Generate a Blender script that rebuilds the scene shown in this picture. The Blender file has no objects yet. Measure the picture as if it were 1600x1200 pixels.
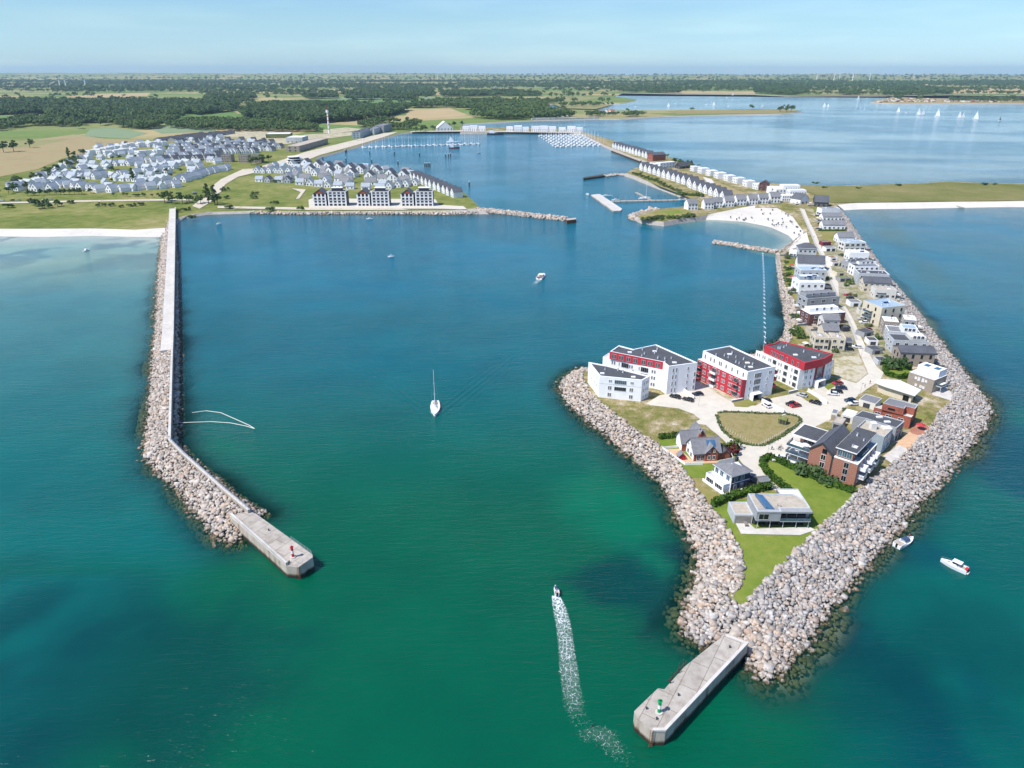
import bpy, bmesh, math, random
import numpy as np
from mathutils import Vector, Matrix
from mathutils.geometry import tessellate_polygon
R = math.radians
random.seed(7); rng = np.random.default_rng(11)
scene = bpy.context.scene
COL = scene.collection
# ------------------------------------------------------------------ survey: sight lines of the photograph -> points on the ground plane
CAM_H = 120.; FPX = 1111.; PITCH = math.atan(490/1111.)
CP, SP = math.cos(PITCH), math.sin(PITCH)
def G(px, py, z=0.):
    u = (px-800)/FPX; v = (600-py)/FPX
    d = (u, CP+v*SP, -SP+v*CP); t = (z-CAM_H)/d[2]
    return Vector((d[0]*t, d[1]*t, z))
def G2(px, py, z=0.):
    p = G(px, py, z); return (p.x, p.y)
def depth_of(p): return p.y*CP-(p.z-CAM_H)*SP
def pxm(px, py, z=3.5): return FPX/depth_of(G(px, py, z))
LAND = 3.5
# ------------------------------------------------------------------ materials
M = {}
def nodes_of(m):
    m.use_nodes = True; nt = m.node_tree; nt.nodes.clear(); return nt, nt.nodes.new, nt.links.new
def ramp(nt, stops, interp='LINEAR'):
    r = nt.nodes.new('ShaderNodeValToRGB'); cr = r.color_ramp; cr.interpolation = interp
    while len(cr.elements) < len(stops): cr.elements.new(.5)
    for e, (p, c) in zip(cr.elements, stops): e.position = p; e.color = (*c, 1)
    return r
def math_node(nt, op, a, b=None, c=None, clamp=False):
    n = nt.nodes.new('ShaderNodeMath'); n.operation = op; n.use_clamp = clamp
    for i, v in enumerate((a, b, c)):
        if v is None: continue
        if isinstance(v, (int, float)): n.inputs[i].default_value = v
        else: nt.links.new(v, n.inputs[i])
    return n.outputs[0]
def pos_noise(nt, scale, detail=3, rough=.55, stretch=None):
    g = nt.nodes.new('ShaderNodeNewGeometry'); src = g.outputs['Position']
    if stretch:
        mp = nt.nodes.new('ShaderNodeMapping'); mp.inputs['Scale'].default_value = stretch
        if len(stretch) > 3: pass
        nt.links.new(src, mp.inputs['Vector']); src = mp.outputs[0]
    n = nt.nodes.new('ShaderNodeTexNoise'); n.inputs['Scale'].default_value = scale
    n.inputs['Detail'].default_value = detail; n.inputs['Roughness'].default_value = rough
    nt.links.new(src, n.inputs['Vector']); return n.outputs['Fac']
def mixc(nt, fac, a, b, mode='MIX'):
    n = nt.nodes.new('ShaderNodeMix'); n.data_type = 'RGBA'; n.blend_type = mode
    for k, v in ((0, fac), (6, a), (7, b)):
        if isinstance(v, (int, float)): n.inputs[k].default_value = v
        elif isinstance(v, tuple): n.inputs[k].default_value = (*v, 1) if len(v) == 3 else v
        else: nt.links.new(v, n.inputs[k])
    return n.outputs[2]
def paint(name, col, rough=.7, var=.12, scale=1.2, spec=.3, metal=0., bump=0., dirt=None):
    """a plain surface with weathering: two scales of noise about one colour"""
    m = bpy.data.materials.new(name); nt, N, L = nodes_of(m)
    o = N('ShaderNodeOutputMaterial'); b = N('ShaderNodeBsdfPrincipled'); L(b.outputs[0], o.inputs[0])
    b.inputs['Roughness'].default_value = rough; b.inputs['Specular IOR Level'].default_value = spec
    b.inputs['Metallic'].default_value = metal
    n1 = pos_noise(nt, scale, 4); n2 = pos_noise(nt, scale*.13, 2)
    s = math_node(nt, 'ADD', math_node(nt, 'MULTIPLY', n1, .6), math_node(nt, 'MULTIPLY', n2, .4))
    lo = tuple(max(0, c*(1-var*1.6)) for c in col); hi = tuple(min(.95, c*(1+var*1.6)) for c in col)
    if dirt: lo = dirt
    r = ramp(nt, [(.3, lo), (.7, hi)]); L(s, r.inputs[0]); L(r.outputs[0], b.inputs['Base Color'])
    if bump:
        bp = N('ShaderNodeBump'); bp.inputs['Strength'].default_value = bump; bp.inputs['Distance'].default_value = .1
        L(n1, bp.inputs['Height']); L(bp.outputs[0], b.inputs['Normal'])
    M[name] = m; return m
def blotch(name, stops, scales=((.05, .5), (.4, .3), (2.5, .2)), rough=.9, bump=.3, thr=(.33, .67)):
    """natural ground: a ramp of colours over several scales of noise"""
    m = bpy.data.materials.new(name); nt, N, L = nodes_of(m)
    o = N('ShaderNodeOutputMaterial'); b = N('ShaderNodeBsdfPrincipled'); L(b.outputs[0], o.inputs[0])
    b.inputs['Roughness'].default_value = rough; b.inputs['Specular IOR Level'].default_value = .1
    s = None; last = None
    for sc, w in scales:
        last = pos_noise(nt, sc, 3, .6); t = math_node(nt, 'MULTIPLY', last, w)
        s = t if s is None else math_node(nt, 'ADD', s, t)
    k = len(stops); a, z = thr
    r = ramp(nt, [(a+(z-a)*i/max(1, k-1), c) for i, c in enumerate(stops)])
    L(s, r.inputs[0]); L(r.outputs[0], b.inputs['Base Color'])
    if bump:
        bp = N('ShaderNodeBump'); bp.inputs['Strength'].default_value = bump; bp.inputs['Distance'].default_value = .25
        L(last, bp.inputs['Height']); L(bp.outputs[0], b.inputs['Normal'])
    M[name] = m; return m
paint('white', (.82, .82, .82), .6, .05, .6)
paint('offwhite', (.66, .64, .58), .7, .06, .6)
paint('cream', (.62, .55, .42), .7, .06, .7)
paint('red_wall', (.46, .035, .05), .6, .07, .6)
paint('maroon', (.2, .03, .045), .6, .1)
paint('brick_red', (.30, .095, .06), .85, .25, 2.2)
paint('brick_tan', (.36, .16, .105), .85, .18, 2.6)
paint('brick_dark', (.12, .055, .05), .85, .25, 2.)
paint('roof_dark', (.075, .078, .086), .85, .18, .9)
paint('roof_mist', (.40, .43, .46), .8, .12, .8)
paint('roof_village', (.33, .365, .40), .7, .15, 1.2)
paint('roof_slate', (.095, .10, .115), .7, .2, 1.4)
paint('roof_grey', (.19, .19, .20), .8, .15, 1.)
paint('roof_pale', (.42, .365, .295), .9, .15, .8)
paint('roof_white', (.66, .66, .66), .8, .1, .8)
paint('roof_blue', (.30, .40, .48), .6, .12, .8)
paint('roof_brown', (.24, .14, .07), .85, .15, 1.)
paint('roof_green', (.16, .18, .06), .9, .35, 1.2)
paint('grey_wall', (.30, .31, .32), .75, .1, .8)
paint('grey_light', (.47, .49, .50), .75, .08, .8)
paint('grey_blue', (.30, .36, .39), .7, .08, .8)
paint('taupe', (.32, .27, .22), .8, .1, 1.)
paint('navy', (.018, .028, .07), .5, .12, 1.)
paint('anthracite', (.05, .053, .06), .6, .15, 1.)
paint('timber', (.22, .20, .18), .85, .25, 3.)
paint('concrete', (.40, .355, .30), .9, .2, .7, bump=.3)
paint('concrete_pale', (.52, .49, .45), .9, .12, .5)
paint('concrete_stain', (.36, .30, .24), .9, .45, .45, bump=.3)
paint('paving', (.55, .505, .425), .9, .07, .35)
paint('asphalt_pale', (.40, .385, .35), .9, .08, .3)
paint('terrace_clay', (.55, .36, .22), .85, .1, .8)
paint('steel', (.45, .46, .47), .35, .08, 1., spec=.5, metal=.6)
paint('rust', (.17, .07, .035), .9, .35, 1.)
paint('pile_wood', (.06, .045, .035), .9, .3, 2.)
paint('deck_wood', (.38, .33, .27), .85, .2, 2.)
paint('green_paint', (.0, .28, .09), .4, .06, 1.)
paint('red_paint', (.5, .02, .03), .4, .06, 1.)
paint('gelcoat', (.78, .78, .77), .3, .03, .8, spec=.5)
paint('canvas_blue', (.04, .07, .13), .8, .15, 2.)
paint('sailcloth', (.80, .80, .78), .7, .05, 1.)
paint('rubber', (.015, .015, .016), .8, .2, 2.)
paint('bark', (.09, .065, .045), .95, .3, 4.)
paint('skin_tone', (.45, .26, .18), .6, .05, 5.)
paint('cloth_dark', (.04, .045, .07), .9, .2, 6.)
paint('cloth_red', (.30, .05, .05), .9, .2, 6.)
paint('cloth_pale', (.5, .48, .45), .9, .1, 6.)
paint('hair_brown', (.05, .03, .02), .8, .2, 20.)
paint('wicker', (.30, .27, .23), .9, .3, 6.)
for nm, c in dict(car_white=(.72, .72, .72), car_black=(.012, .012, .014), car_red=(.36, .015, .02), car_navy=(.012, .022, .055), car_silver=(.42, .44, .46), car_teal=(.02, .06, .10)).items():
    paint(nm, c, .25, .03, 1., spec=.6)
def simple(name, col, rough, spec=.5, metal=0., emis=None):
    m = bpy.data.materials.new(name); nt, N, L = nodes_of(m)
    o = N('ShaderNodeOutputMaterial'); b = N('ShaderNodeBsdfPrincipled'); L(b.outputs[0], o.inputs[0])
    n = pos_noise(nt, .8, 2); r = ramp(nt, [(.3, tuple(c*.8 for c in col)), (.7, tuple(c*1.2 for c in col))]); L(n, r.inputs[0]); L(r.outputs[0], b.inputs['Base Color'])
    b.inputs['Roughness'].default_value = rough; b.inputs['Specular IOR Level'].default_value = spec; b.inputs['Metallic'].default_value = metal
    M[name] = m
simple('glass', (.012, .016, .02), .15, .35)
simple('glass_blue', (.06, .11, .14), .1, .8)
simple('solar', (.012, .035, .10), .15, .8)
simple('solar_pale', (.05, .13, .24), .2, .8)
# brickwork courses on the two brick facades
def brickwork(name, c1, c2):
    m = bpy.data.materials.new(name); nt, N, L = nodes_of(m)
    o = N('ShaderNodeOutputMaterial'); b = N('ShaderNodeBsdfPrincipled'); L(b.outputs[0], o.inputs[0])
    g = N('ShaderNodeNewGeometry'); s = N('ShaderNodeSeparateXYZ'); L(g.outputs['Position'], s.inputs[0])
    w = math_node(nt, 'FRACT', math_node(nt, 'MULTIPLY', s.outputs[2], 1.55))
    band = math_node(nt, 'LESS_THAN', w, .22)
    n = pos_noise(nt, 3., 4); r = ramp(nt, [(.3, c1), (.7, c2)]); L(n, r.inputs[0])
    col = mixc(nt, math_node(nt, 'MULTIPLY', band, .22), r.outputs[0], (.45, .33, .27))
    L(col, b.inputs['Base Color']); b.inputs['Roughness'].default_value = .9; M[name] = m
brickwork('brick_tan_courses', (.27, .105, .065), (.38, .175, .115))
blotch('lawn', [(.10, .155, .022), (.14, .195, .028), (.185, .22, .04), (.29, .26, .085)], ((.05, .4), (.3, .35), (2.5, .25)), bump=.3, thr=(.36, .68))
blotch('lawn_dry', [(.12, .17, .03), (.20, .20, .05), (.27, .22, .09), (.33, .26, .13)], ((.05, .5), (.3, .3), (3., .2)))
blotch('wild_grass', [(.09, .115, .025), (.16, .16, .045), (.24, .20, .085), (.36, .30, .19), (.54, .48, .38)], ((.045, .4), (.25, .35), (1.6, .25)), thr=(.38, .63))
blotch('meadow', [(.085, .115, .028), (.125, .155, .036), (.175, .185, .055), (.22, .205, .085)], ((.012, .45), (.06, .35), (.5, .2)))
blotch('marsh', [(.10, .12, .03), (.15, .155, .045), (.205, .185, .07), (.26, .21, .10)], ((.008, .5), (.05, .3), (.4, .2)))
blotch('heath', [(.18, .18, .055), (.235, .20, .08), (.29, .235, .115), (.19, .19, .06)], ((.25, .5), (1.2, .5)), bump=.6)
blotch('sand', [(.50, .46, .40), (.59, .55, .49), (.65, .615, .555)], ((.05, .5), (.6, .5)), bump=.25)
blotch('sand_damp', [(.36, .31, .25), (.46, .41, .34), (.52, .47, .40)], ((.1, .5), (.9, .5)), bump=.2)
blotch('shingle', [(.26, .23, .20), (.37, .33, .29), (.48, .44, .39)], ((.3, .4), (1.5, .6)), bump=.8)
blotch('bare_lot', [(.40, .34, .24), (.50, .45, .35), (.30, .26, .12), (.56, .52, .44)], ((.08, .6), (.5, .4)))
blotch('yard', [(.13, .155, .05), (.19, .19, .08), (.31, .275, .19), (.40, .365, .30), (.18, .175, .08)], ((.1, .45), (.5, .35), (2., .2)), thr=(.36, .66))
blotch('field_tan', [(.26, .21, .10), (.32, .25, .13), (.28, .25, .11)], ((.01, .5), (.05, .5)), bump=0)
blotch('field_wheat', [(.37, .28, .14), (.43, .33, .18)], ((.01, .5), (.05, .5)), bump=0)
blotch('field_olive', [(.22, .21, .08), (.27, .25, .11)], ((.01, .5), (.05, .5)), bump=0)
blotch('field_green', [(.10, .185, .045), (.14, .215, .06)], ((.01, .5), (.05, .5)), bump=0)
blotch('field_grey', [(.175, .235, .125), (.21, .265, .15)], ((.01, .5), (.05, .5)), bump=0)
blotch('dirt', [(.43, .37, .28), (.55, .49, .40), (.36, .30, .20)], ((.03, .5), (.3, .5)), bump=0)
def leaf_mat(name, c1, c2):
    m = bpy.data.materials.new(name); nt, N, L = nodes_of(m)
    o = N('ShaderNodeOutputMaterial'); b = N('ShaderNodeBsdfPrincipled'); L(b.outputs[0], o.inputs[0])
    oi = N('ShaderNodeObjectInfo'); n = pos_noise(nt, .35, 3)
    s = math_node(nt, 'ADD', math_node(nt, 'MULTIPLY', n, .7), math_node(nt, 'MULTIPLY', oi.outputs['Random'], .3))
    r = ramp(nt, [(.28, c1), (.72, c2)]); L(s, r.inputs[0]); L(r.outputs[0], b.inputs['Base Color'])
    b.inputs['Roughness'].default_value = .8; b.inputs['Specular IOR Level'].default_value = .15; M[name] = m
leaf_mat('leaf', (.05, .095, .022), (.12, .17, .05))
leaf_mat('leaf_dark', (.036, .078, .026), (.095, .14, .052))
leaf_mat('leaf_pale', (.06, .095, .035), (.125, .155, .065))
leaf_mat('leaf_hedge', (.03, .075, .01), (.085, .15, .02))
leaf_mat('leaf_red', (.05, .012, .012), (.12, .03, .03))
# ------------------------------------------------------------------ mesh helpers
def link(o): COL.objects.link(o); return o
def tag(o, label=None, cat=None, group=None, kind=None):
    if label: o['label'] = label
    if cat: o['category'] = cat
    if group: o['group'] = group
    if kind: o['kind'] = kind
    return o
def thing(name, label, cat, loc=(0, 0, 0), rz=0., group=None):
    o = bpy.data.objects.new(name, None); link(o); o.location = loc; o.rotation_euler = (0, 0, rz)
    o.empty_display_size = .5
    return tag(o, label, cat, group)
class MB:
    def __init__(s): s.v = []; s.f = []; s.m = []; s.mats = []
    def mi(s, m):
        if m not in s.mats: s.mats.append(m)
        return s.mats.index(m)
    def add(s, vs, fs, m):
        k = len(s.v); s.v += [tuple(p) for p in vs]; i = s.mi(m)
        for f in fs: s.f.append(tuple(k+j for j in f)); s.m.append(i)
        return s
    def box(s, x0, x1, y0, y1, z0, z1, m):
        return s.add([(x0, y0, z0), (x1, y0, z0), (x1, y1, z0), (x0, y1, z0), (x0, y0, z1), (x1, y0, z1), (x1, y1, z1), (x0, y1, z1)],
                     [(0, 3, 2, 1), (4, 5, 6, 7), (0, 1, 5, 4), (1, 2, 6, 5), (2, 3, 7, 6), (3, 0, 4, 7)], m)
    def poly(s, pts, m): return s.add(pts, [tuple(range(len(pts)))], m)
    def flat(s, fp, z, m, up=True):
        tri = tessellate_polygon([[Vector((p[0], p[1], 0)) for p in fp]])
        fs = []
        for t in tri:
            a, b, c = (fp[i] for i in t)
            cr = (b[0]-a[0])*(c[1]-a[1])-(b[1]-a[1])*(c[0]-a[0])
            fs.append(t if (cr > 0) == up else tuple(reversed(t)))
        return s.add([(p[0], p[1], z) for p in fp], fs, m)
    def walls(s, fp, z0, z1, m, em=None):
        n = len(fp)
        for i in range(n):
            a, b = fp[i], fp[(i+1) % n]; mm = (em or {}).get(i, m)
            s.add([(a[0], a[1], z0), (b[0], b[1], z0), (b[0], b[1], z1), (a[0], a[1], z1)], [(0, 1, 2, 3)], mm)
        return s
    def tube(s, p, q, r, m, r2=None, n=8, cap=True):
        p, q = Vector(p), Vector(q); d = (q-p).normalized(); r2 = r if r2 is None else r2
        a = d.orthogonal().normalized(); b = d.cross(a); vs = []
        for c, rr in ((p, r), (q, r2)):
            for i in range(n):
                t = 2*math.pi*i/n; vs.append(c+(a*math.cos(t)+b*math.sin(t))*rr)
        fs = [(i, (i+1) % n, n+(i+1) % n, n+i) for i in range(n)]
        if cap: fs += [tuple(reversed(range(n))), tuple(range(n, 2*n))]
        return s.add(vs, fs, m)
    def mesh(s, name):
        me = bpy.data.meshes.new(name); me.from_pydata(s.v, [], s.f)
        for m in s.mats: me.materials.append(M[m])
        me.polygons.foreach_set('material_index', s.m); me.update(); return me
    def build(s, name, parent=None, loc=None, rz=0.):
        o = bpy.data.objects.new(name, s.mesh(name)); link(o)
        if parent is not None: o.parent = parent
        if loc is not None: o.location = loc
        o.rotation_euler = (0, 0, rz)
        return o
def ccw(fp):
    a = sum(fp[i][0]*fp[(i+1) % len(fp)][1]-fp[(i+1) % len(fp)][0]*fp[i][1] for i in range(len(fp)))
    return fp if a > 0 else list(reversed(fp))
def offset(fp, d):
    """move every corner outward by d (fp counter-clockwise)"""
    n = len(fp); out = []
    for i in range(n):
        p0, p1, p2 = Vector(fp[i-1]), Vector(fp[i]), Vector(fp[(i+1) % n])
        e1 = (p1-p0).normalized(); e2 = (p2-p1).normalized()
        n1 = Vector((e1.y, -e1.x)); n2 = Vector((e2.y, -e2.x)); b = n1+n2
        k = max(.35, 1+n1.dot(n2)); out.append(tuple(p1+b*(d/k)))
    return out
def structure(name, mb): return tag(mb.build(name), kind='structure')
def wpts(px, z): return [G2(x, y, z) for x, y in px]
PATCHN = [0]
def patch(name, px, z, mat, world=False):
    """a sheet of ground cover"""
    PATCHN[0] += 1; z += .005*PATCHN[0]; fp = ccw(px if world else wpts(px, z)); mb = MB(); mb.flat(fp, z, mat); return structure(name, mb)
def resample(pl, n):
    pl = np.array(pl, float); d = np.r_[0, np.cumsum(np.linalg.norm(np.diff(pl, axis=0), axis=1))]
    t = np.linspace(0, d[-1], n); return np.stack([np.interp(t, d, pl[:, k]) for k in range(pl.shape[1])], 1)
def strip(name, A, za, B, zb, mat, n=60, rows=4, mb=None):
    """a sloping band between two lines on the ground"""
    a, b = resample(A, n), resample(B, n); mb = mb or MB(); vs = []; fs = []
    for i in range(n):
        for r in range(rows+1):
            t = r/rows; p = a[i]*(1-t)+b[i]*t; vs.append((p[0], p[1], za+(zb-za)*t))
    w = rows+1
    for i in range(n-1):
        for r in range(rows):
            q = (i*w+r, (i+1)*w+r, (i+1)*w+r+1, i*w+r+1); p = [vs[k] for k in q]
            cr = (p[1][0]-p[0][0])*(p[2][1]-p[0][1])-(p[1][1]-p[0][1])*(p[2][0]-p[0][0])
            fs.append(q if cr > 0 else tuple(reversed(q)))
    mb.add(vs, fs, mat); return structure(name, mb)
def np_mesh(name, V, F, mats, attr=None, mi=None):
    me = bpy.data.meshes.new(name); V = np.asarray(V, np.float32); F = np.asarray(F, np.int32); k = F.shape[1]
    me.vertices.add(len(V)); me.vertices.foreach_set('co', V.ravel())
    me.loops.add(F.size); me.loops.foreach_set('vertex_index', F.ravel())
    me.polygons.add(len(F)); me.polygons.foreach_set('loop_start', np.arange(len(F), dtype=np.int32)*k)
    for m in mats: me.materials.append(M[m])
    if mi is not None: me.polygons.foreach_set('material_index', np.asarray(mi, np.int32))
    me.update(calc_edges=True)
    for nm, (ty, arr) in (attr or {}).items():
        a = me.attributes.new(nm, ty, 'POINT')
        a.data.foreach_set('color' if ty == 'FLOAT_COLOR' else 'value', np.asarray(arr, np.float32).ravel())
    return me
def inside(P, poly):
    P = np.asarray(P); x, y = P[:, 0], P[:, 1]; r = np.zeros(len(P), bool); n = len(poly)
    for i in range(n):
        (x1, y1), (x2, y2) = poly[i], poly[(i+1) % n]
        c = (y1 > y) != (y2 > y)
        with np.errstate(divide='ignore', invalid='ignore'):
            xi = (x2-x1)*(y-y1)/((y2-y1) if y2 != y1 else 1e-9)+x1
        r ^= c & (x < xi)
    return r
def dist(P, pl, closed=False):
    P = np.asarray(P, float); D = np.full(len(P), 1e9); pl = [np.array(p[:2], float) for p in pl]
    if closed: pl = pl+[pl[0]]
    for a, b in zip(pl[:-1], pl[1:]):
        ab = b-a; L2 = ab@ab+1e-9; t = np.clip(((P-a)@ab)/L2, 0, 1)
        D = np.minimum(D, np.hypot(*(P-(a+t[:, None]*ab)).T))
    return D
def vnoise(P, s, seed=0):
    """smooth value noise, for the lie of fields and weed beds"""
    r = np.random.default_rng(seed); T = r.random((256, 256)); P = np.asarray(P)/s+1000
    i = np.floor(P).astype(int); f = P-i; f = f*f*(3-2*f)
    a = T[i[:, 0] % 256, i[:, 1] % 256]; b = T[(i[:, 0]+1) % 256, i[:, 1] % 256]
    c = T[i[:, 0] % 256, (i[:, 1]+1) % 256]; d = T[(i[:, 0]+1) % 256, (i[:, 1]+1) % 256]
    return (a*(1-f[:, 0])+b*f[:, 0])*(1-f[:, 1])+(c*(1-f[:, 0])+d*f[:, 0])*f[:, 1]
def fbm(P, s, seed=0): return .5*vnoise(P, s, seed)+.3*vnoise(P, s*.47, seed+1)+.2*vnoise(P, s*.21, seed+2)
# ------------------------------------------------------------------ camera, sun, sky
cam = bpy.data.cameras.new('camera'); cam_o = link(bpy.data.objects.new('camera', cam)); scene.camera = cam_o
cam.sensor_width = 36; cam.lens = 36*FPX/1600; cam.clip_start = .5; cam.clip_end = 80000
cam_o.location = (0, 0, CAM_H); cam_o.rotation_euler = (math.pi/2-PITCH, 0, 0)
SUN_EL = R(55); SUN_DIR = Vector((-.89*math.cos(SUN_EL), -.456*math.cos(SUN_EL), math.sin(SUN_EL))).normalized()
sun = bpy.data.lights.new('sun', 'SUN'); sun.energy = 4.6; sun.angle = R(.53); sun.color = (1, .955, .89)
so = link(bpy.data.objects.new('sun', sun)); so.rotation_euler = (-SUN_DIR).to_track_quat('-Z', 'Y').to_euler(); so.location = (-400, -100, 600)
w = bpy.data.worlds.new('World'); scene.world = w; w.use_nodes = True; nt = w.node_tree; nt.nodes.clear()
sky = nt.nodes.new('ShaderNodeTexSky'); sky.sky_type = 'NISHITA'; sky.sun_disc = False; sky.sun_elevation = SUN_EL
sky.sun_rotation = math.atan2(SUN_DIR.x, SUN_DIR.y) % (2*math.pi); sky.altitude = 100; sky.air_density = 1.; sky.dust_density = .35; sky.ozone_density = 3.
bg = nt.nodes.new('ShaderNodeBackground'); bg.inputs[1].default_value = .14; wo = nt.nodes.new('ShaderNodeOutputWorld')
tint = nt.nodes.new('ShaderNodeMix'); tint.data_type = 'RGBA'; tint.blend_type = 'MULTIPLY'; tint.inputs[0].default_value = 1; 
tc = nt.nodes.new('ShaderNodeTexCoord'); sx = nt.nodes.new('ShaderNodeSeparateXYZ'); nt.links.new(tc.outputs['Generated'], sx.inputs[0])
cmap = nt.nodes.new('ShaderNodeMapping'); cmap.inputs['Scale'].default_value = (3, 3, 26); nt.links.new(tc.outputs['Generated'], cmap.inputs[0]); cn = nt.nodes.new('ShaderNodeTexNoise'); cn.inputs['Scale'].default_value = 1.6; cn.inputs['Detail'].default_value = 5; nt.links.new(cmap.outputs[0], cn.inputs['Vector'])
hz = ramp(nt, [(0, (.49, .715, 1.1)), (.01, (.50, .715, 1.04)), (.055, (.53, .69, .84)), (.09, (.53, .68, .83)), (.3, (.76, .88, 1.04)), (.7, (.86, .96, 1.1))]); nt.links.new(sx.outputs[2], hz.inputs[0])
cir = ramp(nt, [(.45, (1, 1, 1)), (.72, (1.16, 1.09, 1.04))]); nt.links.new(cn.outputs['Fac'], cir.inputs[0])   # thin veils of cirrus
nt.links.new(mixc(nt, 1., hz.outputs[0], cir.outputs[0], 'MULTIPLY'), tint.inputs[7])
nt.links.new(sky.outputs[0], tint.inputs[6]); nt.links.new(tint.outputs[2], bg.inputs[0]); nt.links.new(bg.outputs[0], wo.inputs[0])
scene.view_settings.view_transform = 'Standard'; scene.view_settings.look = 'None'; scene.view_settings.gamma = 1
scene.view_settings.exposure = .33
scene.cycles.max_bounces = 5; scene.cycles.diffuse_bounces = 2; scene.cycles.glossy_bounces = 2; scene.cycles.transparent_max_bounces = 6
scene.cycles.volume_bounces = 0; scene.cycles.sample_clamp_direct = 2.2; scene.cycles.use_adaptive_sampling = True; scene.cycles.adaptive_threshold = .02
# ================================================================== LINES OF THE SHORE
pen_crest_r = [(1308,322),(1313,338),(1320,354),(1331.5,371.5),(1340.5,377),(1349,385),(1356,401),(1360,414),(1371,427),(1382,434),(1387.5,445),(1392,456),(1399.5,465),(1406,471),(1414.5,490),(1425,509),(1435,526),(1445,542.5),(1458,560),(1469,582),(1484,605),(1490,618),(1488,627),(1471,641),(1455,667),(1400,724),(1380,735),(1368,744),(1342,768),(1336,775),(1308,802),(1280,828),(1257,848),(1225,883),(1187,920),(1164,946)]
pen_crest_l = [(1148,946),(1141,933),(1157,911),(1162,885),(1155,860),(1141,837),(1122,809),(1106,790),(1091,770),(1082,755),(1075,747),(1067,735),(1057,722),(1045,710),(1031,698),(1014,687),(985,667),(956,644),(928,622),(916,606),(908,590),(910,581)]
pen_crest_b = [(950,579),(1000,578),(1090,583),(1150,571),(1195,557),(1226,541),(1237,528),(1243,500),(1240,470),(1231,461),(1224,440),(1219,412),(1217,394)]
pen_water_r = [(1320,329),(1334,355),(1345,371.5),(1364,395.5),(1375,412),(1390,434),(1405,450),(1418,466),(1440,492),(1451,509),(1470,533),(1496,566),(1512,588),(1543,628),(1551,642),(1543,664),(1522,692),(1496,725),(1465,763),(1448,780),(1422,802),(1405,832),(1394,843),(1369,868),(1347,895),(1312,935),(1281,975),(1253,1014),(1231,1043),(1219,1058),(1190,1064),(1174,1045)]
pen_water_l = [(1112,1006),(1097,1010),(1075,998),(1066,977),(1072,949),(1086,908),(1090,880),(1086,858),(1076,837),(1058,802),(1042,774),(1030,753),(991,718),(956,690),(928,667),(899,644),(881,623),(874,606),(879,595),(893,583),(907,576)]
pen_water_b = [(950,573),(1000,571),(1090,575),(1150,563),(1195,549),(1223,529),(1226,509),(1224,490),(1216,442),(1211,395)]
CR_R, CR_L, CR_B = (wpts(p, LAND) for p in (pen_crest_r, pen_crest_l, pen_crest_b))
WA_R, WA_L, WA_B = (wpts(p, 0) for p in (pen_water_r, pen_water_l, pen_water_b))
crest_all = CR_R+CR_L+CR_B; water_all = WA_R+WA_L+WA_B
# ---- the beach cove and the spit behind it
cove_edge = [(1268,381),(1265,380),(1260,362),(1250,346),(1244,335),(1236,328),(1220,321.5),(1212,319.5),(1200,321),(1180,321),(1161,324),(1122,332),(1088,339)]
cove_shore = [(1217,393),(1232,386),(1240,379),(1231,370),(1203,358),(1161,348),(1119,344),(1085,342.5)]
spit_top = [(1088,339),(1062,342),(1037,346.5),(1005,342.5),(995,338.5),(1001,334.5),(1030,326),(1070,322.5),(1086,317),(1086,312),(1060,301),(1030,290),(1000,278.5),(992,275),(978,270.5),(991,262.5),(1003,261),(1011,252),(985,243.5),(957,231.5),(943,225.5),(925,216),(909,208.3),(860,206),(800,206),(740,206.5),(720,206.5)]
spit_back = [(720,199.3),(800,199.3),(860,200),(909,204.5),(916,207.7),(966,221.5),(1041,244.5),(1087,258.5),(1130,272),(1172,282.5),(1235,288),(1300,290.5),(1380,288),(1440,286),(1480,283.5),(1520,285),(1600,287),(2400,290)]
strand_top = [(2400,312),(1600,313.8),(1560,314),(1500,315),(1417,316.5),(1340,317),(1308,320)]
strand_shore = [(2400,323),(1600,324),(1560,324),(1500,325),(1417,326.6),(1340,327.5),(1320,329)]
L2 = ccw(wpts(strand_top, LAND)+CR_R+CR_L+CR_B+wpts(cove_edge, LAND)+wpts(spit_top, LAND)+wpts(spit_back, LAND))
# ---- the mainland
west_top = [(-1500,355),(-600,356),(0,357.5),(75,357.5),(150,357),(210,359),(258,356)]
west_shore = [(-1500,370),(-600,370),(0,370.5),(60,372),(150,369.6),(210,371.5),(258,372)]
inner_top = [(275,343),(283,338.5),(300,334.5),(327,331),(390,329.5),(480,330.5),(530,330),(627,329.5),(700,329),(750,325)]
inner_shore = [(276,352),(285,343),(300,338.5),(327,334.5),(390,333.5),(480,334.5),(530,334),(627,334.5),(700,335.5),(767,336)]
main_top = west_top+[(262,346),(272,345)]+inner_top+[(737,312),(717,294),(690,284.5),(652,274),(636,271),(590,265),(540,258),(500,253),(492,246.5),(553,230),(580,221),(626,208),(641,206.3),(720,205.2),(719,200),(723,193.5),(780,190.5),(834,188),(936,185.5),(968,185.5),(1036,181.5),(1130,179),(1220,177.5),(1254,174),(1240,171.5),(1220,170.5),(1130,171),(1031,172),(960,172.3),(900,171.5),(854,167.5),(850,163.5),(900,161),(968,161.8),(990,158),(995,155.5),(960,151),(973,145),(1062,146.7),(1180,147.7),(1232,150.2),(1311,149.7),(1377,149.9),(1487,148),(1600,149.5),(2400,150)]
MZ = 2.0
L1 = ccw(wpts(main_top, MZ)+[(16000, 5200), (22000, 17000), (-22000, 17000), (-16000, 5000), (-3000, 700)])
camp_top = [(1361,159.4),(1378,161),(1400,161.8),(1480,161.5),(1600,161.8),(2400,162),(2400,154),(1600,153),(1500,154.5),(1440,153),(1395,151.5),(1372,156)]
L3 = ccw(wpts(camp_top, MZ))
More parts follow.
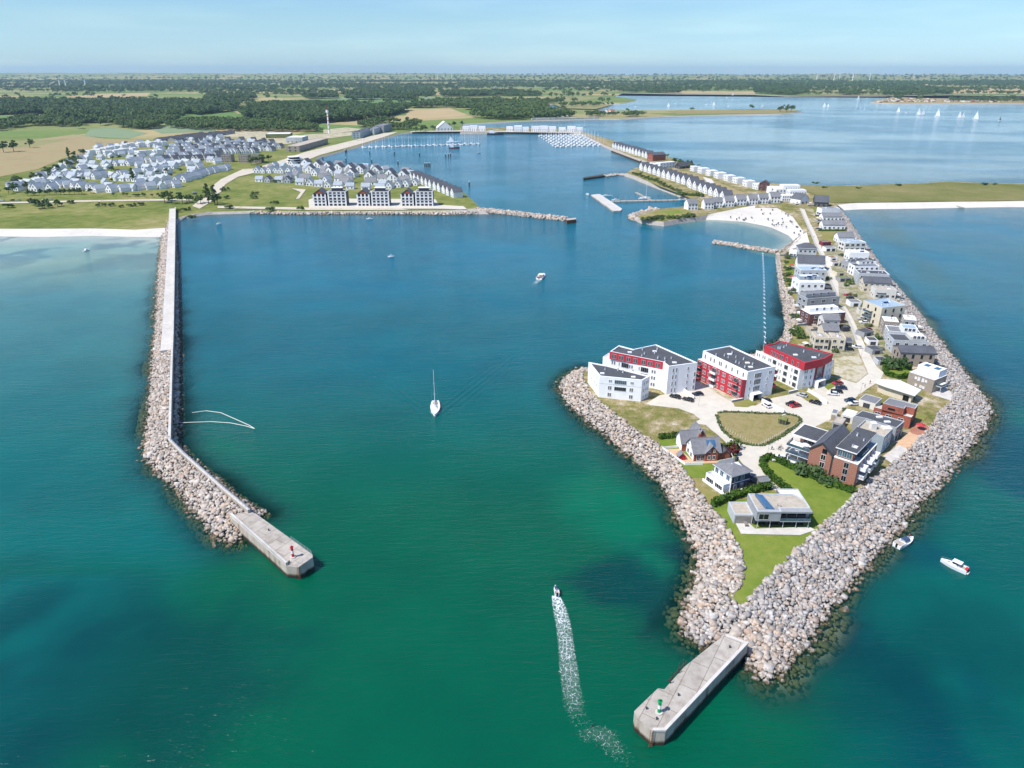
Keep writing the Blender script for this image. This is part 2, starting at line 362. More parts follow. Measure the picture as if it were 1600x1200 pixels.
def landmass(name, fp, z, mat, skirt=5.):
    mb = MB(); mb.flat(fp, z, mat); o = offset(fp, skirt); n = len(fp)
    for i in range(n):
        j = (i+1) % n; a, b, c, d = fp[i], fp[j], o[j], o[i]
        mb.add([(*d, -2.), (*c, -2.), (*b, z), (*a, z)], [(0, 1, 2, 3)], 'shingle')
    return structure(name, mb)
# farmland: a mosaic of fields by Voronoi cells, in world metres
def farmland():
    m = bpy.data.materials.new('farmland'); nt, N, L = nodes_of(m)
    o = N('ShaderNodeOutputMaterial'); b = N('ShaderNodeBsdfPrincipled'); L(b.outputs[0], o.inputs[0])
    b.inputs['Roughness'].default_value = .95; b.inputs['Specular IOR Level'].default_value = .05
    g = N('ShaderNodeNewGeometry'); mp = N('ShaderNodeMapping'); mp.inputs['Rotation'].default_value = (0, 0, .4); mp.inputs['Scale'].default_value = (1/330., 1/230., 0)
    L(g.outputs['Position'], mp.inputs[0]); v = N('ShaderNodeTexVoronoi'); v.inputs['Scale'].default_value = 1; v.inputs['Randomness'].default_value = .85
    L(mp.outputs[0], v.inputs['Vector']); s = N('ShaderNodeSeparateColor'); L(v.outputs['Color'], s.inputs[0])
    r = ramp(nt, [(0, (.12, .19, .06)), (.2, (.20, .24, .09)), (.36, (.36, .30, .15)), (.5, (.14, .22, .065)), (.62, (.47, .36, .20)), (.76, (.24, .26, .11)), (.9, (.13, .20, .06))], 'CONSTANT')
    L(s.outputs[0], r.inputs[0]); n = pos_noise(nt, .02, 3)
    near = ramp(nt, [(.36, (.10, .135, .03)), (.48, (.155, .18, .045)), (.58, (.225, .215, .075)), (.7, (.31, .265, .13))])
    s2 = math_node(nt, 'ADD', math_node(nt, 'MULTIPLY', pos_noise(nt, .014, 4), .55), math_node(nt, 'MULTIPLY', pos_noise(nt, .12, 3), .45)); L(s2, near.inputs[0])
    p = N('ShaderNodeSeparateXYZ'); L(g.outputs['Position'], p.inputs[0])
    k = N('ShaderNodeMapRange'); k.inputs[1].default_value = 1250; k.inputs[2].default_value = 1500; L(p.outputs[1], k.inputs[0])
    far = mixc(nt, .35, r.outputs[0], near.outputs[0])
    L(mixc(nt, k.outputs[0], near.outputs[0], far), b.inputs['Base Color']); M['farmland'] = m
farmland()
landmass('ground', L1, MZ, 'farmland')
landmass('spit_ground', L2, LAND, 'wild_grass', 3.)
landmass('far_point_ground', L3, MZ, 'field_tan')
strip('beach', wpts(west_top, MZ), MZ+.03, wpts(west_shore, 0), -.35, 'sand', 60)
strip('inner_shore', wpts(inner_top, MZ), MZ+.03, wpts(inner_shore, 0), -.4, 'shingle', 80)
strip('cove_beach', wpts(cove_edge, LAND), LAND+.04, wpts(cove_shore, 0), -.3, 'sand', 90, 8)
strip('strand', wpts(strand_top, LAND), LAND+.04, wpts(strand_shore, 0), -.35, 'sand', 60)
for a, za, b_, nm in ((CR_R, LAND, WA_R, 'slope_seaward'), (CR_L, LAND, WA_L, 'slope_harbour'), (CR_B, LAND, WA_B, 'slope_inner')):
    strip(nm, a, za-.02, b_, -1.0, 'shingle', 120, 3)
# seabed under the clear margin of the rocks
strip('seabed', WA_R, -1.2, offset(water_all, 16)[:len(WA_R)] if ccw(water_all) == water_all else list(reversed(offset(ccw(water_all), 16)))[:len(WA_R)], -4.5, 'shingle', 120, 3)
# ================================================================== BREAKWATER ON THE WEST SIDE
BWZ = 4.6
wall_px = [(273,324),(271.7,380),(270,450),(268.3,520),(267.2,543),(264.5,620),(262.5,687),(285,710),(310,732),(350,767),(387,798)]
wallw = wpts(wall_px, BWZ)
bw_left = wpts([(259,330),(259,341),(254,360),(249,400),(245,460),(242,520),(237,563),(233,630),(227,680),(225,713),(243,737),(277,767),(300,797),(323,823),(340,844),(360,849),(377,843)], 0)
bw_right = wpts([(273,345),(278,400),(279,450),(279,520),(282,563),(281,620),(280,660),(277,690),(290,705),(312,727),(338,748),(372,776),(392,788),(414,803)], 0)
def along(pl, off):
    out = []
    for i in range(len(pl)):
        a = Vector(pl[max(0, i-1)]); b = Vector(pl[min(len(pl)-1, i+1)]); d = (b-a).normalized(); n = Vector((-d.y, d.x)); out.append(tuple(Vector(pl[i])+n*off))
    return out
# walking from the land outwards the harbour lies on the left hand (+)
bw = thing('breakwater_wall', 'long concrete parapet wall with a kink running along the western breakwater', 'wall', (*wallw[5], 0))
def sweep(pl, o0, o1, z0, z1, mat, loc, mb=None):
    mb = mb or MB(); a = along(pl, o0); b = along(pl, o1); n = len(pl); lx, ly = loc
    for i in range(n-1):
        vs = [(*a[i], z0), (*b[i], z0), (*b[i], z1), (*a[i], z1), (*a[i+1], z0), (*b[i+1], z0), (*b[i+1], z1), (*a[i+1], z1)]
        vs = [(x-lx, y-ly, z) for x, y, z in vs]
        fs = [(3, 2, 6, 7), (0, 3, 7, 4), (2, 1, 5, 6), (1, 0, 4, 5)]
        if i == 0: fs.append((0, 1, 2, 3))
        if i == n-2: fs.append((7, 6, 5, 4))
        mb.add(vs, fs, mat)
    return mb
sweep(wallw, .05, .75, -2, BWZ, 'concrete', wallw[5]).build('wall', bw)
sweep(wallw, -.02, .85, BWZ, BWZ+.18, 'concrete_pale', wallw[5]).build('coping', bw)
rail = MB()
for pl in (wallw[6:],):
    for k in (.55, 1.05): sweep(pl, .34, .40, BWZ+.15+k, BWZ+.20+k, 'steel', wallw[5], rail)
    rs = resample(pl, 34)
    for p in rs: rail.tube((p[0]-wallw[5][0]+.2, p[1]-wallw[5][1]+.2, BWZ), (p[0]-wallw[5][0]+.2, p[1]-wallw[5][1]+.2, BWZ+1.2), .035, 'steel', n=5)
rail.build('railing', bw)
walk = wallw[:5]
kerb = structure('breakwater_path', sweep(walk, -4.6, .04, -1.5, BWZ-.9, 'concrete_pale', (0, 0)))
# ================================================================== ROCKS
def rock_templates(k, pts=10):
    out = []
    for i in range(k):
        bm = bmesh.new()
        for sx in (-1, 1):
            for sy in (-1, 1):
                for sz in (-1, 1): bm.verts.new(Vector((sx*rng.uniform(.55, .95), sy*rng.uniform(.42, .82), sz*rng.uniform(.38, .68))))
        for _ in range(4):
            v = Vector(rng.normal(size=3)).normalized(); v = Vector((v.x*rng.uniform(.8, 1.15), v.y*rng.uniform(.62, 1.), v.z*rng.uniform(.55, .9))); bm.verts.new(v)
        r = bmesh.ops.convex_hull(bm, input=bm.verts)
        bmesh.ops.delete(bm, geom=[g for g in bm.verts if not g.link_faces], context='VERTS')
        bmesh.ops.triangulate(bm, faces=bm.faces); bm.verts.index_update(); bmesh.ops.recalc_face_normals(bm, faces=bm.faces)
        V = np.array([v.co[:] for v in bm.verts]); F = np.array([[v.index for v in f.verts] for f in bm.faces]); bm.free(); out.append((V, F))
    return out
ROCKS = rock_templates(14)
def rock_mat():
    m = bpy.data.materials.new('granite'); nt, N, L = nodes_of(m)
    o = N('ShaderNodeOutputMaterial'); b = N('ShaderNodeBsdfPrincipled'); L(b.outputs[0], o.inputs[0])
    b.inputs['Roughness'].default_value = .9; b.inputs['Specular IOR Level'].default_value = .2
    a = N('ShaderNodeAttribute'); a.attribute_name = 'tint'
    n = pos_noise(nt, 1.6, 4, .65); sp = ramp(nt, [(.3, (.62, .60, .58)), (.7, (1.12, 1.1, 1.08))]); L(n, sp.inputs[0])
    base = mixc(nt, 1., a.outputs['Color'], sp.outputs[0], 'MULTIPLY')
    g = N('ShaderNodeNewGeometry'); s = N('ShaderNodeSeparateXYZ'); L(g.outputs['Position'], s.inputs[0])
    k = N('ShaderNodeMapRange'); k.inputs[1].default_value = .05; k.inputs[2].default_value = .75
    L(math_node(nt, 'ADD', s.outputs[2], math_node(nt, 'MULTIPLY', math_node(nt, 'SUBTRACT', n, .5), 1.4)), k.inputs[0])
    alg = ramp(nt, [(.3, (.035, .026, .018)), (.6, (.10, .075, .035))]); L(pos_noise(nt, .5, 2), alg.inputs[0])
    under = N('ShaderNodeMapRange'); under.inputs[1].default_value = -.5; under.inputs[2].default_value = .1; L(s.outputs[2], under.inputs[0])
    wet = mixc(nt, under.outputs[0], (.30, .24, .13), alg.outputs[0])   # weed-grown below the waterline, black lichen band above it
    L(mixc(nt, k.outputs[0], wet, base), b.inputs['Base Color'])
    bp = N('ShaderNodeBump'); bp.inputs['Strength'].default_value = .35; bp.inputs['Distance'].default_value = .12; L(n, bp.inputs['Height']); L(bp.outputs[0], b.inputs['Normal'])
    M['granite'] = m
rock_mat()
def rock_tints(k, warm=.5):
    base = np.array([[.50, .45, .41], [.57, .53, .49], [.45, .41, .38], [.56, .46, .38], [.42, .40, .39], [.62, .585, .555], [.50, .39, .315], [.33, .30, .28]])
    pr = np.array([.2, .22, .15, .14, .1, .09, .06, .04]); pr /= pr.sum()
    t = base[rng.choice(len(base), k, p=pr)]*np.array([.95, .93, .895])*rng.uniform(.85, 1.12, (k, 1)); return np.c_[t, np.ones(k)]
def rot_mats(k):
    a, b, c = rng.uniform(0, 2*np.pi, k), rng.normal(0, .35, k), rng.normal(0, .35, k)
    ca, sa, cb, sb, cc, sc = np.cos(a), np.sin(a), np.cos(b), np.sin(b), np.cos(c), np.sin(c); m = np.zeros((k, 3, 3))
    m[:, 0, 0] = ca*cb; m[:, 0, 1] = ca*sb*sc-sa*cc; m[:, 0, 2] = ca*sb*cc+sa*sc
    m[:, 1, 0] = sa*cb; m[:, 1, 1] = sa*sb*sc+ca*cc; m[:, 1, 2] = sa*sb*cc-ca*sc
    m[:, 2, 0] = -sb; m[:, 2, 1] = cb*sc; m[:, 2, 2] = cb*cc; return m
def rock_mass(name, P, r, label, grey=None):
    """many rocks as one mass"""
    k = len(P); Rm = rot_mats(k); ty = rng.integers(0, len(ROCKS), k); tint = rock_tints(k)
    if grey is not None: tint[grey, :3] = tint[grey, :3]*np.array([.91, .95, 1.01])
    Vs = []; Fs = []; Ts = []; off = 0
    for t, (V, F) in enumerate(ROCKS):
        idx = np.where(ty == t)[0]
        if not len(idx): continue
        W = np.einsum('kij,vj->kvi', Rm[idx]*r[idx, None, None], V)+P[idx, None, :]
        Vs.append(W.reshape(-1, 3)); Fs.append((F[None]+(off+np.arange(len(idx))*len(V))[:, None, None]).reshape(-1, 3))
        Ts.append(np.repeat(tint[idx], len(V), 0)); off += len(idx)*len(V)
    me = np_mesh(name, np.concatenate(Vs), np.concatenate(Fs), ['granite'], {'tint': ('FLOAT_COLOR', np.concatenate(Ts))})
    o = link(bpy.data.objects.new(name, me)); return tag(o, label, 'rocks', kind='stuff')
def scatter(poly, step):
    a = np.array(poly); x0, y0 = a.min(0)-2; x1, y1 = a.max(0)+2
    X, Y = np.meshgrid(np.arange(x0, x1, step), np.arange(y0, y1, step*.87)); X = X+(np.arange(X.shape[0]) % 2)[:, None]*step*.5
    P = np.c_[X.ravel(), Y.ravel()]+rng.uniform(-.38, .38, (X.size, 2))*step; return P[inside(P, poly)]
# --- piers first, so that rocks stay clear of them
pierR_deck = wpts([(1169,1005),(1133,992),(1111,1008),(1069,1042),(1038,1077),(1028,1075.5),(991,1111),(993,1119),(1019,1142),(1040,1142)], 4.0)
pierL_deck = wpts([(358,806),(387,798.5),(399,802),(488,866),(489,871),(466,886.5),(447,884.5)], 3.7)
outer = ccw(water_all); outer_big = offset(outer, 6.)
P = scatter(outer_big, .8)
keep = ~inside(P, offset(ccw(crest_all), -.4)) & ~inside(P, offset(ccw(pierR_deck), .7)); P = P[keep]
inw = inside(P, outer); dC = dist(P, CR_R); dC = np.minimum(dC, dist(P, CR_L)); dC = np.minimum(dC, dist(P, CR_B))
dC = np.where(inside(P, ccw(crest_all)), 0, dC); dW = dist(P, outer, True)
t = dC/(dC+dW+1e-6); z = np.where(inw, (LAND+.25)*(1-t**1.25)-.1, -.28*dW-.15)+rng.normal(0, .2, len(P))
# north of the neck the shore is beach: no rocks there
cut = (P[:, 1] < 640) & ~((P[:, 1] > 470) & (P[:, 0] < G2(1217, 396)[0]+2) & (P[:, 1] > G2(1217, 396)[1]))
far_ok = inw | (rng.random(len(P)) < np.clip(.75-dW/8., 0, 1)); sel = cut & far_ok
sel &= ~((~inw) & (P[:, 1] > 330)); P, z, inw = P[sel], z[sel], inw[sel]
rad = rng.lognormal(math.log(.47), .32, len(P)).clip(.24, 1.1)
# bigger armour stones on the seaward side and at the point
near_tip = np.clip(1-(P[:, 1]-110)/120, 0, 1); rad *= 1+.28*near_tip
P3 = np.c_[P, z]
d_tip = np.hypot(P[:, 0]-G2(1200, 1040)[0], P[:, 1]-G2(1200, 1040)[1])+np.where(z < -.2, 500, 0)
order = np.argsort(d_tip); ind, rest = order[:300], order[300:]
greyer = dist(P3[rest][:, :2], WA_R) < 16
rock_mass('riprap', P3[rest], rad[rest], 'pale granite boulders heaped as riprap round the eastern headland', greyer)
rock_me = []
for t_, (V, F) in enumerate(ROCKS):
    for q in range(3):
        tv = rock_tints(1); rock_me.append(np_mesh('boulder', V, F, ['granite'], {'tint': ('FLOAT_COLOR', np.repeat(tv, len(V), 0))}))
for q, i in enumerate(ind):
    o = link(bpy.data.objects.new('boulder', rock_me[rng.integers(len(rock_me))])); o.location = P3[i]; o.scale = (rad[i]*1.06,)*3
    o.rotation_euler = (rng.normal(0, .3), rng.normal(0, .3), rng.uniform(0, 6.28))
    tag(o, 'angular pale granite boulder in the rock slope beside the green-light pier', 'boulder', 'boulders round the eastern pier head')
# --- western breakwater
bwp = ccw(along(wallw, .9)+list(reversed(bw_left)))
def bw_rocks(poly, crest, water, ztop, ext):
    pg = offset(ccw(poly), ext); p = scatter(pg, .92); iw = inside(p, ccw(poly)); p_c = dist(p, crest); p_w = dist(p, water)
    t = p_c/(p_c+p_w+1e-6); zz = np.where(iw, ztop*(1-t**1.1)-.15, -.3*p_w-.2)+rng.normal(0, .14, len(p))
    return p, zz, iw
pa, za, ia = bw_rocks(ccw(along(wallw, -.2)+list(reversed(bw_left))), wallw, bw_left, BWZ-.9, 3.5)
ka = ~inside(pa, ccw(pierL_deck)) & ~inside(pa, ccw(along(walk, .4)+list(reversed(along(walk, -4.9))))) & (pa[:, 1] < 655)
side = inside(pa, ccw(along(wallw, .8)+list(reversed(along(wallw, 60))))); ka &= ~side
pb, zb, ib = bw_rocks(ccw(along(wallw, 1.)+list(reversed(bw_right))), along(wallw, 1.), bw_right, 1.5, 1.5)
kb = ~inside(pb, offset(ccw(pierL_deck), .6)) & ~inside(pb, ccw(along(wallw, 1.1)+list(reversed(along(wallw, -60))))) & (pb[:, 1] < 655)
PB = np.r_[np.c_[pa, za][ka], np.c_[pb, zb][kb]]
rock_mass('breakwater_rocks', PB, rng.lognormal(math.log(.56), .3, len(PB)).clip(.3, 1.2), 'pale granite boulders heaped along the western breakwater wall')
bwslope = strip('breakwater_core', along(wallw, -.3), BWZ-1.7, bw_left, -1.6, 'shingle', 60, 3)
strip('breakwater_toe', along(wallw, .8), .7, bw_right, -1.4, 'shingle', 60, 2)
# thin mole closing the cove, mole of the middle point, rubble margins of the far quays
def rubble(name, px, width, ztop, step, size, label):
    c = wpts(px, 0); n = max(8, int(sum((Vector(a)-Vector(b)).length for a, b in zip(c[:-1], c[1:]))/step)); pl = resample(c, n); out = []
    A = along([tuple(p) for p in pl], 1.)
    for p, a in zip(pl, A):
        nrm = np.array(a)-p
        for u in np.arange(-width, width+.01, step*.8):
            j = rng.uniform(-.4, .4, 2)*step; out.append((p[0]+nrm[0]*u+j[0], p[1]+nrm[1]*u+j[1], ztop*(1-abs(u)/width)**.8-.1+rng.normal(0, .1)))
    out = np.array(out); return rock_mass(name, out, rng.lognormal(math.log(size), .22, len(out)), label)
rubble('cove_mole', [(1213,394.5),(1190,391),(1162,386.5),(1140,382.5),(1117,379.5)], 4., 1.6, 1.4, .95, 'thin rubble mole reaching out across the mouth of the sandy cove')
rubble('point_mole', [(745,329),(767,331),(800,334.5),(830,338),(862,341.5),(884,343.5)], 5.5, 2.4, 1.8, 1.2, 'rubble mole running east from the grassy middle point to its sheet-pile head')
rubble('point_shore_rocks', [(395,333.2),(480,334.2),(530,334),(627,334),(700,334.5),(745,333)], 4., 1.3, 2.2, 1.2, 'pale stones along the waterline below the three dark apartment blocks')
rubble('marina_shore_rocks', [(1085,315.5),(1060,303),(1030,292),(1000,280.5),(985,275),(965,273.5),(945,276)], 4., 1.7, 2.2, 1.3, 'pale stone revetment along the small marina basin')
rubble('islet_shore_rocks', [(1083,342.5),(1060,346.5),(1037,350.5),(1010,348),(990,342.5),(989,338),(998,334),(1026,327)], 4., 1.4, 2.0, 1.1, 'pale stone edge round the grassy point west of the cove beach')
# ================================================================== PIER HEADS
def pier(name, label, deck, z, loc, cap='concrete', wallm='tide_concrete', cap_edges=()):
    fp = ccw(deck); c = Vector((sum(p[0] for p in fp)/len(fp), sum(p[1] for p in fp)/len(fp)))
    t = thing(name, label, 'pier', (c.x, c.y, 0)); f = [(p[0]-c.x, p[1]-c.y) for p in fp]
    b = MB(); b.walls(f, -3, z, wallm); b.build('wall', t)
    d = MB(); d.flat(f, z, cap); d.build('deck', t)
    k = MB(); o1 = offset(f, .12); o0 = offset(f, -.5); n = len(f)
    for i in cap_edges:
        j = (i+1) % n
        k.add([(*o1[i], z-.12), (*o1[j], z-.12), (*o1[j], z+.2), (*o1[i], z+.2), (*o0[i], z+.2), (*o0[j], z+.2), (*o0[i], z+.003), (*o0[j], z+.003)], [(0, 1, 2, 3), (3, 2, 5, 4), (4, 5, 7, 6), (1, 7, 5, 2), (0, 3, 4, 6), (0, 6, 7, 1)], 'concrete_pale')
    if cap_edges: k.build('coping', t)
    return t, f, c
def deck_mat():
    m = bpy.data.materials.new('deck_slabs'); nt, N, L = nodes_of(m)
    o = N('ShaderNodeOutputMaterial'); b = N('ShaderNodeBsdfPrincipled'); L(b.outputs[0], o.inputs[0]); b.inputs['Roughness'].default_value = .95
    g = N('ShaderNodeTexCoord'); mp = N('ShaderNodeMapping'); mp.inputs['Rotation'].default_value = (0, 0, R(-58)); L(g.outputs['Object'], mp.inputs[0])
    br = N('ShaderNodeTexBrick'); br.inputs['Scale'].default_value = .085; br.inputs['Mortar Size'].default_value = .006; br.inputs['Row Height'].default_value = .32; br.inputs['Brick Width'].default_value = .62; br.inputs['Color1'].default_value = (.375, .34, .295, 1); br.inputs['Color2'].default_value = (.44, .40, .35, 1); br.inputs['Mortar'].default_value = (.20, .17, .14, 1)
    L(mp.outputs[0], br.inputs['Vector']); n = pos_noise(nt, .45, 5, .65); r = ramp(nt, [(.34, (.50, .45, .40)), (.5, (.92, .9, .88)), (.7, (1.2, 1.18, 1.15))]); L(n, r.inputs[0])
    n2 = pos_noise(nt, 2.4, 4, .7); r2 = ramp(nt, [(.28, (.5, .45, .4)), (.42, (1, 1, 1))]); L(n2, r2.inputs[0])
    L(mixc(nt, .5, mixc(nt, 1., br.outputs[0], r.outputs[0], 'MULTIPLY'), mixc(nt, 1., br.outputs[0], r2.outputs[0], 'MULTIPLY')), b.inputs['Base Color']); M['deck_slabs'] = m
deck_mat()
def tide_mat():
    m = bpy.data.materials.new('tide_concrete'); nt, N, L = nodes_of(m); o = N('ShaderNodeOutputMaterial'); b = N('ShaderNodeBsdfPrincipled'); L(b.outputs[0], o.inputs[0]); b.inputs['Roughness'].default_value = .9
    g = N('ShaderNodeNewGeometry'); s = N('ShaderNodeSeparateXYZ'); L(g.outputs['Position'], s.inputs[0]); n = pos_noise(nt, .5, 5, .65, (1, 1, .25)); r = ramp(nt, [(.3, (.20, .14, .09)), (.45, (.40, .34, .27)), (.7, (.52, .47, .40))]); L(n, r.inputs[0])
    k = ramp(nt, [(.12, (.06, .055, .045)), (.2, (.35, .30, .22)), (.3, (1, 1, 1))]); L(math_node(nt, 'ADD', math_node(nt, 'MULTIPLY', s.outputs[2], .2), math_node(nt, 'MULTIPLY', math_node(nt, 'SUBTRACT', n, .5), .25)), k.inputs[0])
    L(mixc(nt, 1., r.outputs[0], k.outputs[0], 'MULTIPLY'), b.inputs['Base Color']); M['tide_concrete'] = m
tide_mat()
pR = ccw(pierR_deck)
tR, fR, cR = pier('pier', 'long concrete pier with a chamfered head and green light at the eastern point', pierR_deck, 4.0, None, 'deck_slabs')
n = len(fR); ks = []
edge = MB(); o1, o0 = offset(fR, .1), offset(fR, -.55)
for i in range(n):
    j = (i+1) % n; e = Vector(fR[j])-Vector(fR[i]); nx = e.y/e.length
    if nx > .25 or (Vector(fR[i]).y+Vector(fR[j]).y)/2 < -10:
        edge.add([(*o1[i], 3.8), (*o1[j], 3.8), (*o1[j], 4.25), (*o1[i], 4.25), (*o0[i], 4.25), (*o0[j], 4.25), (*o0[i], 4.01), (*o0[j], 4.01)], [(0, 1, 2, 3), (3, 2, 5, 4), (4, 5, 7, 6), (1, 7, 5, 2), (0, 3, 4, 6)], 'concrete_pale')
edge.build('coping', tR)
a0 = Vector(G2(1104,1001,4.0))-cR; a1 = Vector(G2(1044,1072,4.0))-cR
lw = MB(); dv = (a1-a0).normalized(); nv = Vector((-dv.y, dv.x))*1.7
lw.add([(*(a0-nv*0), 4.0), (*(a1), 4.0), (*(a1-nv), 4.0), (*(a0-nv), 4.0), (*a0, 3.2), (*a1, 3.2), (*(a1-nv), 3.2), (*(a0-nv), 3.2)], [(4, 5, 6, 7), (0, 4, 7, 3)], 'concrete_stain')
tim = MB()
for k in range(5):
    q = a0.lerp(a1, .55+.1*k)-nv*.1; tim.tube((q.x, q.y, 1.5), (q.x+rng.uniform(-.7, .2), q.y+rng.uniform(-.3, .6), 5.+rng.uniform(0, .6)), .12, 'pile_wood', n=6)
q0, q1 = a0.lerp(a1, .5), a0.lerp(a1, .95); tim.tube((q0.x-.4, q0.y, 4.3), (q1.x-.6, q1.y, 4.5), .12, 'pile_wood', n=6); tim.build('broken_fender', tR)
tL, fL, cL = pier('pier', 'stained concrete pier head with a red light at the end of the western breakwater', pierL_deck, 3.7, None, 'deck_slabs')
par = MB(); A, B = Vector(G2(360,806.5,3.7))-cL, Vector(G2(447,884,3.7))-cL; d = (B-A).normalized(); nn = Vector((-d.y, d.x))
if nn.x < 0: nn = -nn
A2, B2 = A+nn*.6, B+nn*.6
par.add([(*A, 3.7), (*B, 3.7), (*B2, 3.7), (*A2, 3.7), (*A, 4.6), (*B, 4.6), (*B2, 4.6), (*A2, 4.6)], [(4, 5, 6, 7), (0, 1, 5, 4), (2, 3, 7, 6), (1, 2, 6, 5), (3, 0, 4, 7)], 'concrete_pale'); par.build('parapet', tL)
rl = MB(); path = [Vector(G2(*p, 3.7))-cL for p in ((455,843),(487,865.5),(488.3,870.5),(467,885.5))]; path = [p*.985 for p in path]
for a, b in zip(path[:-1], path[1:]):
    for h in (.55, 1.05): rl.tube((a.x, a.y, 3.7+h), (b.x, b.y, 3.7+h), .035, 'steel', n=5)
    for k in range(int((b-a).length/1.6)+1):
        p = a+(b-a).normalized()*1.6*k; rl.tube((p.x, p.y, 3.7), (p.x, p.y, 4.78), .035, 'steel', n=5)
rl.build('railing', tL)
for px, py, z_, lb in ((1010,1108,4.,'black iron bollard on the left rim of the eastern pier head'),(1026,1124,4.,'black iron bollard at the chamfered end of the eastern pier'),(1060,1087,4.,'black iron bollard midway along the eastern pier'),(1140,1012,4.,'black iron bollard at the landward end of the eastern pier'),(420,829,3.7,'black iron bollard midway along the western pier head'),(452,879,3.7,'black iron bollard at the chamfered end of the western pier head')):
    tag(MB().tube((0, 0, -.1), (0, 0, .42), .16, 'anthracite', .13, n=10).tube((0, 0, .42), (0, 0, .55), .24, 'anthracite', .2, n=10).build('bollard', None, G(px, py, z_)), lb, 'bollard')
for t_, f_, z_ in ((tR, Vector(G2(1019, 1142, 4.))-cR, 4.), (tL, Vector(G2(466, 886.5, 3.7))-cL, 3.7)):
    ld = MB(); q = f_*1.012
    for k in range(9): ld.tube((q.x-.3, q.y-.12, .2+k*.42), (q.x+.3, q.y-.12, .2+k*.42), .035, 'rust', n=5)
    for s in (-.3, .3): ld.tube((q.x+s, q.y-.12, -.6), (q.x+s, q.y-.12, z_+.5), .045, 'rust', n=5)
    ld.build('ladder', t_)
def harbour_light(px, py, z, col, label):
    p = G(px, py, z); t = thing('harbour_light', label, 'harbour light', p)
    MB().tube((0, 0, 0), (0, 0, .25), .75, 'concrete_pale', n=16).build('base', t)
    MB().tube((0, 0, .25), (0, 0, 1.25), .34, col, n=16).build('lower_band', t)
    MB().tube((0, 0, 1.25), (0, 0, 2.2), .34, 'white', n=16).build('white_band', t)
    MB().tube((0, 0, 2.2), (0, 0, 3.1), .34, col, n=16).build('upper_band', t)
    MB().tube((0, 0, 3.1), (0, 0, 3.18), .5, col, n=16).tube((0, 0, 3.18), (0, 0, 3.55), .17, 'glass', n=12).tube((0, 0, 3.55), (0, 0, 3.7), .2, col, .05, n=12).build('lantern', t)
harbour_light(1029.5, 1113.5, 4.0, 'green_paint', 'green and white banded harbour light post on the eastern pier')
harbour_light(458, 870.5, 3.7, 'red_paint', 'red and white banded harbour light post on the western pier head')
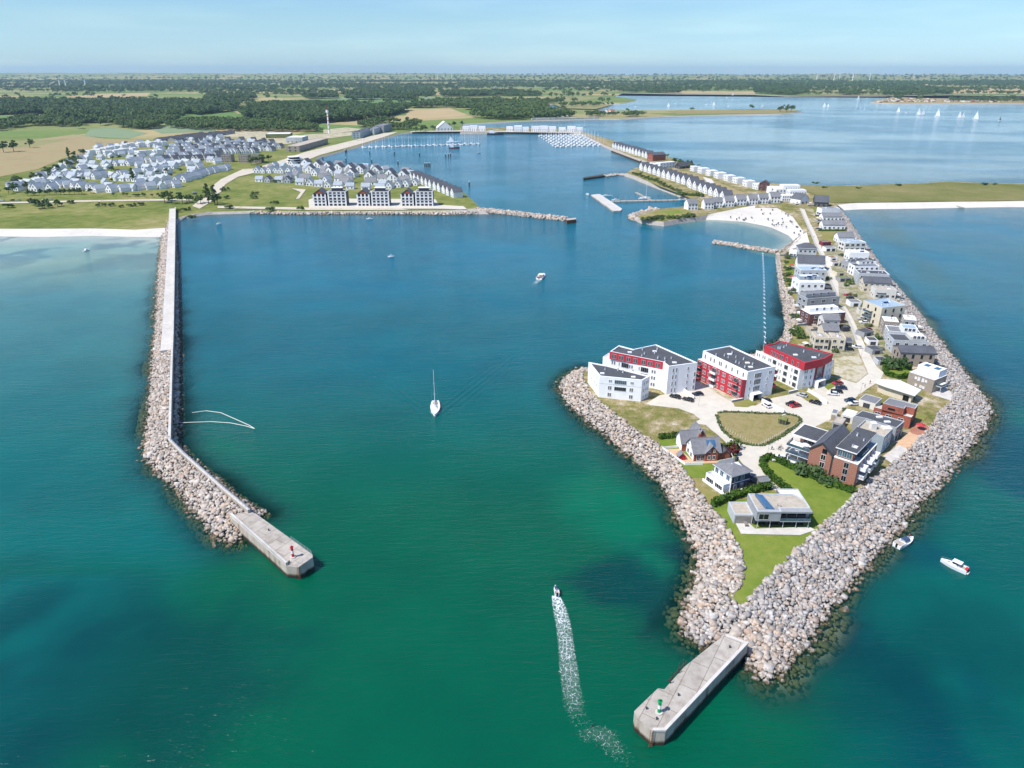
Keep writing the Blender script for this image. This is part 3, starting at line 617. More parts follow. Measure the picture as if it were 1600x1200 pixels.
# ================================================================== WATER
boat_yacht = (G(679.7, 653), G(680.6, 628)); boat_speed = (G(845, 432), G(838, 441))
def water_material():
    m = bpy.data.materials.new('water'); nt, N, L = nodes_of(m); mn = lambda *a, **k: math_node(nt, *a, **k)
    o = N('ShaderNodeOutputMaterial'); b = N('ShaderNodeBsdfPrincipled')
    a = N('ShaderNodeAttribute'); a.attribute_name = 'tint'
    n0 = pos_noise(nt, .03, 4, .6); v = ramp(nt, [(.3, (.84, .87, .9)), (.7, (1.14, 1.1, 1.07))]); L(n0, v.inputs[0])
    L(mixc(nt, 1., a.outputs['Color'], v.outputs[0], 'MULTIPLY'), b.inputs['Base Color'])
    b.inputs['Roughness'].default_value = .11; b.inputs['IOR'].default_value = 1.333; b.inputs['Specular IOR Level'].default_value = .32
    g = N('ShaderNodeNewGeometry'); sep = N('ShaderNodeSeparateXYZ'); L(g.outputs['Position'], sep.inputs[0]); X, Y = sep.outputs[0], sep.outputs[1]
    def stretched(rot, sx, sy, detail, seed=0.):
        mp = N('ShaderNodeMapping'); mp.inputs['Rotation'].default_value = (0, 0, rot); mp.inputs['Scale'].default_value = (sx, sy, 1); mp.inputs['Location'].default_value = (seed, seed*.7, 0)
        L(g.outputs['Position'], mp.inputs[0]); t = N('ShaderNodeTexNoise'); t.inputs['Scale'].default_value = 1; t.inputs['Detail'].default_value = detail; t.inputs['Roughness'].default_value = .55; t.inputs['Distortion'].default_value = .4
        L(mp.outputs[0], t.inputs['Vector']); return t.outputs['Fac']
    chop = stretched(.25, .16, .75, 3); swell = stretched(-.12, .05, .20, 2, 5.); ripple = stretched(.5, .9, 2.6, 2, 9.)
    gust = pos_noise(nt, .011, 2)
    amp = N('ShaderNodeMapRange'); amp.inputs[1].default_value = .35; amp.inputs[2].default_value = .65; amp.inputs[3].default_value = .3; amp.inputs[4].default_value = 1.3; L(gust, amp.inputs[0])
    h = mn('ADD', mn('MULTIPLY', chop, .7), mn('ADD', mn('MULTIPLY', swell, .5), mn('MULTIPLY', ripple, .3))); h = mn('MULTIPLY', h, amp.outputs[0])
    # ship waves: trains of crests within the Kelvin wedge behind each moving boat
    for (bow, stern), lam, reach, amp_ in ((boat_yacht, 2.6, 95., .10), (boat_speed, 2.8, 80., .09)):
        d = (stern-bow).normalized(); rx = mn('SUBTRACT', X, bow.x); ry = mn('SUBTRACT', Y, bow.y)
        s = mn('ADD', mn('MULTIPLY', rx, d.x), mn('MULTIPLY', ry, d.y)); tt = mn('ABSOLUTE', mn('ADD', mn('MULTIPLY', rx, -d.y), mn('MULTIPLY', ry, d.x)))
        ph = mn('SUBTRACT', mn('MULTIPLY', tt, .86), mn('MULTIPLY', s, .5))         # distance out from the wedge arm
        spread = mn('ADD', 3., mn('MULTIPLY', mn('MAXIMUM', s, 0.), .09))
        env = mn('POWER', 2.718, mn('MULTIPLY', mn('MULTIPLY', mn('DIVIDE', ph, spread), mn('DIVIDE', ph, spread)), -1.))
        fade = mn('MULTIPLY', mn('GREATER_THAN', s, 1.), mn('POWER', 2.718, mn('MULTIPLY', s, -1./(reach*.5))))
        wv = mn('SINE', mn('MULTIPLY', mn('ADD', ph, mn('MULTIPLY', chop, 1.5)), 2*math.pi/lam))
        h = mn('ADD', h, mn('MULTIPLY', mn('MULTIPLY', wv, env), mn('MULTIPLY', fade, amp_)))
    bp = N('ShaderNodeBump'); bp.inputs['Strength'].default_value = .62; bp.inputs['Distance'].default_value = 1.; L(h, bp.inputs['Height']); L(bp.outputs[0], b.inputs['Normal'])
    tr = N('ShaderNodeBsdfTransparent'); tr.inputs[0].default_value = (.66, .78, .68, 1)
    c = N('ShaderNodeAttribute'); c.attribute_name = 'clear'; mx = N('ShaderNodeMixShader'); L(c.outputs['Fac'], mx.inputs[0]); L(b.outputs[0], mx.inputs[1]); L(tr.outputs[0], mx.inputs[2]); L(mx.outputs[0], o.inputs[0])
    M['water'] = m
water_material()
c_ = lambda *v: np.array(v, float)
def lerp(A, B, t): return A*(1-t)[:, None]+B*t[:, None]
def smooth(x, a, b): t = np.clip((x-a)/(b-a), 0, 1); return t*t*(3-2*t)
west_line = wpts(west_shore, 0); cove_line = wpts(cove_shore, 0); strand_line = wpts(strand_shore, 0)
bw_axis = wallw
def water_colour(P):
    n = len(P); y = P[:, 1]; x = P[:, 0]; one = np.ones(n)
    col = lerp(np.tile(c_(.0, .110, .056), (n, 1)), np.tile(c_(.0, .125, .155), (n, 1)), smooth(y, 165, 320))
    col = lerp(col, np.tile(c_(.002, .155, .225), (n, 1)), smooth(y, 320, 480))
    f1 = fbm(P, 90, 3); f2 = fbm(P, 34, 8); f3 = fbm(P, 16, 15)
    xb = np.interp(y, [p[1] for p in reversed(wallw)], [p[0] for p in reversed(wallw)])
    left = smooth(xb-x, -2, 12)*smooth(y, 135, 165); left = np.maximum(left, smooth(-x, 70, 110)*(y < 150))
    sea = lerp(np.tile(c_(.0, .135, .125), (n, 1)), np.tile(c_(.045, .20, .20), (n, 1)), smooth(y, 200, 400))
    col = lerp(col, sea, left*.9)
    # sand shallows off the western beach
    dwst = dist(P, west_line); sh = smooth(-dwst, -190, -6)*left*(y < 600)
    col = lerp(col, np.tile(c_(.24, .39, .31), (n, 1)), np.clip(sh*(.75+1.*f1), 0, 1)); col = lerp(col, np.tile(c_(.42, .50, .42), (n, 1)), smooth(-dwst, -32, -3)*left)
    bar = smooth(f2, .5, .62)*smooth(-dwst, -150, -40)*left*.55; col = lerp(col, np.tile(c_(.012, .085, .12), (n, 1)), bar)
    # the open sea to the east
    right = inside(P, [(WA_R[0][0], 700)]+WA_R+[(40, 60), (900, 0), (1500, 700)]).astype(float); right *= smooth(dist(P, [WA_R[-1], (40, 60), (40, -200)])+(f2-.5)*14, 0, 34)
    es = lerp(np.tile(c_(.0, .072, .09), (n, 1)), np.tile(c_(.004, .145, .20), (n, 1)), smooth(y, 200, 420)); col = lerp(col, es, right)
    col = lerp(col, np.tile(c_(.0, .125, .095), (n, 1)), smooth(f1*.6+f2*.4, .46, .6)*right*.8*smooth(-y, -420, -200))
    dst = dist(P, strand_line); col = lerp(col, np.tile(c_(.09, .20, .22), (n, 1)), smooth(-dst, -70, -4)*right*.8)
    drp = dist(P, WA_R); col = lerp(col, np.tile(c_(.02, .125, .125), (n, 1)), smooth(-np.abs(drp-26), -16, -3)*right*smooth(y, 250, 380)*.6*f2*2)
    # weed beds: dark, ragged
    weed = smooth(f1*.6+f2*.4, .53, .62)*smooth(-y, -215, -110)*np.clip(left+.1, 0, 1); col = lerp(col, np.tile(c_(.0, .034, .044), (n, 1)), weed*.6)
    for px, py, r, k in ((200, 1075, 34, .55), (90, 960, 22, .25), (980, 905, 16, .7), (1040, 860, 12, .8), (1500, 1010, 24, .35), (1420, 1080, 18, .3)):
        q = G2(px, py); dd = np.hypot((x-q[0])*.8, y-q[1])+(f3-.5)*26; col = lerp(col, np.tile(c_(.0, .036, .05), (n, 1)), smooth(-dd, -r, -r*.35)*k)
    # bright sand patches showing green
    for px, py, r, k in ((985, 815, 22, .85), (1040, 885, 7, .8), (930, 770, 16, .4), (330, 700, 14, .5), (890, 590, 16, .45), (1245, 380, 10, .2)):
        q = G2(px, py); dd = np.hypot(x-q[0], y-q[1])+(f3-.5)*22; col = lerp(col, np.tile(c_(.0, .165, .085), (n, 1)), smooth(-dd, -r, -r*.2)*k)
    # cove
    dcv = dist(P, cove_line); incove = inside(P, ccw(wpts(cove_shore+[(1060, 350), (1075, 372), (1117, 379), (1160, 386), (1200, 391)], 0)))
    k = smooth(-dcv, -75, -2)*(incove | (dcv < 20))*(x > 100)*(y > 420); col = lerp(col, np.tile(c_(.10, .26, .26), (n, 1)), k*.9); col = lerp(col, np.tile(c_(.33, .40, .34), (n, 1)), smooth(-dcv, -13, -.5)*(x > 100)*(y > 400))
    din = dist(P, wpts(inner_shore, 0)); col = lerp(col, np.tile(c_(.03, .11, .12), (n, 1)), smooth(-din, -26, -3)*.7)
    # lagoon and inner fairway
    lag = smooth(y, 760, 1000); f4 = fbm(np.c_[x*.35+y*.12, y], 120, 21)
    col = lerp(col, lerp(np.tile(c_(.025, .12, .17), (n, 1)), np.tile(c_(.11, .22, .255), (n, 1)), smooth(f4, .42, .66)), lag*.85)
    ldep = smooth(x, 150, 420)*smooth(y, 700, 850); col = lerp(col, lerp(np.tile(c_(.10, .175, .20), (n, 1)), np.tile(c_(.24, .32, .31), (n, 1)), smooth(f4, .40, .62)), ldep*.85)
    # margin of the rocks
    d = np.minimum(np.minimum(dist(P, WA_R), dist(P, WA_L)), np.minimum(dist(P, WA_B), np.minimum(dist(P, bw_left), dist(P, bw_right))))
    dk = smooth(-(d+(f3-.5)*9), -13, -3); col = lerp(col, np.tile(c_(.006, .04, .045), (n, 1)), dk*.5*smooth(-y, -480, -260))
    clear = smooth(-(d+(f3-.5)*7+(f2-.5)*5), -6.5, -.5)*.75*smooth(-y, -520, -330)
    return np.c_[col*(.73+.5*np.clip((y-750)/450, 0, 1))[:, None], np.ones(n)], clear  # far water brightened in the colour itself, making up for weak sky reflection
def grid(x0, x1, y0, y1, s):
    nx, ny = int(round((x1-x0)/s)), int(round((y1-y0)/s)); X, Y = np.meshgrid(np.linspace(x0, x1, nx+1), np.linspace(y0, y1, ny+1)); P = np.c_[X.ravel(), Y.ravel()]
    i = (np.arange(ny)[:, None]*(nx+1)+np.arange(nx)).ravel(); return P, np.c_[i, i+1, i+nx+2, i+nx+1]
Vs, Fs, off = [], [], 0
for g_ in ((-420, 560, -60, 700, 2.8), (-1620, -420, -60, 700, 30.), (560, 1760, -60, 700, 30.), (-1620, 1760, 700, 2600, 20.), (-1620, 1760, -260, -60, 60.), (-9020, -1620, -260, 2600, 400.), (1760, 9160, -260, 2600, 400.), (-9020, 9160, 2600, 7000, 200.)):
    P_, F_ = grid(*g_); Vs.append(P_); Fs.append(F_+off); off += len(P_)
P = np.concatenate(Vs); col, clear = water_colour(P)
me = np_mesh('water', np.c_[P, np.zeros(len(P))], np.concatenate(Fs), ['water'], {'tint': ('FLOAT_COLOR', col), 'clear': ('FLOAT', clear)})
tag(link(bpy.data.objects.new('water', me)), kind='structure')
def foam_material():
    m = bpy.data.materials.new('foam'); nt, N, L = nodes_of(m); mn = lambda *a, **k: math_node(nt, *a, **k)
    o = N('ShaderNodeOutputMaterial'); b = N('ShaderNodeBsdfPrincipled'); b.inputs['Base Color'].default_value = (.72, .78, .77, 1); b.inputs['Roughness'].default_value = .9
    a = N('ShaderNodeAttribute'); a.attribute_name = 'froth'
    g = N('ShaderNodeNewGeometry'); v = N('ShaderNodeTexVoronoi'); v.feature = 'DISTANCE_TO_EDGE'; v.inputs['Scale'].default_value = 1.15
    nz = N('ShaderNodeTexNoise'); nz.inputs['Scale'].default_value = .7; nz.inputs['Detail'].default_value = 5; L(g.outputs['Position'], nz.inputs['Vector'])
    wv = mixc(nt, .9, g.outputs['Position'], nz.outputs['Color'], 'ADD'); L(wv, v.inputs['Vector'])
    n = pos_noise(nt, 1.3, 4, .7); web = mn('MAXIMUM', mn('SUBTRACT', .13, v.outputs[0]), 0.); k = mn('ADD', mn('MULTIPLY', web, 5.2), mn('MULTIPLY', mn('SUBTRACT', n, .5), 1.1))
    k = mn('ADD', k, mn('SUBTRACT', a.outputs['Fac'], .82)); al = mn('MAXIMUM', mn('MULTIPLY', k, 2.), mn('MULTIPLY', mn('SUBTRACT', a.outputs['Fac'], .26), mn('MULTIPLY', mn('SUBTRACT', n, .32), 3.))); al = mn('MULTIPLY', al, 1., clamp=True)
    tr = N('ShaderNodeBsdfTransparent'); mx = N('ShaderNodeMixShader'); L(al, mx.inputs[0]); L(tr.outputs[0], mx.inputs[1]); L(b.outputs[0], mx.inputs[2]); L(mx.outputs[0], o.inputs[0]); M['foam'] = m
foam_material()
def foam(name, line_px, widths, dens, label, z=.12, edge=0.):
    pl = resample(wpts(line_px, 0), 80); w = np.interp(np.linspace(0, 1, 80), np.linspace(0, 1, len(widths)), widths); dn = np.interp(np.linspace(0, 1, 80), np.linspace(0, 1, len(dens)), dens)
    A = np.array(along([tuple(p) for p in pl], 1.))-pl; V = []; F = []; D = []; c = 9
    for i in range(80):
        for j in range(c):
            u = j/(c-1)*2-1; V.append((*(pl[i]+A[i]*u*w[i]), z)); D.append(dn[i]*(1-abs(u)**3)+edge*math.exp(-((abs(u)-.72)/.16)**2)*dn[i])
    for i in range(79):
        for j in range(c-1): F.append((i*c+j, i*c+j+1, (i+1)*c+j+1, (i+1)*c+j))
    me = np_mesh(name, V, F, ['foam'], {'froth': ('FLOAT', D)}); return tag(link(bpy.data.objects.new(name, me)), label, 'foam', kind='stuff')
foam('wake_foam', [(868,931),(874,950),(880,975),(884,1005),(888,1040),(892,1075),(898,1105),(908,1140)], [1.2,2.0,2.1,2.2,2.4,2.5,2.6,2.6], [.95,.72,.6,.54,.5,.44,.34,.18], 'white churned wake trailing behind the small motorboat heading into the harbour', edge=.28)
foam('wake_foam', [(905,1125),(920,1145),(945,1150),(960,1170),(985,1195)], [2.,3.4,3.6,3.,2.], [.2,.32,.34,.3,.2], 'thin broken foam streaks drifting at the tail of the motorboat wake')
foam('wake_foam', [(846,434),(842,438),(836,443),(829,448)], [1.2,2.2,2.4,2.], [.8,.6,.4,.1], 'short white wake behind the little cruiser in the middle of the harbour')
for k_, (x0, x1) in enumerate(((678.4, 672), (681.5, 690))):
    foam('bow_wave', [(x0, 650), ((x0+x1)/2, 646), (x1, 640)], [.3, .5, .4], [.85, .7, .2], 'white bow wave on the %s side of the sailing yacht' % ('left', 'right')[k_])
# ================================================================== PAVING, LAWNS AND LOTS ON THE HEADLAND
Z1, Z2, Z3 = LAND+.03, LAND+.06, LAND+.09
road_px = [(1249,325),(1256,342),(1265,362),(1272,380),(1282,401),(1290,420),(1296,439),(1306,461),(1312,477),(1320,491.5),(1329,512.5),(1336,531),(1344,554),(1357,584),(1338,598.5),(1316,592),(1302,600),(1285,600),(1268,609),(1245,614),(1206,622),(1180,634),(1156,632),(1130,612),(1090,595),(1060,612),(1030,618),(1010,630),(1016,633),(1060,638),(1083,646.5),(1094,655),(1083,661),(1103,664),(1112,672),(1120,678),(1131,688),(1145,703),(1155,718),(1165,730),(1175,742),(1186,752),(1200,760),(1213,767),(1228,772),(1214,759),(1200,746),(1192,738),(1188,726),(1191,718.5),(1199,715.5),(1208,719),(1240,729),(1259,732),(1265,702),(1255,684),(1275,666),(1298,655),(1324,633),(1340,619),(1354,608),(1367,600),(1376,592),(1381,582),(1370,573),(1364,563),(1350,536.5),(1341,516),(1330.5,492),(1321.5,470),(1317.5,460),(1310,442.5),(1301,424),(1295,409),(1292,405),(1280,378),(1272,360),(1263,342),(1257,327)]
patch('spit_yards', [(1246,405),(1283,402),(1322,362),(1331,372),(1340,378),(1348,386),(1355,402),(1359,415),(1370,428),(1381,435),(1391,457),(1398,466),(1413,491),(1424,510),(1434,527),(1444,543),(1456,560),(1440,566),(1400,572),(1386,574),(1372,565),(1352,537),(1342,517),(1330,493),(1320,492),(1328,512),(1335,531),(1342,552),(1304,558),(1280,552),(1262,545),(1252,520),(1252,495),(1248,470),(1241,440),(1240,415)], LAND+.012, 'yard')
patch('road', road_px, Z1, 'paving')
patch('pavement', [(1249.5,325.5),(1256,342),(1265,362),(1272,380),(1282,401),(1290,420),(1296,439),(1306,461),(1312,477),(1320,491.5),(1329,512.5),(1336,531),(1341,531),(1333.5,512.5),(1324.5,491.5),(1316.5,477),(1310,461),(1300,439),(1293.5,420),(1285.5,401),(1275,380),(1267.5,362),(1258.3,342),(1251,325.5)], Z2, 'asphalt_pale')
patch('lawn', [(1110,792),(1116,791),(1206,768),(1215,770),(1228,774),(1236,770),(1213,753),(1196,735),(1194,724),(1200,720.5),(1220,724),(1245,737),(1273,748),(1303,760),(1337,772),(1308,802),(1280,828),(1257,847.5),(1225,882),(1187,919),(1163,944),(1150,944),(1146,932),(1158,911),(1163,885),(1156,860),(1142,837),(1123,809)], Z1, 'lawn')
patch('lawn', [(1032,699),(1030,686),(1064,683.5),(1078,684),(1110,694),(1138,719),(1116,735),(1112,745),(1075,747.5),(1066,733),(1046,711)], Z1, 'lawn')
patch('lawn', [(1141,710),(1154,719),(1161,727),(1141,723)], Z1, 'lawn')
patch('lawn_verge', [(1075,748),(1112,745.5),(1098,752),(1095,760),(1133,778),(1112,788),(1092,770)], Z1, 'lawn_dry')
patch('verge', [(1148,942),(1141,932),(1157,910.5),(1161.5,885),(1155,860.5),(1141,837.5),(1122.5,810),(1116,806),(1138,836),(1151,861),(1157,886),(1152,909),(1136,932)], Z2, 'lawn_dry')
island_px = [(1119,649),(1121,657),(1123.5,664),(1130,674),(1137,681),(1146,687),(1157.5,692.5),(1168,695.5),(1180.5,697),(1192,696.5),(1200.6,694),(1213,687.5),(1223.6,681),(1244,666.6),(1252,658),(1251,654),(1246.6,651),(1236,648),(1223.6,646.5),(1200,646.5),(1172,645),(1150,643.8),(1129,644),(1121,645.5)]
patch('green', island_px, Z2, 'heath')
patch('lot', [(1304,560),(1320,556),(1343,557),(1355,583),(1339,598),(1318,592),(1303,585)], Z2, 'bare_lot')
patch('green', [(1240,612),(1250,607),(1282,622),(1277,628),(1262,627)], Z2, 'lawn_dry')
patch('green', [(1089,590),(1098,588),(1150,612),(1158,627),(1140,626),(1102,603)], Z2, 'bare_lot')
patch('green', [(1145,628),(1168,624),(1183,630),(1168,636),(1148,635)], Z2, 'lawn_dry')
patch('green', [(1288,604),(1298,598),(1305,603),(1294,609)], Z2, 'lawn')
patch('lot', [(1340,617),(1356,609),(1370,604),(1380,612),(1366,625),(1345,627)], Z1, 'wild_grass')
patch('terrace', [(1378,713),(1398,700),(1402,690),(1421,674),(1442,662),(1455,667),(1400,723.5),(1396,726)], Z1, 'terrace_clay')
patch('terrace', [(1379,714),(1404,695),(1416,700),(1419,703),(1400,722),(1395,725)], Z2, 'concrete_pale')
patch('terrace', [(1421,674),(1428,662),(1442,662.5),(1454.5,667),(1440,681),(1425,677)], Z2, 'brick_tan')
patch('terrace', [(1455,611),(1461,602),(1478,603),(1489,617),(1486,626),(1457,617)], Z1, 'concrete_pale')
patch('lawn', [(1459,585),(1468,584),(1480,603),(1465,603),(1459,598)], Z1, 'lawn')
patch('lawn', [(1384,578),(1424,577),(1419,589),(1400,591),(1387,586)], Z1, 'lawn')
patch('lawn', [(1430,650),(1437,645),(1449,650),(1440,661),(1433,659)], Z1, 'lawn_dry')
patch('terrace', [(1138,796),(1158,834),(1250,836),(1274,828),(1265,823),(1180,826),(1165,812),(1150,814)], Z2, 'concrete_pale')
patch('forecourt', [(1240,729),(1259,733),(1263,715),(1256,690),(1245,690),(1235,715)], Z2, 'paving')
for px, mt in (([(1245,440),(1238,462),(1243,500),(1249,500),(1247,470),(1252,440)], 'lawn_dry'), ([(1226,415),(1233,405),(1243,415),(1241,440),(1233,445)], 'lawn'), ([(1236,505),(1252,500),(1268,540),(1250,543),(1238,528)], 'lawn_dry'), ([(1282,361),(1322,361),(1330,372),(1305,378),(1288,378)], 'lawn_dry'), ([(1270,325),(1283,326),(1284,335),(1275,338)], 'lawn')):
    patch('garden', px, Z1, mt)
patch('drive', [(1311,478),(1321,478),(1330,493),(1342,517),(1352,537),(1364,563),(1371,573),(1381,581),(1392,572),(1384,548),(1372,518),(1356,490),(1350,478),(1338,452),(1325,440),(1310,442)], LAND+.015, 'yard')
patch('drive', [(1283,404),(1291,420),(1296,439),(1306,461),(1320,491),(1340,542),(1330,550),(1316,548),(1304,500),(1288,455),(1282,430)], LAND+.015, 'yard')
# ================================================================== BUILDING KIT
WINM = {}
def window_mesh(w, h, frame, glass='glass', mullion=1):
    k = (round(w, 1), round(h, 1), frame, glass, mullion)
    if k not in WINM:
        f = .07; b = MB(); d0, d1 = -.03, .06   # y is outwards
        b.box(-w/2, w/2, d0, d1, h-f, h, frame).box(-w/2, w/2, d0, d1+.04, 0, f, frame)
        b.box(-w/2, -w/2+f, d0, d1, f, h-f, frame).box(w/2-f, w/2, d0, d1, f, h-f, frame)
        for q in range(1, mullion+1):
            x = -w/2+w*q/(mullion+1); b.box(x-f*.4, x+f*.4, d0, d1-.01, f, h-f, frame)
        b.poly([(w/2-f, .02, f), (-w/2+f, .02, f), (-w/2+f, .02, h-f), (w/2-f, .02, h-f)], glass); WINM[k] = b.mesh('window')
    return WINM[k]
def window(parent, a, b, u, z, w, h, frame='white', glass='glass', mullion=1, name='window'):
    """a window on the wall a->b (building coordinates), u metres from a, sill at z; outside is to the right of a->b"""
    a, b = Vector(a[:2]), Vector(b[:2]); d = (b-a).normalized(); nrm = Vector((d.y, -d.x)); p = a+d*u+nrm*.02
    o = link(bpy.data.objects.new(name, window_mesh(w, h, frame, glass, mullion))); o.parent = parent; o.location = (p.x, p.y, z); o.rotation_euler = (0, 0, math.atan2(nrm.y, nrm.x)-math.pi/2); return o
def windows(parent, a, b, us, zs, w, h, frame='white', glass='glass', mullion=1):
    L_ = (Vector(b[:2])-Vector(a[:2])).length
    for z in zs:
        for u in us: window(parent, a, b, u*L_, z, w, h, frame, glass, mullion)
def flat_block(parent, fp, z0, z1, wallm, roofm='roof_dark', capm=None, em=None, par=.4, inset=.35, wname='wall', rname='roof'):
    fp = ccw(fp); capm = capm or wallm; ins = offset(fp, -inset); n = len(fp)
    b = MB(); b.walls(fp, z0, z1, wallm, em)
    for i in range(n):
        j = (i+1) % n; b.add([(*fp[i], z1), (*fp[j], z1), (*ins[j], z1), (*ins[i], z1)], [(0, 1, 2, 3)], capm)
        b.add([(*ins[i], z1-par), (*ins[i], z1), (*ins[j], z1), (*ins[j], z1-par)], [(0, 1, 2, 3)], capm)
    w_ = b.build(wname, parent); r = MB(); r.flat(ins, z1-par, roofm); r_ = r.build(rname, parent); return w_, r_
def roof_bits(parent, pts, z, kinds=('vent',)):
    for i, (x, y) in enumerate(pts):
        s = .25+.3*((i*37) % 10)/10
        if i % 5 == 0: MB().box(x-.8, x+.8, y-.6, y+.6, z, z+.35, 'white').box(x-.65, x+.65, y-.45, y+.45, z+.35, z+.42, 'roof_white').build('skylight', parent)
        else: MB().tube((x, y, z), (x, y, z+.5+s), .14+s*.25, 'roof_white', n=8).tube((x, y, z+.5+s), (x, y, z+.6+s), .2+s*.3, 'steel', n=8).build('vent_pipe', parent)
def traced(name, label, cat, px, z):
    """a thing standing on the centroid of a traced outline; returns thing and local outline"""
    fp = [G2(x, y, z) for x, y in px]; cx = sum(p[0] for p in fp)/len(fp); cy = sum(p[1] for p in fp)/len(fp)
    return thing(name, label, cat, (cx, cy, 0)), (lambda q, zz: (G2(*q, zz)[0]-cx, G2(*q, zz)[1]-cy))
def balcony(parent, a, b, u, z, w, d, rail='glass_blue', slab='white'):
    a, b = Vector(a[:2]), Vector(b[:2]); e = (b-a).normalized(); nrm = Vector((e.y, -e.x)); p = a+e*u; m = MB()
    m.box(-w/2, w/2, 0.01, d, -.18, 0, slab); m.box(-w/2, w/2, d-.06, d, 0, .95, rail); m.box(-w/2, -w/2+.06, .01, d-.06, 0, .95, rail); m.box(w/2-.06, w/2, .01, d-.06, 0, .95, rail); m.box(-w/2, w/2, d-.08, d+.02, .95, 1.02, 'steel')
    o = m.build('balcony', parent); o.location = (p.x, p.y, z); o.rotation_euler = (0, 0, math.atan2(nrm.y, nrm.x)-math.pi/2); return o
ZL, ZT = LAND+8.7, LAND+12.
# ---------------------------------------------------------------- the small white wedge building
t, q = traced('apartment_house', 'small white wedge shaped three storey block with dark roof nearest the harbour corner', 'apartment block', [(919,566),(937,588),(1002,594),(1015,588)], LAND+9)
z = LAND+9.
fp = [q((919.5,565.5), z), q((937,587.5), z), q((1003.5,594), z), q((1015.5,587.5), z), q((950,571), z)]
flat_block(t, fp, LAND-.3, z, 'white', 'roof_dark', inset=.5)
A_, B_, C_, D_ = fp[0], fp[1], fp[2], fp[3]
LB = (Vector(C_)-Vector(B_)).length
for zz, g in ((6.4, 'glass_blue'), (3.6, 'glass'),):
    window(t, B_, C_, LB*.5, LAND+zz, LB*.28, 1.6, 'grey_light', g, 5)
windows(t, B_, C_, (.24, .28, .75, .79), [LAND+6.8], .55, 1.1)
windows(t, B_, C_, (.23, .275, .74, .785), [LAND+.8, LAND+3.7], .65, 1.6)
windows(t, A_, B_, (.35, .62, .8), [LAND+3.3, LAND+6.3], .5, 1.5); windows(t, C_, D_, (.3, .6, .8), [LAND+.8, LAND+3.5, LAND+6.3], .55, 1.3)
sg = MB(); sg.box(-1.6, 1.6, 0, .1, 0, .14, 'steel'); 
roof_bits(t, [tuple(Vector(fp[4]).lerp(Vector(p), f)) for p, f in ((B_, .7), (C_, .45), (C_, .3), (B_, .35), (D_, .6), (C_, .75))], z-.4)
b_ = MB(); dd = (Vector(C_)-Vector(B_)).normalized(); ang = math.atan2(dd.y, dd.x)
b_.box(0, LB, 0.01, .05, 5.95, 6.05, 'grey_light'); o = b_.build('string_course', t); o.location = (B_[0], B_[1], LAND); o.rotation_euler = (0, 0, ang); o.scale.y = -1
# ---------------------------------------------------------------- the long white block with a red top storey
t, q = traced('apartment_block', 'long white apartment block with set back red top storey, left of the three big ones', 'apartment block', [(953,549),(967,540),(1025,538),(1090,566.5),(1046,572.5)], ZT)
A_, Hc, Gc, F_, E_, D_, Cc, Bc = (q(p, ZT) for p in ((953,549),(1036.5,565.5),(1045,572.5),(1062,570),(1090,566.5),(1025,538),(990,545.5),(967,539.5)))
l0, l1 = q((942,557.5), ZL), q((1033,577), ZL); l1 = tuple(Vector(l1).lerp(Vector(Gc), .12))
flat_block(t, [l0, l1, Gc, F_, E_, D_, Cc, Bc, q((951,551.5), ZL)], LAND-.3, ZL, 'white', 'concrete_pale', inset=.25, par=.15, wname='lower_storeys', rname='roof_terrace')
up = ccw([A_, Hc, Gc, F_, E_, D_, Cc, Bc]); em = {}
for i, p in enumerate(up):
    nx_ = up[(i+1) % len(up)]
    if (p, nx_) in ((A_, Hc), (E_, D_), (D_, Cc), (Bc, A_)): em[i] = 'red_wall'
flat_block(t, up, ZL, ZT, 'white', 'roof_dark', em=em, wname='top_storey', inset=.45)
k = MB(); a, b = Vector(A_), Vector(Hc); d = (b-a).normalized(); nn = Vector((d.y, -d.x))
L0 = (Vector(l1)-Vector(l0)).length
windows(t, A_, Hc, [.06, .11, .2, .245, .34, .38, .47, .51, .62, .66, .74, .79, .88, .93], [ZL+.5], .8, 1.9, 'grey_light')
windows(t, l0, l1, (.17, .21, .47, .51, .85, .89), [LAND+.9, LAND+3.7, LAND+6.4], .7, 1.5)
windows(t, l0, l1, (.29, .63), [LAND+.9, LAND+3.7, LAND+6.4], .5, 1.5)
for u in (.39, .72): 
    for zz in (.6, 3.4, 6.1): window(t, l0, l1, L0*u, LAND+zz, 3.2, 2.0, 'grey_light', 'glass', 3)
windows(t, Gc, F_, (.45, .75), [LAND+.6, LAND+3.4, LAND+6.2, LAND+9.0], .7, 1.9)
windows(t, F_, E_, (.5,), [LAND+.6, LAND+3.4, LAND+6.2, LAND+9.1], .7, 1.6); windows(t, F_, E_, (.9,), [LAND+.6, LAND+3.4, LAND+6.2], .8, 1.9)
windows(t, E_, D_, [.08+.09*i for i in range(10)], [LAND+.6, LAND+3.4, LAND+6.2, LAND+9.1], 1., 1.8)
roof_bits(t, [q(p, ZT) for p in ((984,549.5),(1004,545.5),(1007,552),(1003,555),(1027,545),(1023,548),(1023,551),(1028,559),(1039,560),(1049,559),(1054,565.5),(1039,565.5))], ZT-.4)
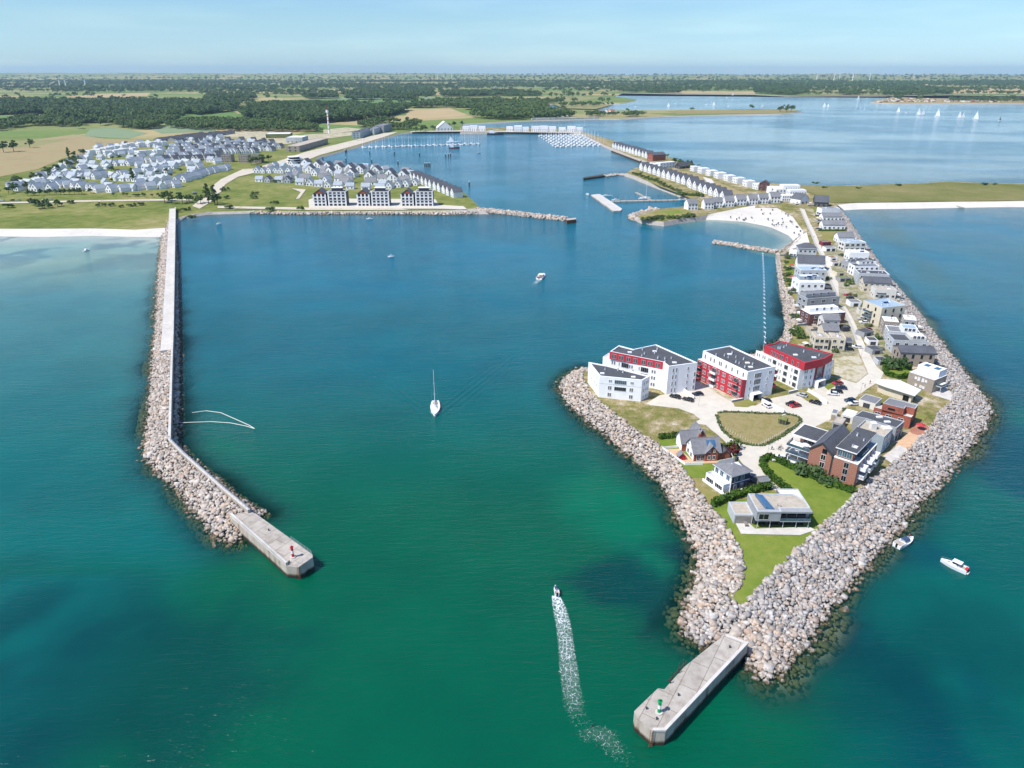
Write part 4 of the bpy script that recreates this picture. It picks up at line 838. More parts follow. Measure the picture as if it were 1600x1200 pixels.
# ---------------------------------------------------------------- the middle block: red below, white penthouse
t, q = traced('apartment_block', 'apartment block with red lower storeys and white top storey, middle of the three big ones', 'apartment block', [(1098,548),(1141,540),(1212,572),(1168,581)], ZT)
A_, B_, C_, D_ = (q(p, ZT) for p in ((1098.5,548),(1141,540),(1212,572.5),(1168.5,581)))
l0, l1, l2 = q((1090,561), ZL), q((1160.3,593), ZL), q((1167.5,591), ZL)
l2 = tuple(Vector(D_)+(Vector(l1)-Vector(D_))*.18)
e = (Vector(B_)-Vector(A_)).normalized()
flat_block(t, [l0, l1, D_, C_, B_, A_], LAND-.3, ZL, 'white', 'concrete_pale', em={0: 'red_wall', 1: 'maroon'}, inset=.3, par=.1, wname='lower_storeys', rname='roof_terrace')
flat_block(t, [A_, D_, C_, B_], ZL, ZT, 'white', 'roof_dark', wname='top_storey', inset=.5)
L0 = (Vector(l1)-Vector(l0)).length
for u in (.06, .40, .88):
    for i, zz in enumerate((.5, 3.3, 6.1)):
        window(t, l0, l1, L0*u, LAND+zz, 2.5, 2.1, 'white', 'glass', 3)
        if i or u < .8: balcony(t, l0, l1, L0*u, LAND+zz-.1, 3., 1.2, 'white' if u == .40 else 'red_wall', 'concrete_pale')
windows(t, l0, l1, (.16, .20, .28, .50, .59, .63, .74, .78, .96), [LAND+.8, LAND+3.6, LAND+6.4], .75, 1.6)
windows(t, A_, D_, (.07, .2, .28, .4, .44, .55, .68, .8, .92), [ZL+.4], .8, 1.9)
windows(t, D_, C_, (.14, .74), [LAND+.9, LAND+3.8, LAND+6.6], .6, 1.6); windows(t, D_, C_, (.30, .36, .42, .48), [LAND+3.1, LAND+5.9, LAND+8.6], .9, 2.1); windows(t, D_, C_, (.8, .86), [LAND+9.2], .7, 1.5)
LD = (Vector(C_)-Vector(D_)).length
en = MB(); en.box(-2.2, 2.2, .02, 2., 2.5, 2.75, 'white').box(-2.2, -2., .02, 2., 0, 2.5, 'white').box(2., 2.2, .02, 2., 0, 2.5, 'white').box(-1.9, 1.9, .02, .1, 0, 2.4, 'glass'); d = (Vector(C_)-Vector(D_)).normalized(); p = Vector(D_)+d*LD*.36
o = en.build('entrance_porch', t); o.location = (p.x, p.y, LAND); o.rotation_euler = (0, 0, math.atan2(-d.x, d.y)-math.pi/2)
for zz in (3.2, 6.0, 8.8): 
    for u in (.06, .3): balcony(t, C_, B_, (Vector(B_)-Vector(C_)).length*u, LAND+zz, 3., 1.6, 'red_wall', 'maroon')
roof_bits(t, [q(p, ZT) for p in ((1173,572.5),(1119,554.5),(1132,555),(1138,558),(1144,551),(1140,552.5),(1150,557.5),(1162,560.5),(1150,565),(1155,567),(1168,566),(1164,573),(1176,568.5))], ZT-.4)
# ---------------------------------------------------------------- the right block: red crown and recess
t, q = traced('apartment_block', 'white apartment block with red crown and red glazed recess, right of the three big ones', 'apartment block', [(1195,539),(1218,532),(1302,552),(1258,567)], ZT)
A_, B1_, B2_, C_, D_, E_ = (q(p, ZT) for p in ((1195,539),(1210,536.5),(1218,532),(1302,552.5),(1287.5,560.5),(1258,567)))
l0, l1, l2, l3, l4 = q((1181.5,547), ZL), q((1250.2,577.3), ZL), q((1274.5,573.4), ZL), q((1290,568), ZL), q((1303,561), ZL)
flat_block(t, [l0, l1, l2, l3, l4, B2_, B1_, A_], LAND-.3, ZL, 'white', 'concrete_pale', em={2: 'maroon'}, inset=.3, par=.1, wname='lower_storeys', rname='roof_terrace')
flat_block(t, [A_, E_, D_, C_, B2_, B1_], ZL, ZT, 'red_wall', 'roof_dark', wname='top_storey', inset=.5)
L0 = (Vector(l1)-Vector(l0)).length
windows(t, l0, l1, (.05, .095, .18, .225, .32, .36, .55, .60, .84), [LAND+.8, LAND+3.6, LAND+6.4], .6, 1.5)
for u in (.45, .71, .93):
    for zz in (.6, 3.4, 6.2): window(t, l0, l1, L0*u, LAND+zz, 1.9, 1.8, 'grey_light', 'glass', 2)
windows(t, l1, l2, (.36, .48, .78), [LAND+.9, LAND+3.7, LAND+6.5], .6, 1.7)
L2_ = (Vector(l3)-Vector(l2)).length
for zz in (3., 5.6, 8.2): window(t, l2, l3, L2_*.5, LAND+zz, L2_*.5, 2.4, 'grey_light', 'glass_blue', 2)
windows(t, A_, E_, (.2, .28, .34, .42, .47, .58, .72, .85), [ZL+.4], .8, 1.9, 'grey_light'); windows(t, l3, l4, (.35, .7), [LAND+.9, LAND+3.7, LAND+6.5], .6, 1.5)
en = MB(); en.box(-2.4, 2.4, .02, 2.2, 2.6, 2.85, 'white').box(-2.4, -2.2, .02, 2.2, 0, 2.6, 'white').box(2.2, 2.4, .02, 2.2, 0, 2.6, 'white').box(-1.9, 1.9, .02, .1, 0, 2.4, 'glass'); d = (Vector(l3)-Vector(l2)).normalized(); p = Vector(l2).lerp(Vector(l3), .45)
o = en.build('entrance_porch', t); o.location = (p.x, p.y, LAND); o.rotation_euler = (0, 0, math.atan2(-d.x, d.y)-math.pi/2)
roof_bits(t, [q(p, ZT) for p in ((1272,557.5),(1216,543.5),(1225,542),(1229,539),(1256,549),(1243,553.5),(1280,554.5),(1219,544))], ZT-.4)
ms = q((1194.5,537), ZT); MB().tube((ms[0], ms[1], LAND), (ms[0]-.2, ms[1], ZT+5.5), .09, 'white', .05).build('mast', t)
# low ramp walls in front of the blocks
def low_wall(label, a, b, h, thick=.35, mat='white', name='garden_wall', z=LAND):
    A, B = G(*a, z), G(*b, z); L_ = (B-A).length; t = thing(name, label, 'wall', A, math.atan2(B.y-A.y, B.x-A.x))
    MB().box(0, L_, -thick/2, thick/2, -.3, h, mat).build('wall', t); MB().box(-.04, L_+.04, -thick/2-.05, thick/2+.05, h, h+.08, 'white' if mat != 'timber' else mat).build('coping', t)
low_wall('white ramp wall beside the dark parked cars below the left big block', (1068,612), (1084,624), 1.3)
low_wall('white ramp wall running from the entrance of the middle red and white block', (1190,628), (1225,645), 1.3)
low_wall('white ramp wall running from the entrance of the right red crowned block', (1262,612), (1292,631), 1.3)
low_wall('short grey retaining wall at the foot of the middle red block', (1143,629), (1163,625), 1., mat='grey_wall')
low_wall('short grey retaining wall at the foot of the right red crowned block', (1232,615), (1246,612), 1., mat='grey_wall')
# ================================================================== HOUSES BY LOCAL FRAME
def frame(name, label, cat, a, b, z=LAND, group=None):
    A, B = G(*a, z), G(*b, z); return thing(name, label, cat, A, math.atan2(B.y-A.y, B.x-A.x), group), (B-A).length
def rect(x0, x1, y0, y1): return [(x0, y0), (x1, y0), (x1, y1), (x0, y1)]
def gable(parent, x0, x1, y0, y1, ze, zr, wallm, roofm, axis='x', over=.35, z0=-.3, ends=None, names=('wall', 'roof')):
    """pitched house body: ridge along axis"""
    b = MB(); r = MB(); th = .18
    if axis == 'x':
        ym = (y0+y1)/2; s = (zr-ze)/((y1-y0)/2)
        b.walls(rect(x0, x1, y0, y1), z0, ze, wallm, {1: ends, 3: ends} if ends else None)
        for x, o in ((x0, 1), (x1, 0)): b.add([(x, y0, ze), (x, y1, ze), (x, ym, zr)], [(0, 2, 1) if o else (0, 1, 2)], ends or wallm)
        for sgn, ya in ((1, y0), (-1, y1)):
            yo = ya-sgn*over; zo = ze-s*over
            P_ = [(x0-over, yo, zo+.03), (x1+over, yo, zo+.03), (x1+over, ym, zr+.03), (x0-over, ym, zr+.03)]
            Q_ = [(x, y, z+th) for x, y, z in P_]; f = [(4, 5, 6, 7), (3, 2, 1, 0), (0, 1, 5, 4), (1, 2, 6, 5), (3, 0, 4, 7)]
            if sgn < 0: f = [tuple(reversed(k)) for k in f]
            r.add(P_+Q_, f, roofm)
        r.box(x0-over, x1+over, ym-.12, ym+.12, zr+.1, zr+.26, roofm)
    else:
        xm = (x0+x1)/2; s = (zr-ze)/((x1-x0)/2)
        b.walls(rect(x0, x1, y0, y1), z0, ze, wallm, {0: ends, 2: ends} if ends else None)
        for y, o in ((y0, 0), (y1, 1)): b.add([(x0, y, ze), (x1, y, ze), (xm, y, zr)], [(0, 2, 1) if o else (0, 1, 2)], ends or wallm)
        for sgn, xa in ((1, x0), (-1, x1)):
            xo = xa-sgn*over; zo = ze-s*over
            P_ = [(xo, y0-over, zo+.03), (xo, y1+over, zo+.03), (xm, y1+over, zr+.03), (xm, y0-over, zr+.03)]
            Q_ = [(x, y, z+th) for x, y, z in P_]; f = [(7, 6, 5, 4), (0, 1, 2, 3), (4, 5, 1, 0), (5, 6, 2, 1), (7, 4, 0, 3)]
            if sgn < 0: f = [tuple(reversed(k)) for k in f]
            r.add(P_+Q_, f, roofm)
        r.box(xm-.12, xm+.12, y0-over, y1+over, zr+.1, zr+.26, roofm)
    return b.build(names[0], parent), r.build(names[1], parent)
def hip(parent, x0, x1, y0, y1, ze, zr, wallm, roofm, over=.5, z0=-.3):
    MB().walls(rect(x0, x1, y0, y1), z0, ze, wallm).build('wall', parent); r = MB(); w, d = x1-x0, y1-y0; k = min(w, d)/2
    X0, X1, Y0, Y1 = x0-over, x1+over, y0-over, y1+over
    if w >= d: a, b = (x0+k, (y0+y1)/2), (x1-k+.01, (y0+y1)/2)
    else: a, b = ((x0+x1)/2, y0+k), ((x0+x1)/2, y1-k+.01)
    V = [(X0, Y0, ze), (X1, Y0, ze), (X1, Y1, ze), (X0, Y1, ze), (*a, zr), (*b, zr)]
    V2 = [(x, y, ze-.2) for x, y, z in V[:4]]
    F = [(0, 1, 5, 4), (1, 2, 5), (2, 3, 4, 5), (3, 0, 4)] if w >= d else [(0, 1, 4), (1, 2, 5, 4), (2, 3, 5), (3, 0, 4, 5)]
    r.add(V, F, roofm); r.add(V[:4]+V2, [(4, 5, 1, 0), (5, 6, 2, 1), (6, 7, 3, 2), (7, 4, 0, 3), (7, 6, 5, 4)], 'white'); r.build('roof', parent)
# ---------------------------------------------------------------- dark brick and clay house: the big brick apartment house
t, L0 = frame('brick_apartment_house', 'large red brick apartment house with long narrow windows and a dark gable roof', 'apartment house', (1259,735), (1333,761))
D0 = 17.5; xs = L0*.47; zl = 7.7
b = MB(); b.walls(rect(L0*.51, L0, 0, D0), -.3, zl, 'brick_tan_courses'); b.build('wall', t)
flat_block(t, rect(L0*.51, L0, 0, D0), zl, zl+.35, 'white', 'grey_blue', par=.3, inset=.5, wname='parapet', rname='roof_terrace')
MB().box(xs, L0*.51, .25, D0-.2, -.3, 8.6, 'anthracite').build('glazed_joint', t)
gable(t, 0, xs, 0, D0, 7.9, 10.9, 'brick_tan_courses', 'roof_slate', 'y', .25, names=('gable_wall', 'gable_roof'))
tr = MB(); xm = xs/2
for (xa, za), (xb, zb) in (((-.3, 7.75), (xm, 11.1)), ((xm, 11.1), (xs+.3, 7.75))):
    tr.add([(xa, -.36, za-.15), (xb, -.36, zb-.15), (xb, -.36, zb+.35), (xa, -.36, za+.35), (xa, .2, za-.15), (xb, .2, zb-.15), (xb, .2, zb+.35), (xa, .2, za+.35)], [(0, 1, 2, 3), (4, 7, 6, 5), (3, 2, 6, 7), (0, 4, 5, 1), (0, 3, 7, 4), (1, 5, 6, 2)], 'anthracite')
tr.build('gable_trim', t)
flat_block(t, rect(L0*.53, L0*.86, .7, D0+.5), zl+.36, zl+3.1, 'brick_tan', 'roof_dark', 'brick_tan', par=.2, inset=.3, wname='penthouse_wall', rname='penthouse_lower_roof')
rf = MB(); rf.box(L0*.50, L0*.93, .2, D0+1.2, zl+3.11, zl+3.4, 'white'); rf.build('fascia', t)
rf = MB(); rf.box(L0*.505, L0*.925, .35, D0+1.05, zl+3.402, zl+3.46, 'roof_dark'); rf.build('penthouse_roof', t)
roof_bits(t, [(L0*.8, 4.), (L0*.66, 12), (L0*.76, 3.5), (L0*.84, 10)], zl+3.46)
for x, zz in ((L0*.30, (.3, 2.9, 5.5)), (L0*.78, (.8, 3.2, 5.4))):
    for k in zz: window(t, (0, 0), (L0, 0), x, k, 1.5, 1.9, 'white' if (k+x) % 2 > .8 else 'grey_light', 'glass', 1)
window(t, (0, 0), (L0, 0), L0*.31, 7.9, 1.5, 1.5, 'anthracite', 'glass', 0)
for x in (.6, .69, .79): window(t, (0, .7), (L0, .7), L0*x, zl+.7, 1.5, 1.9, 'grey_light', 'glass_blue', 1)
for k in (.5, 3., 5.5):
    for yy in (3, 6.5, 10, 14): window(t, (L0, 0), (L0, D0), yy, k, 1.4, 2., 'white', 'glass', 1)
    for yy in (3., 9., 14.): balcony(t, (L0, 0), (L0, D0), yy, k-.1 if k > 1 else 2.6, 3., 2., 'white', 'white')
MB().box(L0*.87, L0-.6, D0*.3, D0*.62, zl+.08, zl+1.2, 'glass_blue').build('terrace_screen', t)
lw_ = rect(-9., -.02, 5.5, 16.)
flat_block(t, [(-8.2, 6.), (-.05, 6.), (-.05, 16.), (-8.2, 16.)], 7.4, 7.9, 'white', 'roof_dark', par=.12, inset=.25, wname='wing_fascia', rname='wing_roof')
MB().walls(rect(-6., -.02, 8., 15.6), -.3, 7.4, 'brick_tan').build('wing_wall', t)
for k in (-.1, 2.4, 4.9):
    sb = MB(); sb.box(-8.4, -.1, 3., 7.98, k-.2 if k > 0 else .02, k if k > 0 else .1, 'white').box(-8.4, -.1, 3., 3.07, max(k, .1), max(k, .1)+.95, 'glass_blue').box(-8.4, -8.33, 3.07, 7.98, max(k, .1), max(k, .1)+.95, 'glass_blue'); sb.build('balcony', t)
    window(t, (-6., 8.), (0, 8.), 3., max(k, 0)+.15, 4., 2., 'grey_light', 'glass', 2)
for x in (-8.2, -4.2): MB().tube((x, 3.2, -.2), (x, 3.2, 7.45), .08, 'white', n=6).build('post', t)
for k in range(2): MB().tube((-5.+2*k, 4.5, 2.4+2.5*k), (-5.+2*k, 4.5, 4.2+2.5*k), .04, 'steel', n=5).tube((-5.+2*k, 4.5, 3.9+2.5*k), (-5.+2*k, 4.5, 4.5+2.5*k), 1.3, 'white', .05, n=8).build('parasol', t)
# ---------------------------------------------------------------- modern timber and grey house at the tip
t, L0 = frame('modern_house', 'flat roofed grey modern house on the southern lawn with deep shaded ground floor', 'house', (1179,827), (1264,827.5))
L0 = L0; zr = 5.9
flat_block(t, [(0, 0), (L0*.44, 0), (L0*.44, 1.6), (L0, 1.6), (L0, 6.5), (L0*.86, 9.), (0, 9.)], 2.7, zr, 'grey_wall', 'roof_pale', 'grey_light', par=.25, inset=.4, wname='upper_wall', rname='roof')
MB().box(-.05, L0+.05, -.1, 1.58, zr-.55, zr-.02, 'grey_wall').build('canopy', t)
MB().box(L0*.44+.02, L0, .0, 1.58, 2.5, 2.68, 'grey_light').box(L0*.44+.02, L0, .0, .06, 2.68, 3.55, 'glass_blue').box(L0-.06, L0, .06, 1.58, 2.68, 3.55, 'glass_blue').build('balcony', t)
MB().walls(rect(.3, L0*.9, 2.2, 8.8), -.2, 2.7, 'anthracite').build('ground_wall', t)
window(t, (0, 0), (L0, 0), L0*.13, 3.2, 2.8, 1.9, 'grey_light', 'glass', 1)
for u in (.5, .68, .86): window(t, (0, 1.6), (L0, 1.6), L0*u, 2.85, 2.5, 2.2, 'anthracite', 'glass', 1)
for u in (.12, .36, .6, .82): window(t, (.3, 2.2), (L0*.9, 2.2), L0*u, .1, 3., 2.3, 'anthracite', 'glass', 2)
for u in (.05, .28, .52, .76, .985): MB().tube((L0*u, .5, -.1), (L0*u, .5, 2.72), .09, 'grey_light', n=6).build('column', t)
flat_block(t, rect(-5.2, -.02, 2.6, 9.), -.2, 3.1, 'grey_light', 'roof_pale', 'grey_light', par=.25, inset=.35, wname='annex_wall', rname='annex_roof')
MB().box(-4.9, -.4, 2.54, 2.59, .1, 2.6, 'timber').build('sliding_shutter', t)
flat_block(t, rect(L0*.72, L0*1.14, 9.02, 16.), -.2, 3.2, 'timber', 'roof_white', 'grey_light', par=.2, inset=.35, wname='garage_wall', rname='garage_roof')
flat_block(t, rect(L0+.02, L0*1.14, 6.2, 9.), -.2, 3.2, 'timber', 'roof_white', 'grey_light', par=.2, inset=.35, wname='garage_wall', rname='garage_roof')
so_ = MB(); so_.add([(2.6, 1.2, zr-.1), (5., 1.0, zr-.1), (3.9, 8., zr-.1), (1.7, 8., zr-.1), (2.6, 1.2, zr+.7), (5., 1.0, zr+.15), (3.9, 8., zr+.15), (1.7, 8., zr+.7)], [(4, 5, 6, 7), (0, 1, 5, 4), (2, 3, 7, 6), (3, 0, 4, 7), (1, 2, 6, 5)], 'solar_pale'); so_.build('solar_panel', t)
MB().tube((6.5, 3., zr-.3), (6.5, 3., zr+.6), .1, 'steel').tube((7.2, 2.6, zr-.3), (7.2, 2.6, zr+.3), .15, 'steel').build('vent_pipe', t)
# ---------------------------------------------------------------- navy house
t, L0 = frame('navy_house', 'navy blue and white house with low hipped grey roof behind a clipped hedge', 'house', (1140,769), (1169,760.5))
hip(t, 0, L0, 0, 7.6, 5.7, 7.3, 'navy', 'roof_grey', .55)
MB().walls(rect(-.03, .2, -.03, 7.63), -.3, 5.66, 'white').build('white_gable_cladding', t); MB().box(.2, L0+.03, -.04, -.005, 2.75, 2.95, 'white').build('string_course', t)
flat_block(t, rect(-2.6, -.05, .2, 8.2), -.3, 3.1, 'white', 'grey_light', 'white', par=.6, inset=.15, wname='bay_wall', rname='bay_terrace')
for u in (2., 6.): window(t, (-2.6, 8.2), (-2.6, .2), u, .2, 3.2, 2., 'white', 'glass', 3)
for u in (1.2, 3.4, 6.2): window(t, (-.03, 7.6), (-.03, 0), u, 3.3, 1.5, 2., 'white', 'glass_blue', 1)
for u in (.25, .6): window(t, (0, 0), (L0, 0), L0*u, 3.3, 1.3, 1.8, 'grey_light', 'glass_blue', 1); window(t, (0, 0), (L0, 0), L0*u, .3, 1.2, 2., 'grey_light', 'glass_blue', 1)
b = MB(); b.add([(3., 2., 6.35), (5.6, 2., 6.35), (5.6, 4., 7.05), (3., 4., 7.05), (3., 2., 6.5), (5.6, 2., 6.5), (5.6, 4., 7.2), (3., 4., 7.2)], [(4, 5, 6, 7), (0, 1, 5, 4), (1, 2, 6, 5), (2, 3, 7, 6), (3, 0, 4, 7)], 'roof_white'); b.build('roof_hatch', t)
MB().box(6., 6.7, 5., 5.8, 6, 7.9, 'anthracite').build('chimney', t)
low_wall('white garden wall round the terrace of the navy blue house', (1098,751), (1132,775), .7); low_wall('pale grey garden wall between the navy blue house and the clipped hedge', (1133,776), (1174,763), .8, mat='grey_light')
t, L0 = frame('garden_shed', 'small grey shed with a low pitched roof beside the navy blue house', 'shed', (1186,762), (1201,760)); gable(t, 0, L0, 0, 3., 1.9, 2.7, 'timber', 'roof_grey', 'x', .2)
MB().box(L0*.3, L0*.7, -.04, -.005, 0, 1.8, 'anthracite').build('door', t)
# ---------------------------------------------------------------- red brick cottage
t, L0 = frame('brick_cottage', 'red brick cottage with grey pitched roofs, dormer gable and white fenced terrace', 'house', (1083,721), (1124,718.5))
gable(t, 0, L0, 0, 7., 3.1, 6.6, 'brick_red', 'roof_grey', 'x', .45, ends='white'); gable(t, -1.6, L0*.72, 7.02, 12.5, 3.1, 6.2, 'brick_red', 'roof_grey', 'x', .4, ends='white', names=('rear_wall', 'rear_roof'))
gable(t, L0*.42, L0*.42+4.2, -.5, 3.4, 3.2, 5.5, 'brick_red', 'roof_grey', 'y', .35, names=('dormer_wall', 'dormer_roof'))
gable(t, L0*.34, L0*.34+4.6, 8., 14.5, 3.3, 7., 'brick_red', 'roof_grey', 'y', .35, names=('rear_gable_wall', 'rear_gable_roof'))
for x in (L0*.42+1.3, L0*.42+2.9):
    window(t, (0, -.5), (L0, -.5), x, .6, 1., 1.5, 'white'); window(t, (0, -.5), (L0, -.5), x, 3.2, .7, 1., 'white')
for x in (1.6, 3.): window(t, (0, 0), (L0, 0), x, .2, 1.1, 2.1, 'white')
for y in (2., 4.8): window(t, (0, 7), (0, 0), y, .5, 1.4, 1.8, 'white'); window(t, (0, 7), (0, 0), y, 3.4, .9, 1.1, 'white')
b = MB(); s_ = 3.5/3.5; b.add([(L0-4.2, .9, 4.25), (L0-1.2, .9, 4.25), (L0-1.2, 2.7, 6.05), (L0-4.2, 2.7, 6.05)], [(0, 1, 2, 3)], 'solar_pale'); b.build('solar_panel', t)
MB().box(3., 3.7, 4.6, 5.3, 5., 7.4, 'brick_red').build('chimney', t); MB().box(L0*.55, L0*.55+.6, 8.6, 9.2, 5., 7., 'anthracite').build('chimney', t)
gable(t, L0+.3, L0+3.6, .3, 4.6, 1.9, 3.2, 'brick_red', 'roof_dark', 'y', .3, names=('lean_to_wall', 'lean_to_roof'))
gable(t, -4.6, -2.4, 1., 3., 1.5, 2.5, 'red_paint', 'roof_grey', 'y', .2, names=('playhouse_wall', 'playhouse_roof'))
for (xa, ya), (xb, yb) in (((-3.5, -2.), (2.4, -2.4)), ((-3.5, -2.), (-7.5, 9.)), ((-7.5, 9.), (-2, 9.5)), ((L0*.86, -2.), (L0+4.4, -.6)), ((L0+4.4, -.6), (L0+5, 3))):
    d = Vector((xb-xa, yb-ya)); L_ = d.length; d /= L_; nv_ = Vector((-d.y, d.x))*.05
    fc = MB(); fc.add([(xa-nv_.x, ya-nv_.y, 0), (xb-nv_.x, yb-nv_.y, 0), (xb+nv_.x, yb+nv_.y, 0), (xa+nv_.x, ya+nv_.y, 0), (xa-nv_.x, ya-nv_.y, .95), (xb-nv_.x, yb-nv_.y, .95), (xb+nv_.x, yb+nv_.y, .95), (xa+nv_.x, ya+nv_.y, .95)], [(4, 5, 6, 7), (0, 1, 5, 4), (2, 3, 7, 6), (1, 2, 6, 5), (3, 0, 4, 7)], 'white'); fc.build('terrace_fence', t)
tb = MB(); tb.flat(ccw([(-3.3, -1.9), (L0*.9, -1.9), (L0*.9, -.6), (0, -.1), (-1.7, 8.5), (-7.2, 8.8)]), .12, 'terrace_clay'); tb.build('terrace_floor', t)
# ---------------------------------------------------------------- grey blue house with roof terrace, dark roofed neighbour, brick cube, white bungalow, taupe cube
def bx(t, x0, x1, y0, y1, z0, z1, wallm, roofm, capm=None, **k): return flat_block(t, rect(x0, x1, y0, y1), z0, z1, wallm, roofm, capm, **k)
t, q = traced('terrace_house', 'grey blue house with sunlit roof terrace behind the brick apartment house', 'house', [(1339,666),(1352,655),(1396,668),(1382,682)], LAND+6.6)
z = LAND+6.6; fp = [q(p, z) for p in ((1339,667),(1382,682.5),(1396,668.5),(1352,655.5))]
flat_block(t, fp, LAND-.3, z, 'grey_blue', 'roof_pale', 'grey_light', par=.7, inset=.2)
windows(t, fp[0], fp[1], (.18, .5), [LAND+4.4], 1.2, 1.2, 'anthracite', 'glass'); windows(t, fp[1], fp[2], (.25, .65), [LAND+3.6, LAND+.5], 2.2, 2., 'white', 'glass_blue', 1)
c = Vector(fp[3]).lerp(Vector(fp[1]), .45); MB().box(c.x-1, c.x+.8, c.y-.6, c.y+1.2, z-.7, z+1.6, 'offwhite').build('roof_hut', t); MB().box(c.x+3, c.x+6, c.y-1.2, c.y+1.4, z-.69, z-.1, 'offwhite').build('roof_bench', t)
t, q = traced('long_house', 'long house with a dark flat roof and two white skylights below the brick cube house', 'house', [(1337,649),(1348,641),(1414,658),(1402,668)], LAND+5.6)
z = LAND+5.6; fp = [q(p, z) for p in ((1334,650),(1353,653.5),(1401,668.5),(1413.5,658),(1348,641))]
flat_block(t, fp, LAND-.3, z, 'grey_wall', 'roof_dark', 'grey_light', par=.2, inset=.25); L_ = (Vector(fp[3])-Vector(fp[2])).length
windows(t, fp[2], fp[3], (.3, .7), [LAND+.4, LAND+3.2], 1.8, 1.9, 'anthracite', 'glass_blue')
for p in ((1374,651.5),(1386.5,659)): c = q(p, z); MB().box(c[0]-1., c[0]+1., c[1]-.5, c[1]+.5, z-.2, z+.2, 'white').build('skylight', t)
t, q = traced('brick_cube_house', 'dark red brick cube house with a cut out roof terrace above the clay terrace', 'house', [(1379,629),(1390,621),(1435,633),(1413,639)], LAND+7.2)
z = LAND+7.2; P1, P2, P3, P4, P5, P6 = (q(p, z) for p in ((1379.5,630),(1413,638.5),(1416,634.5),(1430,638.5),(1435,632.5),(1390.5,621)))
flat_block(t, [P1, P2, P3, P4, P5, P6], LAND+4.6, z, 'brick_red', 'roof_grey', 'grey_light', par=.25, inset=.25, wname='upper_wall')
g1, g2 = q((1365.5,646), LAND), q((1420,673), LAND); u1 = Vector(q((1366,636), LAND+4.6)); u2 = Vector(q((1424,652), LAND+4.6))
flat_block(t, [tuple(u1), tuple(u2), tuple(Vector(P5)+(Vector(P4)-Vector(P5))*0), P6], LAND-.3, LAND+4.59, 'brick_red', 'concrete_pale', 'offwhite', par=.1, inset=.3, wname='wall', rname='roof_terrace')
windows(t, P1, P2, (.45,), [LAND+5.4], 2.4, .7, 'anthracite', 'glass'); windows(t, tuple(u1), tuple(u2), (.12, .42, .75), [LAND+2.4], 1.9, .8, 'white', 'glass'); windows(t, tuple(u2), P5, (.3, .7), [LAND+.4], 2.2, 2., 'anthracite', 'glass_blue')
t, q = traced('white_bungalow', 'long white roofed bungalow with a shaded veranda between taupe and brick houses', 'house', [(1370,592),(1440,609),(1430,618),(1382,603)], LAND+4)
z = LAND+4.; fp = [q(p, z) for p in ((1367,597),(1382,603),(1430,618),(1439.5,609),(1406,594),(1372,592))]
ro = MB(); f = ccw(fp); ro.flat(f, z, 'roof_white'); ro.walls(f, z-.35, z, 'white'); ro.flat(f, z-.35, 'white', False); ro.build('roof', t)
ins = offset(f, -1.3); MB().walls(ins, LAND-.3, z-.35, 'cream').build('wall', t)
for i in range(len(ins)):
    a, b = ins[i], ins[(i+1) % len(ins)]; L_ = (Vector(b)-Vector(a)).length
    if L_ > 4: window(t, a, b, L_*.8, LAND+.2, 2.2, 2.2, 'anthracite', 'glass', 1)
t, L0 = frame('taupe_house', 'taupe rendered cube house with a white top storey carrying two solar panels', 'house', (1416,601), (1455,614.5))
bx(t, 0, L0, 0, 9.5, -.3, 5.6, 'taupe', 'concrete_pale', 'white', par=.1, wname='wall', rname='roof_terrace'); bx(t, 1., L0-.5, 3.6, 9., 5.5, 8.3, 'white', 'roof_white', par=.2, wname='top_wall', rname='roof')
for u, zz in ((.3, 3.6), (.42, 3.3), (.58, 3.3), (.70, 3.6), (.36, .8), (.55, .8), (.66, .7)): window(t, (0, 0), (L0, 0), L0*u, zz, .9, 1.5 if zz < 3.5 and zz > 1 else 1., 'white', 'roof_white', 0)
for x in (2.4, L0-3.6): MB().box(x, x+1.9, 5., 7.5, 8.15, 8.3, 'solar_pale').build('solar_panel', t)
MB().box(L0+.05, L0+2.2, 2., 8., 2.7, 2.9, 'white').box(L0+.05, L0+2.2, 2., 2.06, 2.9, 3.8, 'glass_blue').box(L0+2.14, L0+2.2, 2.06, 8., 2.9, 3.8, 'glass_blue').build('balcony', t)
for y in (2.1, 7.9): MB().tube((L0+2.1, y, -.2), (L0+2.1, y, 2.7), .07, 'white', n=6).build('post', t)
# small outbuildings of the brick quarter
def shed(name, label, cat, a, b, dep, h, wallm, roofm, door='anthracite', dark=0):
    t, L0 = frame(name, label, cat, a, b); bx(t, 0, L0, 0, dep, -.3, h, wallm, roofm, par=.12, inset=.18)
    nd = max(1, int(L0/3.2)); 
    for i in range(nd):
        c = L0*(i+.5)/nd; w_ = min(2.4, L0/nd*.78); MB().box(c-w_/2, c+w_/2, -.05, -.006, .05, h*.72, door).build('door', t)
    return t
shed('garage', 'grey open topped bin store beside the dark wing of the brick apartment house', 'shed', (1299,669), (1314,673), 5.5, 2.6, 'grey_wall', 'roof_pale')
shed('garage', 'cream walled garage with mauve roof in front of the dark brick cube house', 'garage', (1340,633.5), (1366,641), 7., 2.6, 'offwhite', 'roof_grey')
shed('garage', 'pale garage with a cream roof beside the dark long house', 'garage', (1313,657), (1331,662), 6., 2.6, 'offwhite', 'roof_white')
shed('carport', 'small white carport at the road edge near the bin store', 'carport', (1297,654), (1306,656), 4., 2.4, 'offwhite', 'roof_grey', 'taupe')
MB_ = None
t, L0 = frame('kiosk', 'dark green utility kiosk on a pale slab on the dry green', 'kiosk', (1215,661.5), (1227,665))
